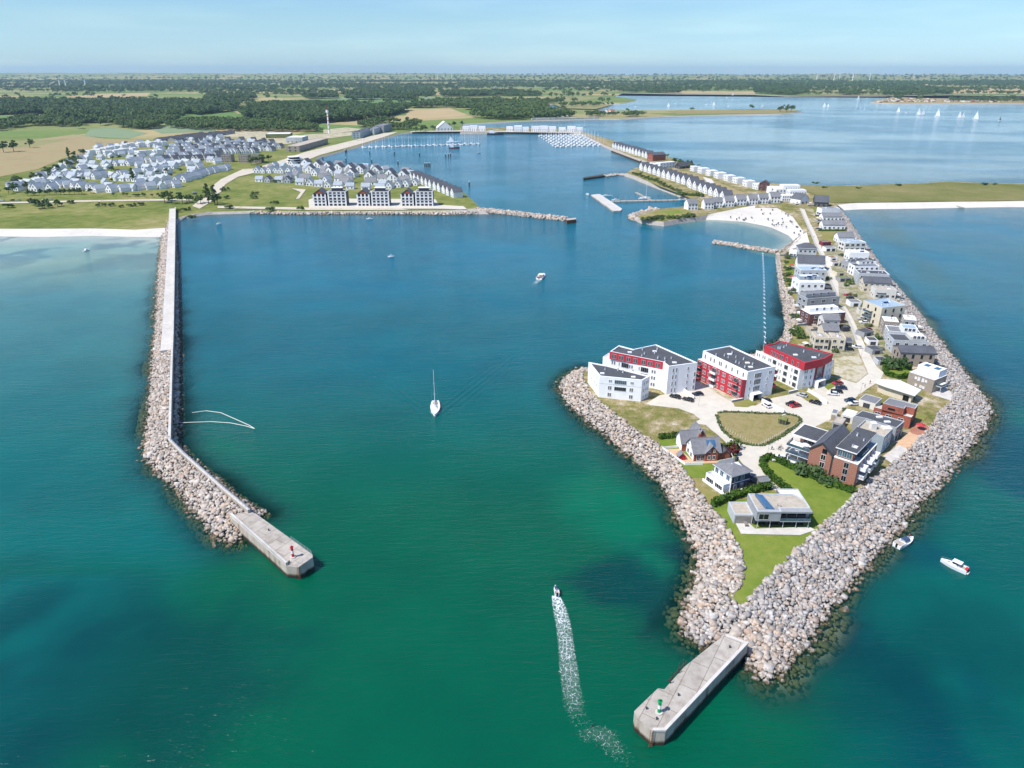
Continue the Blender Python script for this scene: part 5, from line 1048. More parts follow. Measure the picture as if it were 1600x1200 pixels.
MB().box(-1.5, L0+1.5, -1.2, 3.6, -.1, .1, 'concrete_pale').build('plinth', t); MB().walls(rect(0, L0, 0, 2.2), .1, 1.9, 'roof_green').build('wall', t); gable(t, 0, L0, 0, 2.2, 1.9, 2.5, 'roof_green', 'roof_green', 'x', .15, z0=1.89, names=('gable_wall', 'roof'))
for x in (.6, 1.7): MB().box(x, x+.8, -.05, -.005, .2, 1.7, 'anthracite').build('door', t)
MB().tube((.4, 2.6, .1), (.4, 2.6, 2.6), .12, 'white').tube((.4, 2.6, 2.5), (1.4, 2.9, 3.1), .12, 'white').build('pipe', t)
# ================================================================== VILLAS ALONG THE SPIT ROAD
cat_deck = True; VH = [1.14]
def villa(label, a, b, dep, h, wallm, roofm, kind='flat', rows=2, cols=4, cap=None, name='villa', zr=None, upper=None, solar=None, frame_='white', glass='glass', group=None, z=LAND, balc=False, win=(1.5, 1.5), sides=True, deck=True):
    h *= VH[0]; zr = zr and zr*VH[0]; t, L0 = frame(name, label, 'house', a, b, z, group)
    if kind == 'flat': bx(t, 0, L0, 0, dep, -.3, h, wallm, roofm, cap, par=.3)
    elif kind == 'gx': gable(t, 0, L0, 0, dep, h, zr, wallm, roofm, 'x')
    elif kind == 'gy': gable(t, 0, L0, 0, dep, h, zr, wallm, roofm, 'y')
    elif kind == 'hip': hip(t, 0, L0, 0, dep, h, zr, wallm, roofm)
    if z == LAND and cat_deck and deck:
        s_ = -1 if G(*a).x < 300 and b[0] < 1322 and a[0] < 1300 else 1; m_ = MB(); x0, x1 = ((-5.5, -.05) if s_ < 0 else (L0+.05, L0+5.)); m_.box(x0, x1, .5, dep-.5, -.2, .22, 'deck_wood'); m_.box(x0, x1, .42, .48, .22, 1., 'glass_blue'); m_.build('terrace', t)
        random.seed(int(a[0]*7+a[1])); xx = (x0+x1)/2; m_ = MB(); m_.tube((xx, dep*.5, .2), (xx, dep*.5, 2.3), .04, 'steel', n=5).tube((xx, dep*.5, 2.), (xx, dep*.5, 2.6), 1.5, random.choice(('offwhite', 'taupe', 'red_wall', 'grey_light')), .05, n=8); m_.build('parasol', t)
        if kind == 'flat' and not upper: roof_bits(t, [(random.uniform(1.5, L0-1.5), random.uniform(2, dep-1.5)) for _ in range(5)], h-.3)
        MB().box(L0*.3, L0*.3+1.1, -.05, -.005, 0, 2.1, 'anthracite').build('door', t)
    zs = [.7+i*(h-.3)/rows for i in range(rows)]; w_, h_ = win
    us = [(i+.5)/cols for i in range(cols)]
    windows(t, (0, 0), (L0, 0), us, zs, w_, h_, frame_, glass)
    if sides:
        windows(t, (L0, 0), (L0, dep), (.3, .7), zs, w_, h_, frame_, glass); windows(t, (0, dep), (0, 0), (.3, .7), zs, w_, h_, frame_, glass)
    if upper:
        x0, x1, y0, y1, hh, wm, rm = upper; bx(t, L0*x0, L0*x1, dep*y0, dep*y1, h-.31, h+hh, wm, rm, par=.2, wname='top_wall', rname='top_roof'); windows(t, (L0*x0, dep*y0), (L0*x1, dep*y0), (.25, .5, .75), [h+.4], 1.3, 1.4, frame_, glass)
    if solar: 
        for x, y in solar:
            zt = (h+upper[4]-.2) if upper else h-.3
            MB().add([(x, y, zt+.05), (x+2.6, y, zt+.05), (x+2.6, y+1.3, zt+.6), (x, y+1.3, zt+.6), (x, y+1.3, zt), (x+2.6, y+1.3, zt)], [(0, 1, 2, 3), (3, 2, 5, 4), (0, 3, 4), (1, 5, 2)], 'solar').build('solar_panel', t)
    if balc: balcony(t, (0, 0), (L0, 0), L0*.3, h*.5, L0*.4, 1.5, 'glass_blue', 'white')
    return t, L0
# harbour side, from the red crowned block northwards
villa('beige duplex half with flat cream front directly behind the red crowned block', (1270.5,546.5), (1293,547.5), 7., 5.4, 'cream', 'roof_pale', cols=3, frame_='grey_light')
villa('beige duplex half with dark taupe ground floor beside the navy carport', (1296,546.5), (1318.5,548), 7., 5.2, 'cream', 'roof_pale', cols=2)
villa('beige stepped house with a grey sloping roof, nearer of the twin pair', (1285,531.5), (1309,531.5), 7., 4.2, 'cream', 'roof_grey', 'gx', 1, 2, zr=6.2, win=(1.6, 1.6))
villa('beige stepped house with a grey sloping roof, farther of the twin pair', (1285,517.5), (1309.5,517.5), 7., 5., 'offwhite', 'roof_grey', 'gx', 2, 2, zr=6.8, win=(1.6, 1.4))
villa('dark brick house with a broad white flat roof facing the harbour', (1263,509), (1318,505.5), 9., 5.2, 'brick_dark', 'roof_white', 'flat', 2, 3, 'white', upper=(.1, .92, .45, .95, 1.6, 'white', 'roof_white'))
villa('grey modern villa with three square dark windows along the front', (1259,485.5), (1309,481.5), 9., 5.8, 'grey_wall', 'roof_dark', 'flat', 2, 3, 'grey_light', win=(2., 1.6), upper=(.05, .96, .35, .95, 1.5, 'grey_wall', 'roof_grey'))
villa('white villa with dark red parapet and a cluster of solar panels', (1247,459.5), (1286.5,459.5), 12., 6., 'white', 'roof_white', 'flat', 2, 4, 'white', solar=((6, 5), (9.5, 6.5)), upper=(.15, .95, .5, .95, 1.8, 'grey_blue', 'roof_white'))
villa('pale blue roofed villa with two dark blue solar panels', (1249,440), (1289,440), 10., 6.2, 'grey_light', 'roof_blue', 'flat', 2, 4, 'white', solar=((8, 4), (13, 4)), balc=True)
villa('white house with long slate roof between the blue roofed and hipped houses', (1245,421.5), (1287,423.5), 9., 4.2, 'white', 'roof_slate', 'gx', 1, 4, zr=7.6)
villa('grey house with a dark navy hipped roof beside the cove beach', (1246,403), (1274,404), 8., 6., 'grey_light', 'roof_slate', 'hip', 2, 4, zr=8.6)
villa('small white annexe with flat roof beside the hipped grey house', (1232,401), (1244,402), 7., 3.4, 'white', 'roof_white', 'flat', 1, 2, name='annexe')
# seaward side, from the taupe cube northwards
villa('long grey villa with navy slate roof and two tall dark windows', (1402.5,572), (1457,574), 8., 5.6, 'taupe', 'roof_slate', 'gx', 2, 4, zr=7., win=(1., 1.7), frame_='anthracite')
villa('pale flat roofed villa wedged behind the long navy roofed villa', (1392,552), (1447,555), 9., 5.6, 'grey_light', 'roof_dark', 'flat', 2, 4, upper=(.5, .95, .2, .9, 1.2, 'offwhite', 'roof_white'))
villa('pale grey gabled villa with white side wing and recessed balcony', (1384,537), (1434,541.5), 9., 5.5, 'grey_light', 'roof_grey', 'flat', 2, 4, 'white', upper=(.42, .9, .1, .8, 1.8, 'white', 'roof_blue'))
villa('taupe fronted villa with a bright white roof slab, left half of a pair', (1377.5,522), (1400.5,524), 8., 5.8, 'taupe', 'roof_white', 'flat', 2, 2, 'white')
villa('mauve grey villa with a bright white roof slab, right half of a pair', (1409,517), (1428,519), 8., 5.2, 'grey_wall', 'roof_white', 'flat', 2, 2, 'white')
t, L0 = villa('tall beige apartment villa with blue grey roof and stacked balconies', (1372,511), (1409,507), 13., 8.8, 'cream', 'roof_blue', 'flat', 3, 3, 'grey_light', win=(1., 1.7), frame_='anthracite', solar=((7, 6),))
for k in (2.8, 5.6): balcony(t, (0, 13), (0, 0), 5., k, 5., 1.6, 'glass_blue', 'grey_light')
villa('pale flat roofed villa with a rounded end and olive tinted parapet', (1365,466), (1398.5,467.5), 8., 4.6, 'offwhite', 'roof_pale', 'flat', 1, 4, 'grey_light', balc=True)
villa('sand coloured villa under a dark slate roof with side balconies', (1347,456), (1390,458), 8., 5., 'cream', 'roof_slate', 'gx', 2, 5, zr=7.)
villa('broad pale grey villa with three upright windows on the upper front', (1339,445), (1386,447), 9., 6.2, 'grey_light', 'roof_dark', 'flat', 2, 5, 'white', win=(1., 1.6))
villa('white villa with a dark ribbed roof strip', (1333,431), (1371.5,430.5), 8., 5.4, 'white', 'roof_dark', 'flat', 2, 5, 'white', upper=(.3, 1., .55, .97, 1.2, 'white', 'roof_slate'))
villa('low dark grey flat roofed house', (1326,422), (1358,418.5), 7., 4.4, 'grey_wall', 'roof_dark', 'flat', 1, 4, 'grey_light')
villa('white villa with slanted solar panels on a broad white roof', (1325.5,407.5), (1356,408), 9., 5., 'white', 'roof_white', 'flat', 1, 4, 'white', solar=((8, 3),), win=(2., 1.6))
villa('white villa with a pale blue flat roof and a long ribbon of dark windows', (1318,393), (1351,392), 8., 5.4, 'offwhite', 'roof_blue', 'flat', 2, 4, 'white', win=(2.4, 1.6))
villa('grey roofed house at the end of the seaward villa row beside dry grass', (1309,379), (1333,379), 8., 3.6, 'white', 'roof_grey', 'gx', 1, 3, zr=6.)
villa('white bungalow with pale grey pitched roof north of the dry grass lot', (1285,358.5), (1320,359), 9., 3.4, 'white', 'roof_grey', 'gx', 1, 5, zr=5.8)
villa('white bungalow with grey roof, second from the dark barn', (1285,345), (1315,345), 8., 3.2, 'white', 'roof_grey', 'gx', 1, 5, zr=5.2)
villa('white framed modern house with a dark recessed loggia near the dark barn', (1283,337.5), (1311,336.5), 8., 5.4, 'white', 'roof_grey', 'flat', 1, 3, 'white', win=(2.8, 1.8))
villa('large dark slate barn house with a white gable at the root of the spit', (1272,322.5), (1294,323.5), 15., 3.6, 'anthracite', 'roof_slate', 'gx', 1, 3, zr=8., name='barn_house')
villa('slate roofed white house between the barn house and the white apartments', (1250,319.5), (1263,318), 12., 4., 'white', 'roof_slate', 'gy', 1, 2, zr=8.)
VH[0] = 1.; cat_deck = False
# garages and carports by the road
for lab, a, b, d, h, wm, rm in (('white double garage with grey green roof and two dark doors', (1328,479.5), (1345.5,479.5), 5.5, 2.7, 'white', 'roof_grey'), ('white garage with a pale roof behind the parked white car', (1341,492), (1358,493), 5., 2.7, 'offwhite', 'roof_grey'), ('dark green roofed carport facing the tall beige villa', (1349.5,527.5), (1364,524.5), 5., 2.4, 'grey_wall', 'roof_dark'), ('dark roofed garage with a white door beside the pale grey villa', (1356,539.5), (1371,540), 5., 2.5, 'white', 'roof_dark'), ('dark roofed garage opposite the navy roofed villa, upper one', (1362,555), (1378,553.5), 5., 2.5, 'grey_wall', 'roof_dark'), ('flat dark roofed carport beside the round hedge', (1371,571), (1386.5,571), 4.5, 2.4, 'grey_light', 'roof_dark'), ('brown roofed white garage, upper one of a pair by the road', (1297,408.5), (1308,408), 5., 2.5, 'white', 'roof_brown'), ('brown roofed white garage, lower one of a pair by the road', (1300,416), (1312,415.5), 5., 2.5, 'white', 'roof_brown'), ('moss green roofed garage by the road', (1307,432), (1322,431.5), 5., 2.5, 'cream', 'roof_green'), ('mossy carport with grey edge by the road', (1312,440.5), (1329,440), 5., 2.4, 'grey_wall', 'roof_green'), ('grey roofed white garage at the upper end of the garages', (1290,393), (1306,392.5), 5., 2.6, 'white', 'roof_grey'), ('small dark red hut by the road', (1285,384), (1298,383.5), 5., 2.6, 'maroon', 'roof_grey'), ('navy roofed carport beside the beige duplex', (1320,541), (1332,542), 6., 2.5, 'grey_wall', 'roof_slate'), ('grey carport by the twin stepped beige houses', (1317,519), (1327,518.5), 4.5, 2.4, 'anthracite', 'roof_dark'), ('black carport beside the white villa with dark red parapet', (1287.5,456), (1299,456.5), 6., 2.5, 'anthracite', 'roof_dark'), ('small white summer house by the harbour rocks', (1249,498), (1256,498), 4., 2.8, 'white', 'roof_white')):
    shed('garage', lab, 'garage', a, b, d, h, wm, rm)
# ================================================================== THE CLUSTERS FURTHER OUT
PROTO = {}; PLACED = []
def copy_tree(o, parent=None):
    c = o.copy(); link(c)
    if parent is not None: c.parent = parent
    for ch in list(o.children): copy_tree(ch, c)
    return c
def proto_house(key, w, d, h, zr, wallm, roofm, axis='y', wins=4, flat=False, ends=None, name='gabled_house'):
    t = thing(name, None, None, (0, 0, -500))
    if flat: bx(t, -w/2, w/2, -d/2, d/2, -.3, h, wallm, roofm, par=.3)
    else: gable(t, -w/2, w/2, -d/2, d/2, h, zr, wallm, roofm, axis, .3, ends=ends)
    k = max(1, wins//2)
    for i in range(k):
        window(t, (-w/2, -d/2), (w/2, -d/2), w*(i+.5)/k, .7, 1.3, 1.7, 'grey_light', 'glass', 1)
        if not flat and axis == 'y' and i == 0: window(t, (-w/2, -d/2), (w/2, -d/2), w/2, h-.2, 1.3, 1.6, 'grey_light', 'glass', 1)
        elif flat or h > 4.4: window(t, (-w/2, -d/2), (w/2, -d/2), w*(i+.5)/k, 3.5, 1.3, 1.6, 'grey_light', 'glass', 1)
    PROTO[key] = [t, False]
def place(key, x, y, z, rz, label, group, s=1.):
    t, used = PROTO[key]; o = copy_tree(t) if used else t; PROTO[key][1] = True
    o.location = (x, y, z); PLACED.append((x, y)); o.rotation_euler = (0, 0, rz); o.scale = (s,)*3; tag(o, label, 'house', group); return o
proto_house('wg', 7., 9., 3.6, 7.4, 'white', 'roof_village', 'y'); proto_house('wgx', 9., 7., 3.4, 6.8, 'white', 'roof_village', 'x'); proto_house('wp', 10., 8., 3., 5.6, 'white', 'roof_mist', 'x', name='pale_house')
proto_house('wf', 10., 9., 7., 0, 'white', 'concrete_pale', flat=True, wins=6, name='flat_roofed_house'); proto_house('gg', 7., 9., 3.6, 7., 'grey_light', 'roof_slate', 'y', name='grey_house')
proto_house('big', 10.5, 10., 5.4, 10., 'white', 'roof_slate', 'y', 6, name='gabled_villa'); proto_house('nar', 9., 10., 5.6, 9.6, 'white', 'roof_slate', 'y', 4, name='town_house'); proto_house('cot', 11., 8., 3.2, 7., 'white', 'roof_grey', 'x', 4, name='cottage')
proto_house('dk', 8., 14., 3.4, 6.4, 'grey_wall', 'roof_dark', 'x', 2, name='terraced_house'); proto_house('cub', 11., 10., 6.2, 0, 'white', 'roof_white', flat=True, wins=6, name='cube_villa'); proto_house('quay', 16., 13., 11., 0, 'white', 'roof_white', flat=True, wins=8, name='quay_block')
proto_house('rowg', 9., 9., 5.6, 9.2, 'white', 'roof_grey', 'x', 6, name='beach_house')
def row(key, a, b, n, z, label, group, rz=0., jit=1.2, s=1., rj=.12, conv=None, fit=None):
    if conv: a = (conv[1]+a[0]/conv[0], conv[2]+a[1]/conv[0]); b = (conv[1]+b[0]/conv[0], conv[2]+b[1]/conv[0])
    A, B = G(*a, z), G(*b, z); n = n if not fit else 1+int((B-A).length/(fit*s*1.12)); along_ = math.atan2(B.y-A.y, B.x-A.x)
    for i in range(n):
        p = A.lerp(B, i/max(1, n-1)); k = key if isinstance(key, str) else key[i % len(key)]
        r = rz if rz != 'row' else along_
        place(k, p.x+random.uniform(-jit, jit), p.y+random.uniform(-jit, jit), z, r+random.uniform(-rj, rj), label, group, s*random.uniform(.95, 1.06))
c8 = (3.3333, 0, 180)
def V(key, a, b, n, *r, **k):
    if not k.get('fit'): k.update(rz=-.6+.3*k.get('rz', 0), rj=.28)
    row(key, a, b, n if k.get('fit') else int(n*1.4), *r, conv=c8, **{'s': 1.1, 'jit': 3., **k})
V('wg', (75, 388), (262, 395), 4, MZ, 'white gabled house with slate roof, front row, west end of the village', 'houses in the front row of the west village', rz=.3)
V('wg', (300, 372), (540, 398), 6, MZ, 'small white gabled house behind the dark clipped hedge of the west village', 'houses behind the village hedge', rz=.25)
V(('wg', 'wg', 'wgx'), (590, 398), (930, 375), 6, MZ, 'white gabled house with steep slate roof on the seaward edge of the village', 'houses on the seaward village edge', rz=-.1)
V('wp', (80, 372), (215, 352), 4, MZ, 'long pale roofed white house at the western corner of the village', 'pale roofed houses at the western corner', rz=.2)
V('wp', (240, 352), (372, 340), 3, MZ, 'pale roofed white house in the second line of the western village', 'pale roofed houses in the second line', rz=.1)
V('wp', (248, 310), (385, 308), 3, MZ, 'white house with pale roof near the scrub on the western side', 'pale roofed houses by the scrub', rz=.1)
V(('wg', 'wgx'), (300, 328), (500, 330), 5, MZ, 'white slate roofed house amid the western village lanes', 'houses amid the western lanes', rz=.4)
V('wp', (425, 330), (505, 318), 3, MZ, 'white pale roofed house beside the western lane', 'pale houses beside the western lane', rz=.1)
V(('wg', 'wg', 'wp'), (510, 325), (650, 320), 4, MZ, 'white house facing the open green in the middle of the village', 'houses facing the village green', rz=.3)
V(('wgx', 'wp'), (605, 340), (740, 345), 4, MZ, 'white slate roofed house south of the tall poplar', 'houses south of the poplar', rz=.1)
V('wp', (775, 352), (870, 335), 3, MZ, 'large white house with pale grey roof near the eastern lane', 'pale roofed houses near the eastern lane', rz=.1)
V('wgx', (420, 258), (535, 268), 3, MZ, 'white house with slate roof in the north western corner', 'slate roofed houses in the north western corner', rz=.2)
V('wp', (420, 282), (520, 285), 3, MZ, 'white house with pale roof in the north western corner', 'pale roofed houses in the north western corner', rz=.1)
V(('wg', 'wgx'), (545, 262), (670, 262), 4, MZ, 'white slate roofed house in the northern lanes', 'houses in the northern lanes', rz=.4)
V('wg', (700, 252), (830, 245), 4, MZ, 'white slate roofed house beside the round green tree', 'houses beside the round tree', rz=-.2)
V(('wg', 'wp'), (715, 310), (890, 300), 5, MZ, 'white house along the curved inner lane', 'houses along the inner lane', rz=.1)
V(('wp', 'wgx'), (775, 280), (900, 268), 4, MZ, 'pale grey roofed house north of the inner lane', 'houses north of the inner lane', rz=.1)
V('wg', (965, 345), (1172, 285), 7, MZ, 'white gabled house with slate roof along the eastern village road', 'houses along the eastern village road', rz=.75, s=1.05)
V('wg', (925, 350), (1100, 298), 5, MZ, 'white gabled house one line in from the eastern village road', 'second line from the eastern road', rz=.75, s=1.05)
V('wp', (910, 262), (1010, 250), 3, MZ, 'broad white pale roofed house in the upper lanes', 'pale houses in the upper lanes', rz=.1)
V('wf', (485, 207), (660, 172), 5, MZ, 'white three storey modern house with flat roof on the north western rim', 'flat roofed houses on the north western rim', rz=.1)
V('wf', (570, 212), (690, 195), 4, MZ, 'white flat roofed modern house, second line of the northern rim', 'flat roofed houses in the second line', rz=.1)
V('wf', (740, 210), (840, 205), 3, MZ, 'white flat roofed modern house near the black terrace roofs', 'flat roofed houses near the black terraces', rz=.1)
V('wf', (690, 168), (850, 160), 5, MZ, 'white flat roofed modern house against the meadow', 'flat roofed houses against the meadow', rz=.1)
for k, (y0, y1) in enumerate(((172, 170), (190, 184), (206, 198), (224, 212))):
    V(('wg', 'wg', 'gg'), (905-8*k, y0), (1130+60*(k % 3), y1), 9, MZ, 'close set gabled holiday house, row %s from the fields' % ('nearest', 'second', 'third', 'fourth')[k], 'close set holiday houses, row %d' % (k+1), rz=-.15, jit=.8)
for k, (x0, y0, x1, y1) in enumerate(((1140, 160, 1460, 172), (1180, 178, 1420, 186), (1150, 200, 1330, 196))):
    V(('wg', 'gg'), (x0, y0), (x1, y1), 10, MZ, 'close set grey and white house of the eastern terraces, row %s from the sheds' % ('nearest', 'second', 'third')[k], 'eastern terraces, row %d' % (k+1), rz=.1, jit=.8)
V('gg', (870, 240), (1150, 232), 7, MZ, 'grey gabled house in the middle row of the village', 'grey houses in the middle row', rz=.2)
for k, (x0, y0, x1, y1) in enumerate(((830, 138, 1050, 108), (900, 135, 1130, 103), (985, 130, 1200, 97))):
    V('dk', (x0, y0), (x1, y1), 11,  MZ, 'black roofed terraced house, %s of three long terraces by the fields' % ('left', 'middle', 'right')[k], 'black roofed terrace %d' % (k+1), rz='row', jit=.3, rj=.02, fit=8.)
for i, p in enumerate(((1180, 245), (1268, 247), (1335, 248))):
    a = (p[0]-24, p[1]); b_ = (p[0]+26, p[1]); k = lambda w: (w[0]/3.3333, 180+w[1]/3.3333)
    villa('brown grey apartment cube with open balconies, %s of three beside the sandy road' % ('left', 'middle', 'right')[i], k(a), k(b_), 14., 10., 'taupe', 'roof_dark', 'flat', 3, 4, z=MZ, name='apartment_cube', win=(1.8, 1.7))
# the villa quarter on the middle point
c5 = (3.0769, 400, 200); K5 = lambda x, y: (400+x/3.0769, 200+y/3.0769)
for i, p in enumerate(((245, 187), (300, 198), (350, 203), (402, 210), (455, 212), (505, 218), (582, 225), (648, 240), (710, 245))):
    q_ = G(*K5(*p), MZ); place('big', q_.x, q_.y, MZ, -.25, 'large white gabled villa with slate roof lining the inner harbour shore', 'villas lining the inner harbour', 1.1)
W5 = lambda *a, **k: row(*a, conv=c5, **k)
W5('big', (268, 215), (460, 235), 3, MZ, 'white villa with slate roof in the second row from the inner harbour', 'villas in the second row', rz=-.25)
W5(('big', 'cot'), (550, 248), (720, 262), 4, MZ, 'white villa in the second row near the terrace by the channel', 'villas near the channel terrace', rz=-.2)
W5('cot', (150, 258), (330, 252), 3, MZ, 'broad white cottage with twin gables in the third row', 'broad cottages in the third row', rz=-.1, s=1.15)
W5('cot', (440, 265), (550, 273), 2, MZ, 'broad white cottage with grey roof behind the middle dark block', 'broad cottages behind the middle block', rz=-.1, s=1.15)
W5(('wgx', 'gg'), (20, 258), (160, 262), 4, MZ, 'small house with weathered roof at the west end of the middle point', 'small houses at the west end of the point', rz=-.1)
W5('wg', (10, 215), (190, 215), 7, MZ, 'small white gabled house beside the round white apartment house', 'small houses by the round apartment house', rz=-.2)
W5(('wgx', 'wg'), (215, 272), (400, 288), 5, MZ, 'white house with dark roof behind the left dark block', 'houses behind the left block', rz=-.1)
W5('wgx', (450, 292), (600, 300), 3, MZ, 'white house with dark roof between the three dark blocks', 'houses between the dark blocks', rz=-.1)
W5('wg', (640, 290), (770, 275), 4, MZ, 'small white gabled house behind the right dark block', 'houses behind the right block', rz=-.1)
W5('nar', (765, 248), (965, 332), 10, MZ, 'narrow gabled terrace house with grey roof along the channel shore', 'channel shore terrace', rz='row', jit=.2, rj=.03, fit=11.5)
def infill(poly, n, gap, keys, label, group, s):
    pg = ccw(wpts(poly, MZ)); a = np.array(pg); k = 0
    for p in rng.uniform(a.min(0), a.max(0), (6000, 2)):
        if k >= n: break
        if inside(p[None], pg)[0] and min((p[0]-x)**2+(p[1]-y)**2 for x, y in PLACED) > gap*gap: k += 1; place(random.choice(keys), p[0], p[1], MZ, random.uniform(-.9, -.2), label, group, s*random.uniform(.9, 1.08))
infill([(28,297),(70,272),(122,250),(150,232),(200,225),(262,222),(340,240),(350,262),(285,292),(180,299)], 60, 15., ('wg', 'wg', 'wgx', 'wp'), 'white house filling the lanes between the rows of the large village', 'houses between the village lanes', 1.08)
infill([(260,226),(330,215),(420,220),(440,232),(360,243),(300,240)], 40, 14., ('wg', 'gg', 'wgx'), 'small pale house of the dense northern quarter of the large village', 'houses of the northern quarter', 1.05)
infill([(420,262),(470,256),(560,262),(640,272),(700,292),(690,297),(500,292),(440,282)], 34, 16., ('wg', 'wgx', 'cot'), 'white house filling the gardens of the middle point quarter', 'houses of the middle point gardens', 1.1)
t, L0 = frame('round_apartment_house', 'white round fronted apartment house with stacked dark balconies by the inner harbour', 'apartment house', K5(150, 186), K5(222, 184), MZ)
rr = [(L0/2+math.cos(a)*L0*.5, 9+math.sin(a)*10) for a in [2*math.pi*i/20 for i in range(20)]]
for k in range(4):
    s_ = 1-.12*(k > 2)
    pp = [(L0/2+(x-L0/2)*s_, 9+(y-9)*s_) for x, y in rr]; MB().walls(offset(pp, -1.2), k*3-.3, k*3+2.6, 'glass').build('window_band', t); f = MB(); f.walls(pp, k*3+2.6, k*3+3.2, 'white'); f.flat(pp, k*3+3.2, 'roof_white'); f.flat(pp, k*3+2.6, 'white', False); f.build('balcony', t)
def dark_block(label, x0, x1, yb):
    t, L0 = frame('apartment_block', label, 'apartment block', K5(x0, yb), K5(x1, yb), MZ); L1_ = L0*.37; h = 13.2
    for (xa, xb, hh, wm) in ((0, L1_, h-1.6, 'anthracite'), (L0*.47, L0, h, 'anthracite')):
        MB().walls(rect(xa, xb, 0, 13), -.3, hh, wm).build('wall', t)
        b = MB()
        for k in range(5):
            z_ = k*2.75
            if z_ > hh-1: continue
            b.box(xa-.1, xb+.1, -1.5, -.02, z_-.18 if k else .0, z_+.08, 'white'); b.box(xa-.1, xb+.1, -1.55, -1.48, z_+.08, z_+.8, 'white' if k % 2 else 'grey_light')
        n_ = 3 if xa == 0 else 4
        for j in range(n_+1):
            x = xa+(xb-xa)*j/n_; b.box(x-.6, x+.6, -1.45, -.03, 0, hh-.2, 'white')
        b.build('balcony_front', t)
    gable(t, 0, L1_, -1.5, 13, h-1.6, h+2.2, 'brick_red', 'roof_slate', 'y', .4, z0=h-1.61, names=('gable_wall', 'gable_roof'))
    bx(t, L0*.45, L0+.4, -1.2, 13.2, h, h+.4, 'white', 'roof_grey', par=.2, wname='parapet'); MB().box(L0*.55, L0*.86, 4, 10, h+.2, h+3., 'anthracite').box(L0*.53, L0*.88, 3.6, 10.4, h+3., h+3.3, 'white').build('penthouse', t)
    MB().walls(rect(L1_+.02, L0*.47-.02, 3, 10), -.3, h-1, 'glass').build('glazed_stair', t); MB().box(L1_, L0*.47, 2.9, 10.1, h-1, h-.7, 'grey_light').build('stair_roof', t)
dark_block('dark apartment block with white balcony bands, left of three on the point shore', 282, 435, 376); dark_block('dark apartment block with white balcony bands, middle of three on the point shore', 492, 640, 376); dark_block('dark apartment block with white balcony bands, right of three on the point shore', 702, 850, 376)
# white houses of the spit
c6 = (3.5556, 880, 230); W6 = lambda *a, **k: row(*a, conv=c6, **k)
W6('nar', (452, 128), (720, 215), 15, LAND, 'narrow white gabled town house with steep roof above the small marina', 'town houses above the small marina', rz='row', jit=.3, rj=.03, fit=11.5)
W6('nar', (725, 225), (905, 292), 9, LAND, 'white town house with slate roof nearer the cove beach', 'town houses nearer the beach', rz='row', jit=.3, rj=.03, fit=11.5)
W6('cub', (735, 132), (1085, 232), 9, LAND, 'white cube villa facing the lagoon', 'cube villas facing the lagoon', rz='row', jit=.4, rj=.04, fit=18.)
W6('rowg', (705, 345), (800, 340), 3, LAND, 'white beach house with grey roof at the west end of the cove', 'beach houses at the west end', rz=.15, fit=10.5, jit=.4, rj=.05)
W6('rowg', (850, 332), (1165, 305), 7, LAND, 'white beach house with pale grey roof overlooking the sandy cove', 'beach houses overlooking the cove', rz=.1, fit=10.5, jit=.4, rj=.05)
W6('cub', (1165, 255), (1200, 262), 2, LAND, 'white flat house beside the mauve brick house', 'flat houses by the brick house', rz=.1)
k6 = lambda x, y: (880+x/3.5556, 230+y/3.5556)
villa('mauve brick house between the cube villas and the white apartments', k6(1085, 240), k6(1140, 243), 10., 7., 'brick_dark', 'roof_slate', 'gy', 2, 2, zr=10., name='brick_house')
for i, (x0, x1, yb, h) in enumerate(((1215, 1310, 262, 9.), (1255, 1345, 285, 8.), (1215, 1300, 300, 5.5))):
    villa('white stepped apartment house with many windows, %s of the cluster above the beach' % ('farthest', 'middle', 'nearest')[i], k6(x0, yb), k6(x1, yb), 10., h, 'white', 'roof_white', 'flat', 2, 7, name='apartment_house', win=(1.2, 1.5))
c8b = (3.4783, 840, 180); k8b = lambda x, y: (840+x/3.4783, 180+y/3.4783)
row('nar', (425, 178), (605, 232), 13, LAND, 'white gabled house standing over the dark timber quay', 'houses over the timber quay', rz='row', jit=.2, rj=.03, conv=c8b, fit=11.5)
villa('red brick warehouse house with dark roof near the long white restaurant', k8b(625, 250), k8b(695, 245), 12., 8., 'brick_red', 'roof_slate', 'gx', 2, 4, zr=11., name='warehouse')
villa('long white low restaurant building on the marina quay', k8b(590, 280), k8b(660, 285), 10., 4.5, 'white', 'roof_white', 'flat', 1, 8, name='restaurant')
villa('white two storey harbour pavilion with blue windows at the end of the restaurant', k8b(665, 290), k8b(745, 283), 9., 7., 'white', 'roof_white', 'flat', 2, 5, name='pavilion', glass='glass_blue')
villa('dark thatch coloured house among bushes on the lagoon side', k8b(775, 292), k8b(850, 285), 10., 3., 'anthracite', 'roof_dark', 'gx', 1, 4, zr=7.5, name='dark_house')
# quay blocks across the inner harbour
for i, (x, s) in enumerate(((35, 1.), (80, .85), (140, 1.), (190, 1.05), (240, .95), (300, .8), (355, 1.), (402, .8))):
    p = G(800+x/3.81, 80+486/3.81, MZ); place('quay', p.x, p.y+8, LAND, 0, 'white cube shaped apartment block on the far quay behind the dense marina', 'white blocks on the far quay', s)
for i, (x, s) in enumerate(((1250, .9), (1295, 1.), (1345, .9), (1510, .85), (1560, 1.))):
    p = G(400+x/3.81, 80+482/3.81, MZ); place('quay', p.x, p.y+8, LAND, 0, 'white cube shaped apartment block on the far quay beside the dark ship', 'white blocks beside the dark ship', s)
villa('large white house with a great stepped triangular gable on the far quay', (683,205), (708,204.5), 22., 6., 'white', 'roof_white', 'gy', 2, 5, zr=19., z=MZ, name='gabled_hall', win=(2, 2))
k2 = lambda x, y: (400+x/3.81, 80+y/3.81)
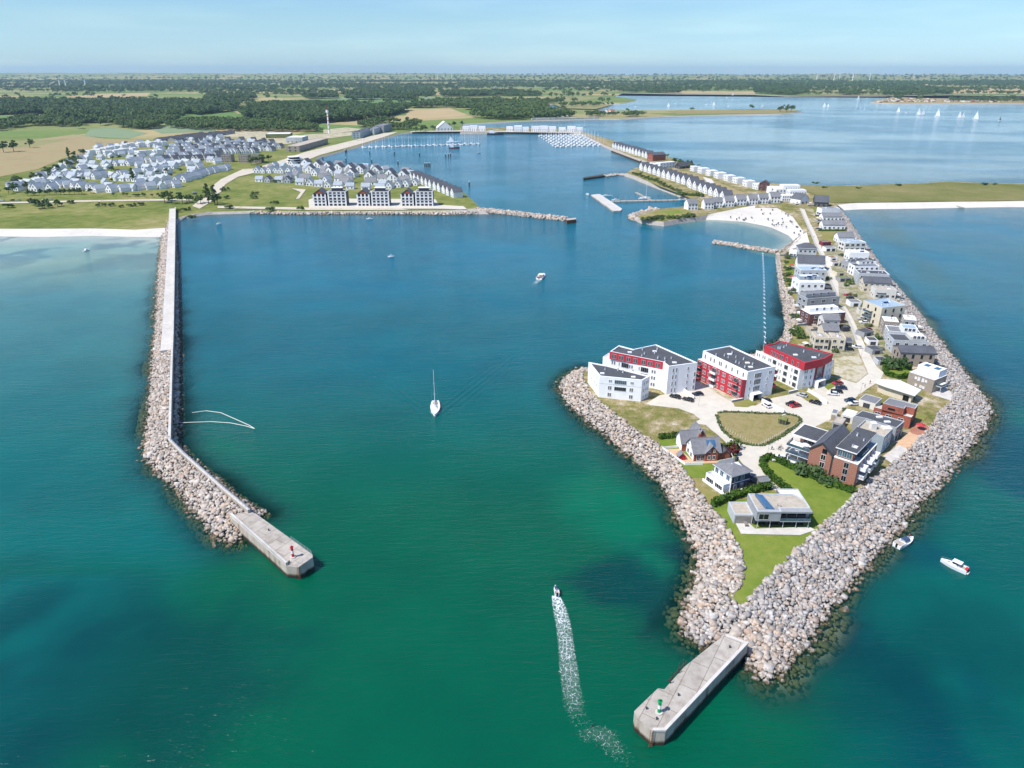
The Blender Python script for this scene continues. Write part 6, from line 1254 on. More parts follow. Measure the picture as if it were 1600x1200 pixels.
villa('long dark glazed office building on the western inner quay', k2(622, 520), k2(700, 488), 16., 11., 'grey_blue', 'roof_dark', 'flat', 3, 9, z=MZ, name='office_building', win=(3., 2.2), glass='glass_blue')
villa('grey glazed office building next to the tall cube on the western quay', k2(705, 497), k2(755, 480), 16., 11., 'grey_light', 'roof_grey', 'flat', 3, 6, z=MZ, name='office_building', win=(3., 2.2))
villa('tall grey cube building at the corner of the inner harbour', k2(762, 485), k2(808, 472), 18., 14., 'grey_wall', 'roof_grey', 'flat', 4, 5, z=MZ, name='corner_building', win=(2.2, 2.))
villa('long industrial hall with a brown roof and windowed front beside the harbour road', k2(260, 600), k2(430, 550), 22., 9., 'taupe', 'roof_pale', 'flat', 2, 9, z=MZ, name='industrial_hall', win=(3., 2.4))
villa('pale metal storage hall at the edge of the building sites', k2(180, 545), k2(278, 545), 40., 9., 'grey_light', 'roof_white', 'flat', 1, 4, z=MZ, name='storage_hall', win=(3., 1.5))
villa('green walled storage hall with white roof behind the pale metal hall', k2(60, 520), k2(205, 518), 40., 8., 'roof_green', 'roof_white', 'flat', 1, 4, z=MZ, name='storage_hall', win=(3., 1.5))
# ================================================================== FIELDS AND TRACKS OF THE MAINLAND
FZ = MZ+.05
for nm, px, mt in (('field', [(-400,262),(0,226),(115,210),(165,217),(225,218),(150,238),(100,247),(60,264),(0,276),(-300,300)], 'field_tan'),
    ('field', [(-200,228),(0,221),(110,217),(60,228),(0,233),(-150,245)], 'field_olive'), ('field', [(130,213),(142,201),(176,199),(232,208),(200,216.5)], 'field_grey'),
    ('field', [(262,175.5),(360,172.5),(386,183),(282,187)], 'field_green'), ('field', [(-200,184),(70,180.5),(60,190),(-200,194)], 'field_green'),
    ('field', [(400,158),(525,153),(640,157.5),(702,162),(560,163),(480,167),(400,165)], 'field_green'), ('field', [(346,160),(400,157.5),(398,166),(372,168)], 'field_olive'),
    ('field', [(640,173),(702,168.5),(732,180),(662,187),(630,184)], 'field_wheat'), ('field', [(232,200),(292,191),(342,193),(336,205),(252,208.5)], 'field_grey'),
    ('field', [(470,192.5),(562,196),(574,203.5),(502,205.5)], 'field_green'), ('field', [(96,151),(160,146.5),(236,145),(230,150),(150,153)], 'field_wheat'), ('field', [(240,136),(330,130),(332,134),(270,138)], 'field_wheat'),
    ('field', [(600,144),(760,143),(820,147),(700,149)], 'field_wheat'), ('field', [(430,140),(540,140),(545,144),(440,145)], 'field_wheat'), ('field', [(500,153),(700,151),(705,156),(560,157)], 'field_grey'),
    ('field', [(860,150),(940,152),(905,158),(860,158)], 'field_olive'), ('field', [(857,160),(960,163),(930,170.5),(880,169)], 'field_olive'),
    ('field', [(1000,141),(1180,143),(1180,147),(1062,146)], 'field_wheat'), ('field', [(1238,146),(1290,141.5),(1380,143.5),(1376,149),(1311,149)], 'field_olive'), ('field', [(1487,138),(1600,137),(2000,137),(2000,147),(1600,147),(1490,146)], 'field_wheat'),
    ('field', [(1430,132),(1500,131),(1510,133),(1440,134)], 'field_wheat'), ('field', [(1240,130),(1330,128.5),(1340,130),(1260,131.5)], 'field_wheat'), ('field', [(0,133),(60,130),(120,131),(40,136)], 'field_wheat'),
    ('field', [(1040,173),(1220,171),(1250,173.5),(1220,176.5),(1060,178)], 'heath')):
    patch(nm, px, FZ, mt)
for px, mt in (([(330,292),(345,280),(380,264),(420,262),(405,268),(372,276),(352,288),(345,300),(335,305)], 'dirt'), ([(300,322),(318,308),(332,298),(342,305),(330,315),(312,326)], 'dirt'),
    ([(0,316),(120,313),(250,311),(300,311),(300,313),(250,313.5),(120,315.5),(0,318)], 'dirt'), ([(400,262),(440,250),(475,238),(540,222),(600,208),(622,206),(600,214),(552,228),(500,242),(480,250),(430,262)], 'dirt'),
    ([(420,228),(470,222),(560,210),(600,205),(560,206),(480,210),(430,218)], 'bare_lot'), ([(505,203),(540,199),(570,202),(530,208),(505,208)], 'bare_lot'), ([(300,208),(360,204),(420,205),(470,212),(430,222),(360,214)], 'bare_lot'),
    ([(482,312),(488,310),(680,311),(686,320),(724,322),(730,327),(680,326),(483,326)], 'paving'), ([(455,294),(478,296),(468,310),(462,311),(470,300)], 'dirt'), ([(340,322),(480,324),(620,325),(640,328),(480,328),(340,325)], 'dirt')):
    patch('track', px, FZ+.05, mt)
patch('quay_road', [(641,206),(720,205.3),(909,207.6),(908,206),(720,203.6),(642,204.8)], LAND+.05, 'dirt')
for px, mt in (([(990,272),(1000,268),(1040,286),(1090,308),(1086,313),(1060,302),(1030,291)], 'lawn_dry'), ([(1056,266),(1070,268),(1110,280),(1160,300),(1180,312),(1150,312),(1130,300),(1100,288),(1075,276)], 'field_tan'), ([(1098,276),(1112,280),(1118,288),(1106,286)], 'sand'), ([(1000,343),(1000,337),(1030,328),(1075,326),(1085,338),(1060,341),(1036,345)], 'lawn_dry'), ([(1035,331),(1060,328),(1068,333),(1045,336)], 'lawn'), ([(919,209.5),(950,222),(962,230),(955,230),(935,221),(915,211.5)], 'field_tan')):
    patch('verge', px, LAND+.06, mt)
patch('marsh', [(1235,289),(1300,291),(1380,288.7),(1440,287),(1480,284.5),(1520,286),(1600,288),(2300,290.5),(2300,311.5),(1600,313.2),(1500,314.4),(1340,316.3),(1300,316.5),(1290,310),(1262,300)], LAND+.05, 'marsh')
strip('dune', wpts([(1262,362),(1252,346),(1246,335),(1238,327),(1220,320.5),(1180,319.5)], LAND), LAND+.5, wpts([(1258,364),(1246,348),(1239,338),(1228,331),(1214,324),(1180,324)], LAND), LAND-.35, 'wild_grass', 50, 3)
# hills on the horizon
def hills():
    V = []; F = []; n = 240; rows = [(8200, 0), (9500, .35), (11000, .6), (13000, .85), (15500, 1.), (16800, .6)]
    xs = np.linspace(-16000, 16000, n)
    for j, (y, k) in enumerate(rows):
        hh = fbm(np.c_[xs, np.full(n, y*1.)], 2600, 40+j)*70+fbm(np.c_[xs, np.full(n, y*1.)], 600, 50+j)*22; hh += np.clip(-xs/9000, 0, 1)*26
        for x, h in zip(xs, hh): V.append((x, y, MZ-1+k*h*.95))
    for j in range(len(rows)-1):
        for i in range(n-1): a = j*n+i; F.append((a, a+1, a+n+1, a+n))
    me = np_mesh('hills', V, F, ['farmland']); tag(link(bpy.data.objects.new('hills', me)), kind='structure')
    return xs, rows
hills()
# ================================================================== TREES
def crown_mesh(name, kind, leafm, seed, n=520, leaf=1.25):
    """a crown of many small leaf sprays gathered in uneven clumps"""
    r = np.random.default_rng(seed); clumps = []
    if kind == 'round':
        for _ in range(11): clumps.append((r.normal(0, 1.5, 3)*np.array([1, 1, .62])+np.array([0, 0, 5.6]), r.uniform(1.1, 2.1)))
    elif kind == 'tall':
        for i in range(11): clumps.append((np.array([r.normal(0, .5), r.normal(0, .5), 2+i*.85]), max(.45, 1.5-abs(i-4)*.16)))
    elif kind == 'bush':
        for _ in range(8): clumps.append((np.array([r.normal(0, 1.), r.normal(0, 1.), r.uniform(.4, 1.2)]), r.uniform(.6, 1.1)))
    V, F = [], []
    for c, rad in clumps:
        for _ in range(n//len(clumps)):
            d = r.normal(size=3); d /= np.linalg.norm(d); d[2] = abs(d[2])*.8+d[2]*.2; p = c+d*rad*r.uniform(.6, 1.05)
            a = r.normal(size=3); a -= d*(a@d)*.7; a /= np.linalg.norm(a); b = np.cross(d+r.normal(0, .35, 3), a); b /= np.linalg.norm(b)+1e-6; s = leaf*r.uniform(.55, 1.1)*(.55 if kind == 'bush' else 1)
            k = len(V); V += [p-a*s*.5, p+b*s*.45, p+a*s*.5, p-b*s*.45+d*s*.15]; F.append((k, k+1, k+2, k+3))
    return np_mesh(name, V, F, [leafm])
def trunk_mesh(h=4.5, r=.28):
    b = MB(); b.tube((0, 0, -.3), (.05, 0, h*.55), r, 'bark', r*.7, n=7); b.tube((.05, 0, h*.55), (0, .05, h*1.25), r*.7, 'bark', r*.2, n=6)
    for a in (.4, 2.4, 4.4): b.tube((.03, 0, h*.55), (math.cos(a)*1.3, math.sin(a)*1.3, h*1.05), r*.45, 'bark', r*.12, n=5)
    return b.mesh('trunk')
TRK = trunk_mesh()
CR = {('round', m, s): crown_mesh('crown', 'round', m, 100+s+i*7) for i, m in enumerate(('leaf', 'leaf_dark', 'leaf_pale')) for s in range(2)}
CR.update({('tall', m, 0): crown_mesh('crown', 'tall', m, 150+i) for i, m in enumerate(('leaf', 'leaf_dark'))})
CR.update({('bush', m, s): crown_mesh('crown', 'bush', m, 170+s+i*5, 300) for i, m in enumerate(('leaf', 'leaf_dark', 'leaf_pale', 'leaf_red')) for s in range(2)})
def tree(p, h, label, group=None, kind='round', leafm='leaf', name=None):
    t = thing(name or ('bush' if kind == 'bush' else 'tree'), label, 'bush' if kind == 'bush' else 'tree', p, random.uniform(0, 6.28), group)
    s = h/(1.9 if kind == 'bush' else 8.3 if kind == 'round' else 11.5); t.scale = (s*random.uniform(.9, 1.15), s*random.uniform(.9, 1.15), s)
    o = link(bpy.data.objects.new('crown', CR[(kind, leafm, random.randrange(2) if kind != 'tall' else 0)])); o.parent = t
    if kind != 'bush': o = link(bpy.data.objects.new('trunk', TRK)); o.parent = t
    return t
def trees(pxs, h, label, group, kind='round', leafm='leaf', z=MZ, jit=0):
    for x, y in pxs: 
        p = G(x, y, z); tree((p.x+random.uniform(-jit, jit), p.y+random.uniform(-jit, jit), z), h*random.uniform(.8, 1.2), label, group, kind, leafm if isinstance(leafm, str) else random.choice(leafm))
def line_px(a, b, n): return [(a[0]+(b[0]-a[0])*i/max(1, n-1), a[1]+(b[1]-a[1])*i/max(1, n-1)) for i in range(n)]
trees([(47,231)], 15, 'round dark tree standing alone in the pale field', None, 'round', 'leaf_dark'); trees([(22,237)], 15, 'dark field tree at the left edge, right one of two', None, 'round', 'leaf_dark'); trees([(6,238)], 14, 'dark field tree at the left edge, left one of two', None, 'round', 'leaf_dark')
trees([(51,321)], 6, 'dark round bush above the left beach, left of a pair', None, 'bush', 'leaf_dark'); trees([(73,325)], 6, 'dark round bush above the left beach, right of a pair', None, 'bush', 'leaf_dark'); trees([(15,325)], 4, 'dark bush by the coastal path at the left edge', None, 'bush', 'leaf_dark')
trees(line_px((42,306), (140,303), 14), 5.5, 'dark green tree of the clipped screen below the village', 'screen of trees below the village', 'round', 'leaf_dark', jit=2)
trees(line_px((0,305), (30,297), 5)+line_px((30,290), (130,252), 22)+line_px((105,262), (128,240), 8), 8, 'green tree of the scrub belt on the west side of the village', 'scrub belt west of the village', 'round', ('leaf', 'leaf_dark', 'leaf_pale'), jit=9)
trees([(108,247)], 15, 'tall pointed green tree at the north west corner of the village', None, 'tall', 'leaf')
trees([(v[0]/3.3333, 180+v[1]/3.3333) for v in ((150,375),(250,325),(330,350),(395,345),(410,300),(545,355),(560,300),(640,300),(690,325),(750,365),(770,320),(830,310),(900,330),(960,300),(880,275),(760,275),(640,235),(700,225),(850,225),(960,235),(1060,250),(470,345),(500,295),(590,235),(930,200),(1010,180),(1110,190),(1250,195))], 6, 'small green garden tree among the white village houses', 'small garden trees of the village', 'round', ('leaf', 'leaf_pale'), jit=6)
trees([(208,284)], 17, 'tall poplar standing between white village houses', None, 'tall', 'leaf'); trees([(262,236),(260,272),(198,228)], 8, 'round green garden tree between the village houses', 'garden trees in the village', 'round', 'leaf')
trees(line_px((180,306), (240,308), 6), 4, 'low green tree at the sandy car park of the village', 'low trees by the car park', 'round', ('leaf', 'leaf_pale'), jit=4)
trees([(258,317),(266,314),(272,318),(284,318),(292,316),(300,317),(308,319),(316,317)], 9, 'leafy tree of the thicket at the landward end of the breakwater', 'thicket at the breakwater root', 'round', ('leaf', 'leaf_dark'), jit=2)
trees([(326,318)], 20, 'tall leaning poplar pair beside the track at the breakwater root', None, 'tall', 'leaf'); trees([(336,320)], 17, 'second tall poplar beside the track, the shorter one', None, 'tall', 'leaf_dark'); trees([(340,319)], 8, 'dark round tree at the foot of the two tall poplars', None, 'round', 'leaf_dark')
trees([(278,331),(290,329),(350,298),(400,304),(398,310),(356,310),(430,318),(358,326),(425,330),(470,327),(215,307),(160,322),(175,322),(190,324),(205,323),(220,321),(300,342),(110,318),(430,285),(405,262)], 3.2, 'low green bush on the coastal meadow', 'bushes on the coastal meadow', 'bush', ('leaf', 'leaf_dark', 'leaf_pale'))
trees(line_px((650,208), (690,203), 6)+line_px((600,205), (640,200), 6)+line_px((690,203),(720,196),4), 11, 'green tree on the shore behind the great gabled hall', 'trees behind the gabled hall', 'round', ('leaf', 'leaf_dark'), jit=8)
trees(line_px((395,258), (420,252), 5), 9, 'green tree beside the round white apartment house', 'trees beside the round house', 'round', 'leaf', jit=3)
trees([(1218,175),(1222,174.5),(1228,175),(1232,174.5),(1238,175)], 17, 'dark tree of the little grove at the tip of the far spit', 'grove at the tip of the far spit', 'round', 'leaf_dark', jit=5)
trees(line_px((1062,305), (1095,307), 8)+line_px((1035,290), (1060,300), 6)+line_px((990,272), (1030,286), 7), 3.2, 'green bush along the revetment of the small marina', 'bushes along the marina revetment', 'bush', ('leaf', 'leaf_pale'), z=LAND)
trees(line_px((1010,344), (1082,339), 12), 3., 'dark green bush on the point west of the cove', 'bushes on the cove point', 'bush', ('leaf', 'leaf_dark'), z=LAND, jit=2)
trees(line_px((1052,254), (1090,266), 9)+[(1063,256),(1042,247)], 7, 'green tree on the lagoon side of the dark house', 'trees on the lagoon side', 'round', ('leaf', 'leaf_dark'), z=LAND, jit=3)
trees([(1275,287.5),(1340,295),(1405,291),(1287,294),(1540,290),(1555,289)], 2.5, 'solitary dark bush on the salt marsh', 'bushes on the salt marsh', 'bush', 'leaf_dark', z=LAND)
trees([(1232,398),(1230,404),(1228,411),(1229,422),(1231,432),(1233,440),(1237,448),(1240,455),(1234,460),(1243,497),(1245,515),(1248,528),(1241,522)], 2.3, 'green shrub between the harbour rocks and the villa gardens', 'shrubs along the harbour rocks', 'bush', ('leaf_pale', 'leaf'), z=LAND)
trees([(1392,573)], 4.5, 'broad dark bush on the round hedge beside the garages', None, 'bush', 'leaf_dark', LAND); trees([(1139,705)], 3., 'bright green shrub beside the red brick cottage', None, 'bush', 'leaf_hedge' if ('bush', 'leaf_hedge', 0) in CR else 'leaf', LAND); trees([(1147,706)], 3.2, 'dark red leaved shrub at the corner of the brick cottage garden', None, 'bush', 'leaf_red', LAND)
trees([(1320,644)], 1.6, 'small round shrub on the pale yard above the cream garage', None, 'bush', 'leaf_pale', LAND); trees([(1257,738),(1274,744),(1293,753)], 3., 'dark shrub rising from the hedge below the brick apartment house', 'shrubs in the long hedge', 'bush', 'leaf_dark', LAND)
trees([(1285,410),(1290,436),(1287,470),(1300,500),(1296,520),(1302,530),(1312,552),(1322,447),(1336,463),(1340,476),(1352,482),(1360,512),(1372,530),(1378,545),(1344,484),(1386,560),(1330,425),(1316,415),(1312,400),(1326,400),(1250,445),(1247,430),(1252,470),(1254,490),(1250,515),(1262,530),(1268,543)], 1.7, 'small green shrub in the villa gardens of the spit', 'shrubs of the villa gardens', 'bush', ('leaf', 'leaf_pale'), LAND, 1.5)
trees([(1300,476),(1330,440),(1318,437),(1328,444)], 1.8, 'small garden shrub by the spit road', 'garden shrubs by the spit road', 'bush', 'leaf', LAND)
# hedges
def hedge(label, px, w, h, z=LAND, leafm='leaf_hedge', dens=16, group=None):
    if leafm not in M: leafm = 'leaf'
    pl = wpts(px, z); n = 2+int(sum((Vector(a)-Vector(b)).length for a, b in zip(pl[:-1], pl[1:]))*2); rs = resample(pl, n); A = np.array(along([tuple(p) for p in rs], 1.))-rs
    k = int(n/2*dens*(w+h)/2); i = rng.integers(0, n, k); u = rng.uniform(-1, 1, k); v = rng.uniform(0, 1, k); face = rng.random(k)
    u = np.where(face < .45, np.sign(u)*rng.uniform(.8, 1.05, k), u); v = np.where(face < .45, v, rng.uniform(.86, 1.08, k))
    P = np.c_[rs[i]+A[i]*u[:, None]*w/2+rng.uniform(-.25, .25, (k, 2)), z+v*h*(1+.12*np.sin(i*.7))]
    a = rng.normal(size=(k, 3)); a /= np.linalg.norm(a, axis=1)[:, None]; b = np.cross(a, rng.normal(size=(k, 3))); b /= np.linalg.norm(b, axis=1)[:, None]; s = rng.uniform(.22, .45, k)[:, None]
    V = np.stack([P-a*s, P+b*s, P+a*s, P-b*s], 1).reshape(-1, 3); F = np.arange(4*k).reshape(-1, 4)
    c = rs[n//2]; me = np_mesh('hedge', V-np.array([c[0], c[1], 0]), F, [leafm]); t = thing('hedge', label, 'hedge', (c[0], c[1], 0), group=group)
    o = link(bpy.data.objects.new('foliage', me)); o.parent = t
    core = sweep([tuple(p) for p in rs[::3]] if n > 8 else [tuple(p) for p in rs], -w*.4, w*.4, z-.2, z+h*.86, leafm, (c[0], c[1])); core.build('branches', t); return t
hedge('long clipped hedge curving round the big lawn below the brick apartment house', [(1234,771),(1213,754),(1201,743),(1193,733),(1190,725),(1193,719),(1199,717),(1208,719),(1220,724),(1245,736),(1273,748),(1303,760),(1335,771)], 1.7, 1.7)
hedge('clipped hedge between the navy blue house and the modern house', [(1113,791),(1130,784),(1146,778),(1178,768.5),(1206,762)], 2., 1.9)
hedge('dark hedge behind the lawn of the red brick cottage', [(1030,685.5),(1050,683),(1065,681.5),(1085,676)], 1.8, 1.5)
hedge('rounded hedge enclosing a small lawn beside the spit road', [(1422,578),(1405,576),(1390,571),(1382,577),(1384,585),(1395,590),(1409,592),(1417,589)], 1.8, 1.6)
hedge('low ragged hedge round the edge of the dry green', [(p[0]*.985+1185*.015, p[1]*.985+668*.015) for p in island_px]+[(1121*.985+1185*.015, 645.5*.985+668*.015)], 1.0, .4, leafm='leaf_pale', dens=12)
hedge('low hedge below the white bungalow north of the dry grass lot', [(1279,361),(1322,361)], 1.4, 1.2)
for i, (x, y) in enumerate(line_px((1121,664), (1180,697), 16)+line_px((1185,697), (1250,661), 22)):
    b = MB(); b.box(-.06, .06, -.06, .06, -.2, .75, 'white').box(-.07, .07, -.07, .07, .75, .82, 'offwhite'); o = b.build('post', None, G(x*.992+1185*.008, y*.992+668*.008, LAND)); tag(o, 'short white marker post along the roadside rim of the dry green', 'post', 'marker posts round the dry green')
# ---------------------------------------------------------------- woods: many trees standing as one mass
def wood_tree(name, m, seed, tall=1.):
    r = np.random.default_rng(seed); V, F = [], []
    for _ in range(9):
        c = r.normal(0, 1.9, 3)*np.array([1, 1, .55*tall])+np.array([0, 0, 5.2*tall]); rad = r.uniform(1.5, 2.6)
        for _ in range(15):
            d = r.normal(size=3); d /= np.linalg.norm(d); d[2] = abs(d[2]); p = c+d*rad; a = r.normal(size=3); a -= d*(a@d)*.8; a /= np.linalg.norm(a); b = np.cross(d, a); s = r.uniform(1., 1.9); k = len(V); V += [p-a*s*.6, p+b*s*.5, p+a*s*.6, p-b*s*.5-d*.3]; F.append((k, k+1, k+2, k+3))
        k = len(V)
    me = np_mesh(name, V, F, [m]); return me
tpl = bpy.data.collections.new('wood_templates')
for i, (m, tl) in enumerate((('leaf', 1.), ('leaf_dark', 1.), ('leaf_dark', 1.25), ('leaf', 1.15), ('leaf_pale', .9))): tpl.objects.link(bpy.data.objects.new('wood_tree_%d' % i, wood_tree('wood_tree', m, 300+i, tl)))
def stand_nodes():
    ng = bpy.data.node_groups.new('stand_of_trees', 'GeometryNodeTree'); ng.interface.new_socket('Geometry', in_out='INPUT', socket_type='NodeSocketGeometry'); ng.interface.new_socket('Geometry', in_out='OUTPUT', socket_type='NodeSocketGeometry')
    N, L = ng.nodes.new, ng.links.new; gi, go = N('NodeGroupInput'), N('NodeGroupOutput'); ci = N('GeometryNodeCollectionInfo'); ci.inputs['Collection'].default_value = tpl; ci.inputs['Separate Children'].default_value = True; ci.inputs['Reset Children'].default_value = True
    ip = N('GeometryNodeInstanceOnPoints'); ip.inputs['Pick Instance'].default_value = True
    a = N('GeometryNodeInputNamedAttribute'); a.data_type = 'FLOAT'; a.inputs['Name'].default_value = 'size'; b = N('GeometryNodeInputNamedAttribute'); b.data_type = 'INT'; b.inputs['Name'].default_value = 'species'
    r = N('FunctionNodeRandomValue'); r.data_type = 'FLOAT_VECTOR'; r.inputs[0].default_value = (0, 0, 0); r.inputs[1].default_value = (0, 0, 6.28)
    L(gi.outputs[0], ip.inputs['Points']); L(ci.outputs[0], ip.inputs['Instance']); L(a.outputs[0], ip.inputs['Scale']); L(b.outputs[0], ip.inputs['Instance Index']); L(r.outputs[0], ip.inputs['Rotation']); L(ip.outputs[0], go.inputs[0]); return ng
STAND = stand_nodes()
def wood(label, P, size, species=(0, 1, 2, 3, 4), name='woodland'):
    P = np.asarray(P); me = bpy.data.meshes.new(name); me.vertices.add(len(P)); me.vertices.foreach_set('co', P.astype(np.float32).ravel())
    a = me.attributes.new('size', 'FLOAT', 'POINT'); a.data.foreach_set('value', (rng.uniform(.75, 1.25, len(P))*size).astype(np.float32)); b = me.attributes.new('species', 'INT', 'POINT'); b.data.foreach_set('value', rng.choice(species, len(P)).astype(np.int32))
    o = link(bpy.data.objects.new(name, me)); md = o.modifiers.new('trees', 'NODES'); md.node_group = STAND; return tag(o, label, 'woodland', kind='stuff')
def fill(px, step, z=MZ):
    pg = ccw(wpts(px, z)); p = scatter(pg, step); p = p[fbm(p, 95, 77) > .40]; return np.c_[p, np.full(len(p), z)]
wood('dark broadleaf wood stretching across the fields on the far left', fill([(-300,186),(0,180),(70,178),(84,185),(100,194),(200,191),(265,187),(372,172.5),(366,164),(200,161),(0,164),(-300,168)], 9.5), 2.0, (0, 1, 1, 2))
wood('mixed copses and gardens between the left wood and the meadow', np.r_[fill([(-200,205),(0,205),(50,197),(95,200),(130,202),(132,195),(90,190),(40,186),(0,196),(-200,196)], 11), fill([(150,197),(176,198),(236,204),(284,188),(262,186),(186,190)], 10)], 1.6, (0, 1, 3, 4))
wood('dark plantation in regular ranks behind the mast tower', fill([(376,180),(402,190),(480,195),(600,185),(642,172.5),(562,168),(430,167),(398,170)], 9), 2.0, (1, 2, 2, 0))
wood('loose green woodland in front of the plantation by the tower', np.r_[fill([(262,200),(330,206),(420,206),(506,207),(470,198),(402,192),(330,190),(290,192)], 11), fill([(575,203),(640,204),(660,197),(625,188),(590,190),(560,197)], 12)], 1.5, (0, 3, 4, 1))
wood('broadleaf wood around the village beyond the inner harbour', np.r_[fill([(650,170),(702,167),(730,172),(800,173),(850,177),(852,163),(780,160),(690,160),(640,168)], 10), fill([(735,184),(780,188),(834,187),(900,184.5),(870,178),(800,175),(740,178)], 13)], 1.9, (0, 1, 1, 3))
wood('narrow wood strips between the far green fields', np.r_[fill([(536,150),(680,150.5),(672,142),(560,142)], 14), fill([(690,152),(850,150),(800,144.5),(690,147)], 14), fill([(540,156),(650,157),(648,155),(545,154.5)], 10), fill([(480,155),(530,154),(520,150),(470,151)], 14), fill([(320,157),(400,156),(398,151),(330,150)], 14)], 2.1, (1, 2, 1, 0))
wood('trees along the far bay and the low islands of the spit', np.r_[fill([(862,166),(890,168),(960,166),(930,163),(880,164)], 30), fill([(970,183),(985,183.5),(1010,182),(985,180)], 14), fill([(920,183),(965,182),(940,179),(915,180)], 16), fill([(850,162),(868,162),(880,158),(855,157)], 14)], 1.5, (0, 1))
wood('dark wood lining the far shore on the right', np.r_[fill([(1178,146),(1236,149),(1262,145),(1250,139),(1180,139)], 16), fill([(1377,149),(1484,147.5),(1480,140),(1378,138)], 16), fill([(1312,149),(1340,149),(1345,147),(1318,147)], 14), fill([(973,144.5),(1062,146.2),(1062,144.6),(975,143)], 16)], 2.2, (1, 1, 2, 0))
wood('trees among the holiday camp on the far right point', np.r_[fill([(1396,154),(1404,157),(1410,154),(1400,152.5)], 16), fill([(1430,157),(1442,158),(1440,154.5),(1432,154)], 20), fill([(1478,159),(1600,160.5),(1900,161),(1900,155.5),(1600,155),(1490,156)], 24)], 1.6, (1, 2))
def copses():
    y = []
    for y0, y1, st, sz, thr in ((1750, 2600, 30, 1.7, .70), (2600, 4500, 42, 2.3, .56), (4500, 9000, 60, 2.7, .485)):
        X, Y = np.meshgrid(np.arange(-y1*.95, y1*.95, st), np.arange(y0, y1, st)); p = np.c_[X.ravel(), Y.ravel()]+rng.uniform(-.45, .45, (X.size, 2))*st; p = p[np.abs(p[:, 0]) < p[:, 1]*.92+200]
        ok = inside(p, L1) & ((fbm(np.c_[p[:, 0]*.3, p[:, 1]*1.], 330, 60) > thr) | (rng.random(len(p)) < .02)); ok &= ~inside(p, ccw(wpts([(400,158),(525,153),(640,157),(702,162),(560,163),(480,168),(400,166)], MZ)))
        ok &= p[:, 1] > 2250-(np.abs(p[:, 0]) > 1300)*300; p = p[ok]; y.append((p, sz))
    return y
for i, (p, sz) in enumerate(copses()):
    if len(p): wood(('hedgerow trees and copses of the nearer farmland', 'belts of woodland in the farmland of the middle distance', 'far blue woods towards the horizon')[i], np.c_[p, np.full(len(p), MZ)], sz, (0, 1, 1, 2))
P = []
for y, k in ((9800, .38), (11600, .66), (13600, .88), (15400, 1.)):
    xs = np.arange(-15000, 15000, 45.); j = rows_j = {9800: 1, 11600: 2, 13600: 3, 15400: 4}[y]
    p = np.c_[xs+rng.uniform(-40, 40, len(xs)), np.full(len(xs), y)+rng.uniform(-500, 500, len(xs))]; hh = fbm(np.c_[xs, np.full(len(xs), y*1.)], 2600, 40+j)*60; P.append(np.c_[p, MZ-4+hh*k])
P = np.concatenate(P); wood('wooded hills along the horizon', P, 3.2, (1, 2))
# scattered far settlement: villages seen as roofs among the trees
def far_houses(px, n, label, group, cat='house'):
    pg = ccw(wpts(px, MZ)); a = np.array(pg); out = []
    while len(out) < n:
        p = rng.uniform(a.min(0), a.max(0), (50, 2)); out += list(p[inside(p, pg)])
    for p in out[:n]: place(random.choice(('wgx', 'cotr')), p[0], p[1], MZ, random.uniform(0, 3), label, group, 1.3)
proto_house('cotr', 11., 8., 3.2, 7., 'offwhite', 'brick_tan', 'x', 2, name='cottage')
far_houses([(800,178),(835,184),(900,182),(880,174),(820,170)], 26, 'red or white roofed house of the old village by the lagoon', 'houses of the old lagoon village')
far_houses([(540,140),(800,141),(800,136),(560,133)], 40, 'pale house of the distant town on the plain', 'houses of the distant town'); far_houses([(405,140),(440,140),(440,134),(405,134)], 8, 'pale building of the hamlet left of the distant town', 'houses of the left hamlet')
far_houses([(1000,137),(1090,138),(1090,134),(1000,133)], 14, 'pale house on the far shore beyond the bay', 'houses on the far bay shore'); far_houses([(935,178),(960,178),(960,175),(935,175)], 7, 'house among trees at the root of the far spit', 'houses at the far spit')
# holiday camp on the far point
cv = MB(); cv.box(-4.5, 4.5, -1.6, 1.6, .4, 3.2, 'offwhite').box(-4.5, 4.5, -1.61, -1.6, 1.6, 2.4, 'glass').box(-4.2, 4.2, -1.4, 1.4, 3.2, 3.35, 'roof_white'); cvm = cv.mesh('caravan')
cv2 = MB(); cv2.box(-4.5, 4.5, -2., 2., .2, 2.8, 'brick_tan').box(-4.7, 4.7, -2.2, 2.2, 2.8, 3., 'roof_brown').box(-4., 4., -2.01, -2., 1., 2., 'glass'); cvm2 = cv2.mesh('mobile_home')
for q in range(110):
    px_ = random.uniform(1372, 1560); py_ = 159.6-random.random()**1.3*5*(.5 if px_ > 1480 else 1) if px_ > 1385 else random.uniform(158.2, 160)
    p = G(px_, py_+.4, MZ); k = random.random() < .5; o = link(bpy.data.objects.new('caravan' if k else 'mobile_home', cvm if k else cvm2)); o.location = (p.x, p.y, MZ); o.rotation_euler = (0, 0, random.uniform(0, 3)); o.scale = (1.3,)*3; tag(o, 'white caravan parked on the far camp point' if k else 'reddish mobile home standing on the far camp point', 'caravan' if k else 'mobile home', 'caravans on the far point' if k else 'mobile homes on the far point')
for q in range(34):
    p = G(834+q*3.0, 187.6-q*.06, MZ); o = link(bpy.data.objects.new('caravan', cvm)); o.location = (p.x, p.y+6, MZ); o.rotation_euler = (0, 0, random.uniform(-.3, .3)); o.scale = (1.3,)*3; tag(o, 'white caravan in the long line along the lagoon shore', 'caravan', 'caravans along the lagoon shore')
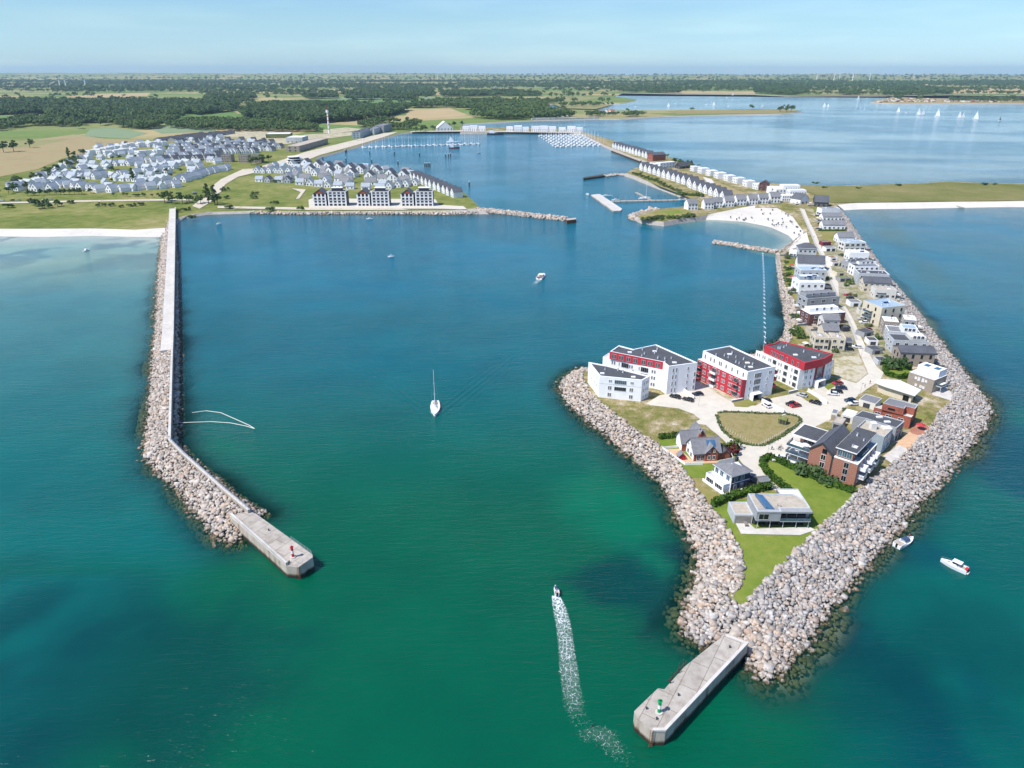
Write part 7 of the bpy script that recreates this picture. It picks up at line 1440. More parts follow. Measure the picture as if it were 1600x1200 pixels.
# ================================================================== TOWER AND WIND TURBINES
def turbine(px, py_base, py_hub, label, blade_turn, group=None):
    p = G(px, py_base, MZ); lo, hi = 10., 400.
    def yy(h): q = Vector((p.x, p.y, h)); return 600-FPX*((q.y*SP+(q.z-CAM_H)*CP))/(q.y*CP-(q.z-CAM_H)*SP)
    for _ in range(40):
        m_ = (lo+hi)/2
        if yy(m_) > py_hub: lo = m_
        else: hi = m_
    h = min(lo, 118.); t = thing('wind_turbine', label, 'wind turbine', (p.x, p.y, MZ), math.atan2(-p.x, p.y)*.6+.25, group)
    MB().tube((0, 0, -2), (0, 0, h), 5., 'white', 3.2, n=10).build('tower', t); MB().box(-2.4, 2.4, -4.5, 7, h-2.2, h+2.6, 'white').build('nacelle', t)
    b = MB(); b.tube((0, -6.5, h), (0, -4.5, h), 1.2, 'white', 2.2, n=10); b.build('hub', t)
    for k in range(3):
        a = blade_turn+k*2.0944; L_ = h*.5; d = Vector((math.sin(a), 0, math.cos(a))); s = Vector((math.cos(a), 0, -math.sin(a))); c = Vector((0, -5.6, h)); w0, w1 = 4., 1.6
        vs = [c-s*w0*.4, c+s*w0*.6, c+d*L_+s*w1*.5, c+d*L_-s*w1*.3]; vs += [v+Vector((0, .6, 0)) for v in vs]
        m = MB(); m.add(vs, [(0, 1, 2, 3), (7, 6, 5, 4), (0, 4, 5, 1), (1, 5, 6, 2), (2, 6, 7, 3), (3, 7, 4, 0)], 'white'); m.build('blade', t)
for px, b_, h_, lab, tr_ in ((94.5,138,125.5,'white wind turbine far left, first of three on the plain',.2),(104,139,126.5,'white wind turbine far left, second of three on the plain',.9),(134.5,138,125.5,'white wind turbine far left, third of three on the plain',.5),
    (684,125,117.5,'tiny wind turbine on the horizon behind the distant town, left of three',.3),(693.5,125,117.5,'tiny wind turbine on the horizon behind the distant town, middle of three',.7),(706,125.5,117,'tiny wind turbine on the horizon behind the distant town, right of three',1.),
    (1275.5,127.5,114.5,'white wind turbine on the right horizon, leftmost of the main five',.2),(1302.5,127.5,114,'white wind turbine on the right horizon, second of the main five',.7),(1311,127.5,114,'white wind turbine on the right horizon, third of the main five',.4),(1331.5,128.5,114.5,'white wind turbine on the right horizon, fourth of the main five',1.),(1358,128.5,115.5,'white wind turbine on the right horizon, rightmost of the main five',.1),(1427,124.5,118.5,'small lone wind turbine right of the main five on the horizon',.5)):
    turbine(px, b_, h_, lab, tr_)
p = G(514.5, 208.6, MZ); t = thing('lattice_tower', 'slim white and red mast tower beside the storage halls', 'tower', p)
MB().tube((0, 0, -1), (0, 0, 44), 1.9, 'white', 1.2, n=10).build('shaft', t); MB().tube((0, 0, 40), (0, 0, 44.5), 2.6, 'white', 2.6, n=10).build('platform', t); MB().tube((0, 0, 44.5), (0, 0, 52), .5, 'red_paint', .3, n=6).build('aerial', t)
for k in range(4): MB().tube((0, 0, 8+k*8), (0, 0, 9.2+k*8), 2.0-.12*k, 'red_paint', n=10).build('band', t)
# ================================================================== VEHICLES
def car_proto(key, paintm, L_=4.35, W=1.8, H=1.48, van=False):
    t = thing('parked_car', None, None, (0, 0, -500)); b = MB(); l = L_/2; w = W/2
    prof = [(-l, .35), (-l, .78), (-l*.9, .9), (-l*.45, .95), (l*.55, .97), (l*.97, .9), (l, .7), (l, .35)] if not van else [(-l, .35), (-l, .9), (-l*.82, 1.05), (l*.98, 1.1), (l, .9), (l, .35)]
    n = len(prof); V = [(x, -w, z) for x, z in prof]+[(x, w, z) for x, z in prof]; F = [tuple(range(n-1, -1, -1))[::-1], tuple(range(n, 2*n))[::-1]]+[(i, i+n, (i+1) % n+n, (i+1) % n) for i in range(n)]
    b.add(V, F, paintm); b.build('body', t)
    c0, c1, r0, r1 = (-l*.42, l*.86, -l*.12, l*.62) if not van else (-l*.7, l*.97, -l*.45, l*.93); zb = .95 if not van else 1.06; ww = w*.92; wt = w*.76
    g = MB(); g.add([(c0, -ww, zb), (c1, -ww, zb), (c1, ww, zb), (c0, ww, zb), (r0, -wt, H-.05), (r1, -wt, H-.05), (r1, wt, H-.05), (r0, wt, H-.05)], [(0, 1, 5, 4), (1, 2, 6, 5), (2, 3, 7, 6), (3, 0, 4, 7)], 'glass'); g.build('windows', t)
    r = MB(); r.add([(r0, -wt, H-.05), (r1, -wt, H-.05), (r1, wt, H-.05), (r0, wt, H-.05), (r0+.1, -wt+.08, H), (r1-.1, -wt+.08, H), (r1-.1, wt-.08, H), (r0+.1, wt-.08, H)], [(4, 5, 6, 7), (0, 1, 5, 4), (1, 2, 6, 5), (2, 3, 7, 6), (3, 0, 4, 7)], paintm); r.build('roof', t)
    wm = MB().tube((0, -.1, 0), (0, .1, 0), .33, 'rubber', n=14).tube((0, -.11, 0), (0, .11, 0), .19, 'steel', n=10).mesh('wheel')
    for x in (-l*.62, l*.62):
        for y in (-w+.08, w-.08): o = link(bpy.data.objects.new('wheel', wm)); o.parent = t; o.location = (x, y, .33)
    for y in (-w*.68, w*.68): MB().box(-l-.02, -l+.06, y-.17, y+.17, .6, .74, 'roof_white').build('headlight', t); MB().box(l-.05, l+.02, y-.15, y+.15, .66, .8, 'red_paint').build('tail_light', t)
    PROTO[key] = [t, False]
for k, v in (('white', 0), ('black', 0), ('red', 0), ('navy', 0), ('silver', 0), ('teal', 0)): car_proto(k, 'car_'+k)
car_proto('vanw', 'car_white', 5., 2., 2.1, True)
def car(key, px, py, rz, label, z=Z1):
    t, used = PROTO[key]; o = copy_tree(t) if used else t; PROTO[key][1] = True; o.location = G(px, py, z); o.rotation_euler = (0, 0, rz); tag(o, label, 'van' if key == 'vanw' else 'car'); 
    if key == 'vanw': o.name = 'parked_van'
for a in (('red', 1308.5, 600.5, .25, 'red car at the far end of the row beside the right block'), ('navy', 1314, 607.5, -.35, 'navy car second in the row beside the right block'), ('black', 1307, 613, -.3, 'black estate car third in the row beside the right block'), ('white', 1301, 617, -.25, 'white car with dark windows nearest in the row beside the right block'),
    ('silver', 1252.5, 619, -.75, 'silver car beside the dry lawn strip between the two big blocks'), ('black', 1273.5, 630.5, -.7, 'black car parked alone at the edge of the forecourt'), ('black', 1236, 632.5, .35, 'black car half hidden by a red one at the ramp wall'), ('red', 1242.5, 635.5, .3, 'bright red car in front of a black one at the ramp wall'),
    ('black', 1196, 627.5, -.8, 'black car tucked between the ramp walls of the middle block'), ('white', 1197.5, 635, -1.2, 'white car standing before the ramp of the middle block'), ('teal', 1328, 627, .2, 'dark blue car beside the white one near the cream garage'), ('white', 1334, 632.5, .1, 'pale car parked by the cream garage'), ('navy', 1090, 617.5, .15, 'navy car below the left big block ramp wall'), ('black', 1075, 626, -.6, 'black car with open rear at the left ramp wall'), ('black', 1055, 621.5, -.6, 'black car behind the small white wedge building'),
    ('white', 1219.5, 717, -.35, 'white car with black roof glass beside the long hedge, upper one'), ('white', 1217, 721, -.35, 'white car beside the long hedge, lower one'), ('white', 1235, 727.5, -.4, 'white car under the balconies of the brick apartment house'), ('navy', 1175, 749, 1.1, 'navy car on the drive behind the navy blue house'),
    ('red', 1324.5, 462.5, -.5, 'red car next to the mossy carport on the spit road'), ('black', 1328, 467, -.4, 'black car next to a red one on the spit road'), ('silver', 1347, 499.5, -.1, 'silver car in the yard of the tall beige villa, upper one'), ('white', 1349.5, 505, -.05, 'white car in the yard of the tall beige villa, lower one'), ('black', 1321, 513, .2, 'black car in the drive of the stepped beige houses'), ('navy', 1325.5, 547.5, 0., 'navy car beside the beige duplex'), ('white', 1339, 543.5, -.2, 'white car on the road edge by the beige duplex'), ('red', 1355, 516, 0., 'dark red car before the dark green carport'), ('black', 1291, 447, .1, 'black car beside the blue roofed villa'), ('red', 1298.5, 459.5, .1, 'red car with white hood beside the black carport'), ('vanw', 1284, 333, .5, 'white van near the dark barn house'), ('silver', 1277, 345, .9, 'silver car by the upper spit road'), ('black', 1280, 350, .9, 'black car by the upper spit road')): car(*a)  # black car by the blue roofed villa is added for a garage's dark shadow
car('silver', 304, 301.5, .1, 'silver car at the village car park', MZ+.12); car('black', 304.5, 303.8, .1, 'black car at the village car park', MZ+.12)
for i in range(7): car(('white', 'black', 'silver', 'red', 'navy', 'white', 'silver')[i], 4+i*12.5+(i % 2)*3, 313.8-.2*i, 0.05, '%s car on the coastal path verge at the left edge' % ('white', 'black', 'silver', 'red', 'navy', 'second white', 'second silver')[i], MZ+.12)
# lamp posts
for i, (x, y) in enumerate(((1091.5,635),(1198.5,714),(1254,684),(1344,616),(1166,600),(1309,488),(1345,560))):
    t = thing('street_lamp', 'slim street lamp %s' % ('below the left big block', 'at the head of the long hedge', 'beside the brick apartment house', 'at the bend of the spit road', 'by the middle red block', 'on the spit road by the white garage', 'at the dry lot by the road')[i], 'street lamp', G(x, y, LAND)); MB().tube((0, 0, 0), (0, 0, 4.6), .06, 'steel', .04, n=6).build('pole', t); MB().box(-.1, .6, -.12, .12, 4.55, 4.68, 'steel').build('lamp_head', t)
# ================================================================== PEOPLE
def person_mesh(shirt, trouser, seat=False, ride=False):
    J = {'pel': (0, 0, .93, .13), 'belly': (0, 0, 1.08, .13), 'chest': (0, .02, 1.3, .15), 'neck': (0, .03, 1.48, .06), 'head': (0, .05, 1.6, .1), 'top': (0, .04, 1.72, .075)}
    for s, k in ((-1, 'l'), (1, 'r')):
        J.update({'hip'+k: (.1*s, 0, .9, .09), 'knee'+k: (.11*s, .03+.08*s, .5, .065), 'ank'+k: (.11*s, -.02+.1*s, .09, .045), 'toe'+k: (.12*s, .12+.1*s, .04, .04), 'sho'+k: (.19*s, 0, 1.4, .06), 'elb'+k: (.25*s, -.03, 1.14, .045), 'wri'+k: (.25*s, .08, .92, .035), 'han'+k: (.25*s, .1, .83, .04)})
    if ride:
        for s, k in ((-1, 'l'), (1, 'r')): J.update({'knee'+k: (.11*s, .36, .72+.1*s, .065), 'ank'+k: (.11*s, .2, .3+.12*s, .045), 'toe'+k: (.11*s, .34, .28+.12*s, .04), 'elb'+k: (.26*s, .28, 1.18, .045), 'wri'+k: (.24*s, .48, 1.08, .035), 'han'+k: (.24*s, .55, 1.08, .04)})
        for k in ('belly', 'chest', 'neck', 'head', 'top'): x, y, z, r = J[k]; J[k] = (x, y+(z-.93)*.35, z-.02, r)
        for k in ('shol', 'shor'): x, y, z, r = J[k]; J[k] = (x, y+.16, z-.02, r)
    E = [('pel', 'belly'), ('belly', 'chest'), ('chest', 'neck'), ('neck', 'head'), ('head', 'top')]
    for k in 'lr': E += [('pel', 'hip'+k), ('hip'+k, 'knee'+k), ('knee'+k, 'ank'+k), ('ank'+k, 'toe'+k), ('chest', 'sho'+k), ('sho'+k, 'elb'+k), ('elb'+k, 'wri'+k), ('wri'+k, 'han'+k)]
    ks = list(J); me = bpy.data.meshes.new('body'); me.from_pydata([J[k][:3] for k in ks], [(ks.index(a), ks.index(b)) for a, b in E], []); o = link(bpy.data.objects.new('body_build', me)); md = o.modifiers.new('s', 'SKIN'); me.skin_vertices[0].data[0].use_root = True
    for k, d in zip(ks, me.skin_vertices[0].data): d.radius = (J[k][3],)*2
    o.modifiers.new('d', 'SUBSURF').levels = 1; dg = bpy.context.evaluated_depsgraph_get(); m2 = bpy.data.meshes.new_from_object(o.evaluated_get(dg)); bpy.data.objects.remove(o); m2.name = 'body'
    m2.materials.clear()
    for m in (trouser, shirt, 'skin_tone', 'hair_brown', 'rubber'): m2.materials.append(M[m])
    for f in m2.polygons:
        c = f.center; z = c.z; f.material_index = 3 if z > 1.62 and c.y < .07+(.25 if ride else 0) else 2 if z > 1.44 else 1 if z > .98 and abs(c.x) < .24 else 2 if abs(c.x) > .215 and z > .75 else 4 if z < .1 else 0
    return m2
PEO = [person_mesh('cloth_pale', 'cloth_dark'), person_mesh('cloth_red', 'cloth_dark'), person_mesh('cloth_dark', 'cloth_pale')]; RID = [person_mesh('cloth_dark', 'cloth_dark', ride=True), person_mesh('cloth_pale', 'cloth_dark', ride=True)]
def bicycle(p, rz, label):
    t = thing('bicycle', label, 'bicycle', p, rz)
    for y, nm in ((-.5, 'wheel'), (.55, 'wheel')):
        w_ = MB()
        for i in range(16):
            a, b = 2*math.pi*i/16, 2*math.pi*(i+1)/16; w_.tube((0, y+.33*math.cos(a), .34+.33*math.sin(a)), (0, y+.33*math.cos(b), .34+.33*math.sin(b)), .025, 'rubber', n=5, cap=False)
        w_.build(nm, t)
    MB().tube((0, -.5, .34), (0, -.15, .85), .025, 'steel').tube((0, -.5, .34), (0, .05, .32), .02, 'steel').tube((0, .05, .32), (0, -.15, .85), .022, 'steel').tube((0, .05, .32), (0, .42, .82), .022, 'steel').tube((0, -.13, .8), (0, .42, .82), .022, 'steel').tube((0, .55, .34), (0, .4, 1.), .022, 'steel').build('frame', t)
    MB().tube((-.26, .45, 1.05), (.26, .45, 1.05), .018, 'rubber').build('handlebar', t); MB().box(-.07, .07, -.28, -.02, .86, .91, 'rubber').build('saddle', t)
def person(px, py, rz, label, k=0, ride=False, z=Z1, group=None):
    p = G(px, py, z); o = link(bpy.data.objects.new('person', (RID if ride else PEO)[k])); o.location = p; o.rotation_euler = (0, 0, rz); tag(o, label, 'person', group)
    if ride: o.location = p-Vector((0, 0, .02)); bicycle(p, rz, 'bicycle under '+label.replace('person', 'the rider'))
person(1206.5, 703, 1.2, 'person cycling left across the forecourt below the dry green', 0, True); person(1217.5, 703.5, .9, 'person in dark clothes cycling behind the other rider', 0, True); person(1220.5, 701, 1., 'person in pale shirt cycling at the end of the group', 1, True); person(1151.5, 697.5, 2.2, 'person cycling past the brick cottage garden', 1, True)
person(1359, 600, .3, 'person in red shirt walking at the road bend by the white bungalow', 1); person(1351, 605.5, .5, 'person in pale shirt walking toward the road bend', 0)
person(1271.5, 372, .4, 'person in dark shirt walking on the upper spit road', 2, z=Z2); person(1266, 350, .4, 'person in pale shirt walking on the upper spit road', 0, z=Z2)
for q in range(16):
    px_, py_ = random.uniform(1110, 1245), random.uniform(332, 368)
    if True:
        a = np.array(G2(px_, py_, 1.5))[None]; d1, d2 = dist(a, wpts(cove_edge, LAND))[0], dist(a, wpts(cove_shore, 0))[0]; poly = ccw(wpts(cove_edge, LAND)+wpts(cove_shore[::-1], 0))
        if inside(a, poly)[0] and d2 > 3: p = G(px_, py_, 1.5); zz = (LAND+.04)*d2/(d1+d2)-.1; o = link(bpy.data.objects.new('person', PEO[q % 3])); o.location = (a[0][0], a[0][1], zz); o.rotation_euler = (0, 0, random.uniform(0, 6)); tag(o, 'person standing on the white sand of the cove beach', 'person', 'bathers on the cove beach')
# hooded wicker beach chairs
bc = MB(); bc.box(-.6, .6, -.45, .45, .0, .5, 'wicker'); bc.add([(-.62, -.1, .5), (.62, -.1, .5), (.62, .5, .5), (-.62, .5, .5), (-.62, -.25, 1.6), (.62, -.25, 1.6), (.62, .62, 1.5), (-.62, .62, 1.5)], [(4, 5, 6, 7), (2, 3, 7, 6), (0, 4, 7, 3), (1, 2, 6, 5)], 'wicker'); bcm = bc.mesh('beach_chair')
bs = MB().box(-.55, .55, -.6, .4, .5, .62, 'canvas_blue').box(-.55, .55, .3, .42, .62, 1.4, 'sailcloth').mesh('cushion')
poly = ccw(wpts(cove_edge, LAND)+wpts(cove_shore[::-1], 0)); made = 0
while made < 34:
    px_, py_ = random.uniform(1110, 1258), 328+random.random()**.8*45; a = np.array(G2(px_, py_, 2.))[None]; d1, d2 = dist(a, wpts(cove_edge, LAND))[0], dist(a, wpts(cove_shore, 0))[0]
    if not inside(a, poly)[0] or d2 < 6 or d1 < 4: continue
    made += 1; o = link(bpy.data.objects.new('beach_chair', bcm)); o.location = (a[0][0], a[0][1], (LAND+.04)*d2/(d1+d2)-.1); o.rotation_euler = (0, 0, random.uniform(-.6, .6)); o.scale = (.85,)*3; tag(o, 'hooded wicker beach chair on the cove sand', 'beach chair', 'beach chairs on the cove'); c = link(bpy.data.objects.new('cushion', bs)); c.parent = o
t = thing('garden_parasol', 'red folded out parasol with table on the clay terrace', 'parasol', G(1437, 671, Z2)); MB().tube((0, 0, 0), (0, 0, 2.4), .04, 'timber').build('pole', t); MB().tube((0, 0, 1.9), (0, 0, 2.6), 1.6, 'red_wall', .05, n=8).build('canopy', t)
t = thing('terrace_table', 'timber table on the pale terrace of the modern house', 'table', G(1164.5, 820, Z2)); MB().box(-.5, .5, -1.2, 1.2, .7, .76, 'timber').build('table_top', t)
for x in (-.4, .4):
    for y in (-1.1, 1.1): MB().box(x-.05, x+.05, y-.05, y+.05, 0, .7, 'timber').build('leg', t)
# ================================================================== BOATS
def hull_mb(L_, B, H, m='gelcoat', deck='gelcoat', tr=.75, draft=.4, sheer=.25, n=14):
    b = MB(); V = []; prof = []
    for i in range(n+1):
        s = i/n; x = -L_/2+L_*s; w_ = B/2*(tr+(1-tr)*math.sin(min(1, s/.45)*math.pi/2))*(1-max(0, (s-.45)/.55)**2.1); zt = H+sheer*max(0, s-.4)**1.5; prof.append((x, max(w_, .012), zt))
    for x, w_, zt in prof: k = max(.35, .8-.2*(x/L_)); V += [(x, -w_, zt), (x, -w_*k, -draft*.5), (x, 0, -draft), (x, w_*k, -draft*.5), (x, w_, zt)]
    F = []
    for i in range(n):
        for j in range(4): a = i*5+j; F.append((a, a+1, a+6, a+5))
        F.append((i*5+4, i*5, i*5+5, i*5+9))
    F.append((0, 4, 3, 2, 1)); 
    b.add(V, [tuple(reversed(f)) for f in F], m); return b, prof
def motor_yacht(label, bow, stern, L_, kind, name='motorboat'):
    B_, S_ = G(*bow), G(*stern); d = (B_-S_); c = (B_+S_)/2; t = thing(name, label, 'motorboat', (c.x, c.y, 0), math.atan2(d.y, d.x)); L_ = d.length if not L_ else L_; W = L_*.36
    hb, pr = hull_mb(L_, W, .95, tr=.86); hb.build('hull', t)
    MB().box(-L_*.47, -L_*.18, -W*.36, W*.36, .955, 1.0, 'deck_wood').build('cockpit_floor', t)
    for s in (-1, 1): MB().box(-L_*.47, -L_*.15, s*W*.43-.06, s*W*.43+.06, .9, 1.35, 'gelcoat').build('coaming', t)
    if kind == 'hardtop':
        b = MB(); b.add([(-L_*.12, -W*.36, .96), (L_*.22, -W*.26, 1.0), (L_*.22, W*.26, 1.0), (-L_*.12, W*.36, .96), (-L_*.1, -W*.32, 1.55), (L_*.1, -W*.24, 1.45), (L_*.1, W*.24, 1.45), (-L_*.1, W*.32, 1.55)], [(0, 1, 5, 4), (1, 2, 6, 5), (2, 3, 7, 6), (3, 0, 4, 7), (4, 5, 6, 7)], 'gelcoat'); b.build('cabin', t)
        MB().box(-L_*.13, L_*.06, -W*.33, W*.33, 1.56, 2.1, 'glass').build('windscreen', t); MB().box(-L_*.26, L_*.08, -W*.36, W*.36, 2.1, 2.22, 'gelcoat').build('hardtop', t)
        for y in (-W*.3, W*.3): MB().tube((-L_*.24, y, .95), (-L_*.22, y, 2.1), .04, 'steel').build('roof_post', t)
        MB().box(-L_*.56, -L_*.48, -W*.34, W*.34, .25, .35, 'gelcoat').build('swim_platform', t); MB().box(L_*.15, L_*.22, -.25, .25, 1.06, 1.14, 'glass').build('deck_hatch', t)
        r = MB()
        for s in (-1, 1):
            pp = [(x, s*w_*.92, zt) for x, w_, zt in pr[7:]]
            for a, b2 in zip(pp[:-1], pp[1:]): r.tube((a[0], a[1], a[2]+.5), (b2[0], b2[1], b2[2]+.5), .02, 'steel', n=5); r.tube(a, (a[0], a[1], a[2]+.5), .015, 'steel', n=4)
        r.build('pulpit_rail', t); MB().box(-L_*.5, -L_*.4, -W*.3, W*.3, .95, 1.4, 'red_wall').build('stern_bench', t)
    else:
        MB().box(-L_*.1, L_*.06, -W*.28, W*.28, .96, 1.5, 'gelcoat').build('console', t); b = MB()
        for i in range(6): a0, a1 = math.pi*i/6, math.pi*(i+1)/6; b.add([(-L_*.2, -W*.36*math.cos(a0), 1.55+.5*math.sin(a0)), (L_*.1, -W*.36*math.cos(a0), 1.5+.5*math.sin(a0)), (L_*.1, -W*.36*math.cos(a1), 1.5+.5*math.sin(a1)), (-L_*.2, -W*.36*math.cos(a1), 1.55+.5*math.sin(a1))], [(0, 1, 2, 3)], 'canvas_blue')
        b.build('sprayhood', t)
    MB().box(-L_*.53, -L_*.485, -.22, .22, .3, 1.35, 'rubber').build('outboard_motor', t); return t
ty = motor_yacht('larger white motorboat with hardtop anchored off the eastern rocks', (1469,877), (1511,896), None, 'hardtop')
tb = motor_yacht('small white motorboat with blue canopy close to the eastern rocks', (1426,843), (1400,856), None, 'open')
p = G(1418, 847); o = link(bpy.data.objects.new('person', PEO[1])); o.location = (p.x+.3, p.y+.4, .96); tag(o, 'person in red standing on the bow of the blue canopied boat', 'person')
tm = motor_yacht('small speeding motorboat at the head of the long white wake', (867.5,919), (870.5,933), None, 'open')
motor_yacht('little white cruiser heading across the middle of the harbour', (850,429), (842,437), None, 'hardtop')
def moored(label, px, py, rz, L_=5.5, z=0): 
    p = G(px, py); t = thing('motorboat', label, 'motorboat', (p.x, p.y, 0), rz); hb, pr = hull_mb(L_, 2.1, .8, tr=.86); hb.build('hull', t); MB().box(-L_*.15, L_*.12, -.7, .7, .8, 1.6, 'gelcoat').box(-L_*.13, L_*.125, -.71, .71, 1.15, 1.5, 'glass').build('cabin', t); MB().box(-L_*.54, -L_*.49, -.2, .2, .3, 1.2, 'rubber').build('outboard_motor', t)
moored('white boat moored off the grass shore left of the dark blocks', 577.5, 343, .3, 6); moored('small white boat drifting in the upper harbour', 611, 402, .2, 4.5); moored('small white boat off the western beach', 135, 392, 1.2, 5); moored('tiny white boat near the inner breakwater shore', 342, 350.5, .2, 4.); moored('white boat at the tip of the small marina wake', 918, 304, 2.2, 6); moored('white boat in the middle of the inner harbour', 748, 239, .4, 7)
def sailboat(label, p, rz, L_=11., mast=14., sails=False, group=None, name='sailing_yacht', sailm='sailcloth', heel=0., detail=True):
    t = thing(name, label, 'sailing boat', p, rz, group); t.rotation_euler = (heel, 0, rz); hb, pr = hull_mb(L_, L_*.3, 1.05, tr=.7, draft=.8); hb.build('hull', t)
    MB().tube((L_*.08, 0, .8), (L_*.08, 0, mast), .11, 'white', .07, n=8).build('mast', t)
    if detail:
        b = MB(); b.add([(-L_*.12, -L_*.09, 1.06), (L_*.24, -L_*.055, 1.12), (L_*.24, L_*.055, 1.12), (-L_*.12, L_*.09, 1.06), (-L_*.12, -L_*.075, 1.5), (L_*.14, -L_*.05, 1.45), (L_*.14, L_*.05, 1.45), (-L_*.12, L_*.075, 1.5)], [(0, 1, 5, 4), (1, 2, 6, 5), (2, 3, 7, 6), (3, 0, 4, 7), (4, 5, 6, 7)], 'gelcoat'); b.build('coachroof', t)
        MB().box(-L_*.42, -L_*.14, -L_*.07, L_*.07, 1.06, 1.1, 'deck_wood').build('cockpit_floor', t)
        MB().tube((L_*.08, 0, 2.), (-L_*.32, 0, 2.05), .07, 'white', n=6).tube((L_*.06, 0, 2.2), (-L_*.3, 0, 2.2), .17, 'canvas_blue' if name == 'sailing_yacht' else 'sailcloth', n=8).build('boom', t)
        for k in (.42, .68): MB().tube((L_*.08, -.9*(1.1-k), mast*k), (L_*.08, .9*(1.1-k), mast*k), .04, 'white', n=5).build('spreader', t)
        rg = MB()
        for q in ((L_*.48, 0, 1.25), (-L_*.48, 0, 1.05), (L_*.06, L_*.14, 1.05), (L_*.06, -L_*.14, 1.05)): rg.tube(q, (L_*.08, 0, mast*.98), .018, 'steel', n=4)
        rg.build('rigging', t)
    if sails:
        b = MB(); b.add([(L_*.06, .02, 1.9), (L_*.06, .02, mast*.97), (-L_*.36, .5, 1.95), (L_*.06, .1, 1.9), (L_*.06, .1, mast*.97), (-L_*.36, .58, 1.95)], [(0, 1, 2), (5, 4, 3), (0, 3, 4, 1), (1, 4, 5, 2), (2, 5, 3, 0)], sailm); b.build('mainsail', t)
        b = MB(); b.add([(L_*.46, 0, 1.5), (L_*.1, .05, mast*.85), (L_*.0, .7, 1.5), (L_*.46, .08, 1.5), (L_*.1, .13, mast*.85), (L_*.0, .78, 1.5)], [(0, 1, 2), (5, 4, 3), (0, 3, 4, 1), (1, 4, 5, 2), (2, 5, 3, 0)], sailm); b.build('jib', t)
    return t
bw_, st_ = boat_yacht; d = bw_-st_
yt = sailboat('white sailing yacht under bare mast motoring out through the harbour', (bw_+st_)/2, math.atan2(d.y, d.x), min(d.length, 12.5), 17.)
p = (bw_+st_)/2-d.normalized()*3; o = link(bpy.data.objects.new('person', PEO[2])); o.location = (p.x+.5, p.y, 1.1); o.rotation_euler = (0, 0, 3.1); tag(o, 'person in dark shirt at the helm of the sailing yacht', 'person')
for i, (x, y, s) in enumerate(((850,362,1.),(970,380,1.25),(997,379,1.05),(1083,387,1.35),(1213,397,1.1),(1236,397,.9),(1312,403,1.3),(410,330,.9),(433,330,.7))):
    sailboat('white sailing boat under full sail on the right lagoon, number %d counted from the camp point' % (i+1) if i > 6 else 'white sailing boat with raised sails, %s of the seven in a line on the lagoon' % ('first', 'second', 'third', 'fourth', 'fifth', 'sixth', 'last')[i] if i < 7 else '', G(1180+x/3.81, 80+y/3.81), -.5+.2*(i % 3), 11*s, 15*s*1.1, True, name='sailing_boat') if i < 7 else sailboat(('left' if i == 7 else 'right')+' one of two small white sails beyond the little grove', G(1180+x/3.81, 80+y/3.81), -.4, 12*s, 16*s, True, name='sailing_boat')
paint('sail_dark', (.03, .04, .08), .8, .1); sailboat('small sailing boat with dark sails at the right edge of the lagoon', G(1180+1456/3.81, 80+415/3.81), .4, 8, 12, True, name='sailing_boat', sailm='sail_dark')
for i, (x, y) in enumerate(((930,330),(975,312),(1158,318),(1185,322),(1200,322),(1287,328),(1490,327),(1278,277),(1313,262),(735,331),(1400,260),(432,449))):
    sailboat('white sailing boat anchored in the far bay beyond the low spit', G(800+x/3.81, 80+y/3.81), .4*i-.6 if i % 2 else -.4, 11, 14, i % 4 == 0, 'boats in the far bay', 'sailing_boat')
for i, (x, y) in enumerate(((612,290),(600,343),(627,342),(650,347),(897,366))): sailboat('white boat lying off the camp point', G(1180+x/3.81, 80+y/3.81), .4*i, 14 if i == 0 else 10, 22 if i == 0 else 9, i == 0, 'boats off the camp point', 'sailing_boat')
# --- dense marina: every berth a boat
MBT = sailboat(None, (0, 0, -500), 0, 9.5, 13., name='moored_yacht', detail=False); bproto = [MBT, False]
def berth(p, rz, label, group, s=1.):
    o = copy_tree(MBT) if bproto[1] else MBT; bproto[1] = True; o.location = p; o.rotation_euler = (0, 0, rz); o.scale = (s,)*3; tag(o, label, 'sailing boat', group)
k3 = lambda x, y: (800+x/3.81, 80+y/3.81); k2 = lambda x, y: (400+x/3.81, 80+y/3.81)
for r_ in range(8):
    f = r_/7; a, b = k3(155+95*f, 506+64*f), k3(425+125*f, 502+58*f); A, B = G(*a), G(*b); n_ = 19
    t = thing('pontoon', 'long floating pontoon of the dense marina, %s row from the quay' % ('first', 'second', 'third', 'fourth', 'fifth', 'sixth', 'seventh', 'eighth')[r_], 'pontoon', A, math.atan2(B.y-A.y, B.x-A.x)); MB().box(0, (B-A).length, -1.2, 1.2, -.3, .55, 'deck_wood').build('deck', t)
    for i in range(n_):
        q = A.lerp(B, (i+.5)/n_); berth((q.x+random.uniform(-.6, .6), q.y+(7 if i % 2 else -7), 0), math.pi/2*(1 if i % 2 else -1)+random.uniform(-.04, .04), 'white yacht berthed in the dense marina before the white quay blocks', 'yachts berthed in the dense marina', random.uniform(1.15, 1.6))
A, B = G(*k2(625, 575)), G(*k2(1335, 552)); t = thing('pontoon', 'long curved pontoon of the western marina with mixed boats', 'pontoon', A, math.atan2(B.y-A.y, B.x-A.x)); MB().box(0, (B-A).length, -1.6, 1.6, -.3, .8, 'deck_wood').build('deck', t)
for i in range(56):
    q = A.lerp(B, (i+.3)/56); berth((q.x, q.y+(9 if i % 3 == 0 else -9), 0), math.pi/2*(1 if i % 3 == 0 else -1)+random.uniform(-.2, .2), 'white yacht moored along the western marina pontoon', 'yachts of the western marina', random.uniform(.9, 1.5))
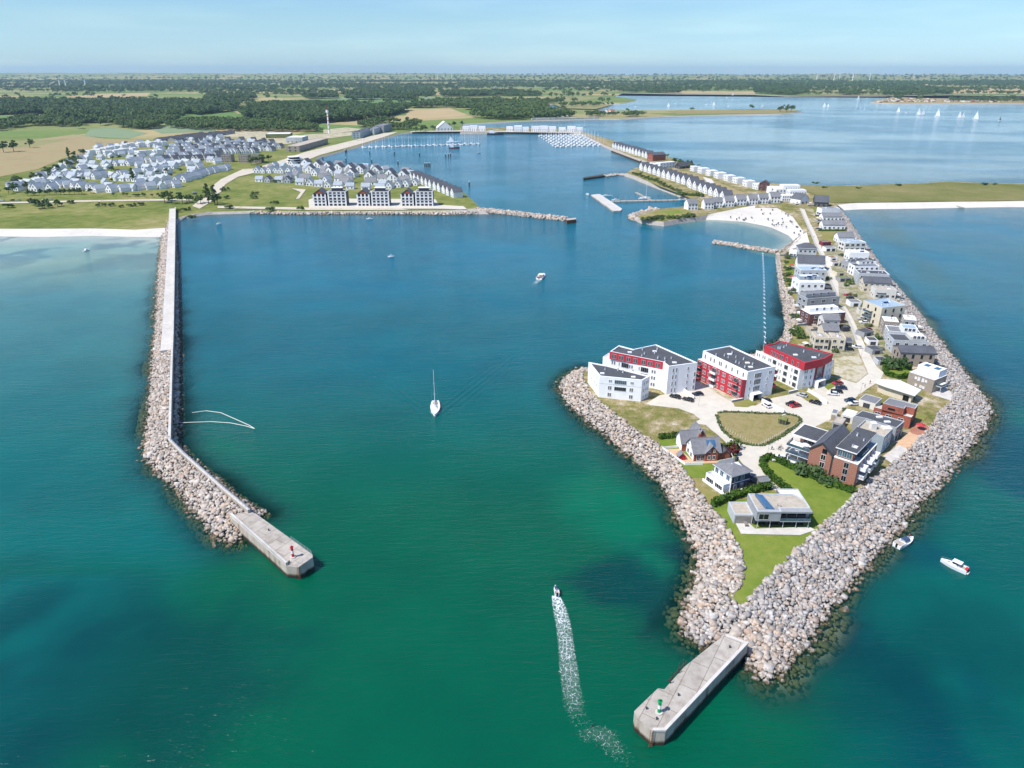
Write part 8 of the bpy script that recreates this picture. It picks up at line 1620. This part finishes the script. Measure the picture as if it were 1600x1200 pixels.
# dark ship and red ship by the quays
def ship(label, px, py, rz, L_, hullm, hh):
    p = G(px, py); t = thing('ship', label, 'ship', p, rz); hb, pr = hull_mb(L_, L_*.24, hh, hullm, 'deck_wood', .8, 1., 1.4); hb.build('hull', t); MB().box(-L_*.35, -L_*.05, -L_*.08, L_*.08, hh, hh+3.2, 'white').box(-L_*.3, -L_*.12, -L_*.07, L_*.07, hh+3.2, hh+5.6, 'white').build('deckhouse', t)
    for x in (-.05, .22): MB().tube((L_*x, 0, hh), (L_*x, 0, hh+L_*.55), .28, 'deck_wood', .12).build('mast', t)
    MB().tube((-L_*.2, 0, hh+5.6), (-L_*.2, 0, hh+8), .8, hullm).build('funnel', t)
ship('dark hulled old ship lying at the far quay', *k2(1425, 497), 0., 34., 'cloth_dark', 3.); ship('red hulled boat at the end of the western pontoon', *k2(1180, 580), .05, 18., 'maroon', 2.2); ship('tall masted sailing ship moored behind the western pontoon', *k2(1180, 545), .1, 28., 'white', 2.2)
# --- piles standing in the inner harbour
for x, y in ((433,163),(547,128),(557,170),(666,130),(683,178),(786,137),(812,188),(820,189),(828,187),(836,188),(912,143),(925,142),(935,140),(1025,282),(322,155),(430,122),(436,118)):
    p = G(400+x/3.0769, 200+y/3.0769); t = thing('mooring_pile', 'cluster of dark timber mooring piles standing in the inner harbour', 'mooring pile', p, group='mooring piles in the inner harbour')
    for a in range(3): MB().tube((math.cos(a*2.1)*.9, math.sin(a*2.1)*.9, -3), (math.cos(a*2.1)*.35, math.sin(a*2.1)*.35, 5.2), .35, 'pile_wood', n=7).build('pile', t)
    MB().tube((0, 0, 4.6), (0, 0, 6.2), .5, 'white', n=8).build('marker', t)
# --- small marina with its concrete pontoon
def slab(name, label, cat, px, z0, z1, mat, edge=None):
    fp = ccw(wpts(px, z1)); c = fp[0]; t = thing(name, label, cat, (c[0], c[1], 0)); f = [(x-c[0], y-c[1]) for x, y in fp]; MB().walls(f, z0, z1, edge or mat).build('wall', t); b = MB(); b.flat(f, z1, mat); b.build('deck', t); return t
slab('concrete_pontoon', 'broad angled concrete pontoon at the mouth of the small marina', 'pontoon', [(923,304.5),(937,303),(972,326),(970,329),(958,329.5)], -1, 1.2, 'concrete_pale', 'concrete_stain')
slab('jetty', 'long thin jetty of the small marina', 'jetty', [(955,313.5),(1058,311.5),(1058,312.8),(955,315)], -.5, .9, 'deck_wood'); slab('jetty', 'short angled finger jetty of the small marina', 'jetty', [(992,300.3),(995,300),(1019,312),(1016,312)], -.5, .9, 'deck_wood')
for i, (x, y, l) in enumerate(((947,306.5,14),(962,313,9),(1005,311,11),(1063,313,9),(1011,310.2,9))): moored('motor cruiser moored at the small marina, %s' % ('large one at the concrete pontoon', 'beside the jetty root', 'below the tall mast', 'at the shore end', 'next to the finger jetty')[i], x, y, .1 if i else .05, l)
sailboat('lone yacht with a tall mast at the finger jetty of the small marina', G(1008, 309.5), .1, 11, 19)
for i in range(22): p = G(960+i*4.6, 317-(i % 2)*7.5-.1*i); o = MB().tube((0, 0, -3), (0, 0, 2.2), .16, 'pile_wood', n=6).build('mooring_post', None, (p.x, p.y, 0)); tag(o, 'thin timber mooring post in the small marina', 'post', 'mooring posts in the small marina')
slab('pier', 'rusty sheet pile head of the middle mole', 'pier', [(884,341.5),(900,340.2),(900.5,342.5),(886,344.2)], -2, 3.2, 'concrete', 'rust'); slab('jetty', 'dark timber jetty head opposite the middle mole', 'jetty', [(911,277),(943,272),(944,274.5),(912,279)], -2, 2., 'pile_wood', 'pile_wood')
slab('quay', 'dark timber quay beneath the white gabled row', 'quay', [(957,233),(1003,250),(1000,252),(955,235)], -2, 2.6, 'deck_wood', 'pile_wood')
# --- buoy line and floating boom
a_ = wpts(line_px((1192,396), (1195,535), 30), 0)
for i, p in enumerate(resample(wpts([(1192,396),(1194,440),(1194.5,480),(1195.5,535)], 0), 26)): b = MB(); b.tube((0, -1.3, .0), (0, 1.3, .0), .16, 'white', n=8); o = b.build('buoy', None, (p[0], p[1], 0), 0.05); tag(o, 'white float of the buoy line off the harbour rocks', 'buoy', 'floats of the buoy line')
t = thing('floating_boom', 'pale looped boom line floating beside the western breakwater', 'boom', G(398, 670))
o0 = G(398, 670)
for px in ([(278,661),(300,660),(330,659),(360,661),(385,666),(398,670)], [(300,645),(322,642),(345,645),(370,656),(390,665),(398,670)]):
    m = MB(); pl = resample(wpts(px, 0), 40)
    for a, b in zip(pl[:-1], pl[1:]): m.tube((a[0]-o0.x, a[1]-o0.y, .06), (b[0]-o0.x, b[1]-o0.y, .06), .13, 'offwhite', n=5, cap=False)
    m.build('line', t)
for i in range(16):
    p = G(1485+i*1.4, 321.5+i*.33); o = MB().tube((0, 0, -1), (0, 0, 1.5), .2, 'pile_wood', n=6).build('groyne_post', None, (p.x, p.y, 0)); tag(o, 'dark post of the timber groyne on the right strand', 'post', 'posts of the timber groyne')
# ================================================================== AIR
HAZE = 3.8e-5
if HAZE:
    mb = MB(); mb.box(-23000, 23000, -400, 17600, -7, 195, 'white'); me = mb.mesh('haze'); me.materials.clear(); m = bpy.data.materials.new('haze'); nt, N, L = nodes_of(m); o = N('ShaderNodeOutputMaterial'); v = N('ShaderNodeVolumePrincipled'); v.inputs['Color'].default_value = (.60, .84, 1., 1); v.inputs['Density'].default_value = HAZE; v.inputs['Anisotropy'].default_value = .2; L(v.outputs[0], o.inputs['Volume']); me.materials.append(m); tag(link(bpy.data.objects.new('haze', me)), kind='stuff')
# unused patterns leave the scene
for k_, (t_, used_) in PROTO.items():
    if not used_:
        for c_2 in list(t_.children): bpy.data.objects.remove(c_2)
        bpy.data.objects.remove(t_)
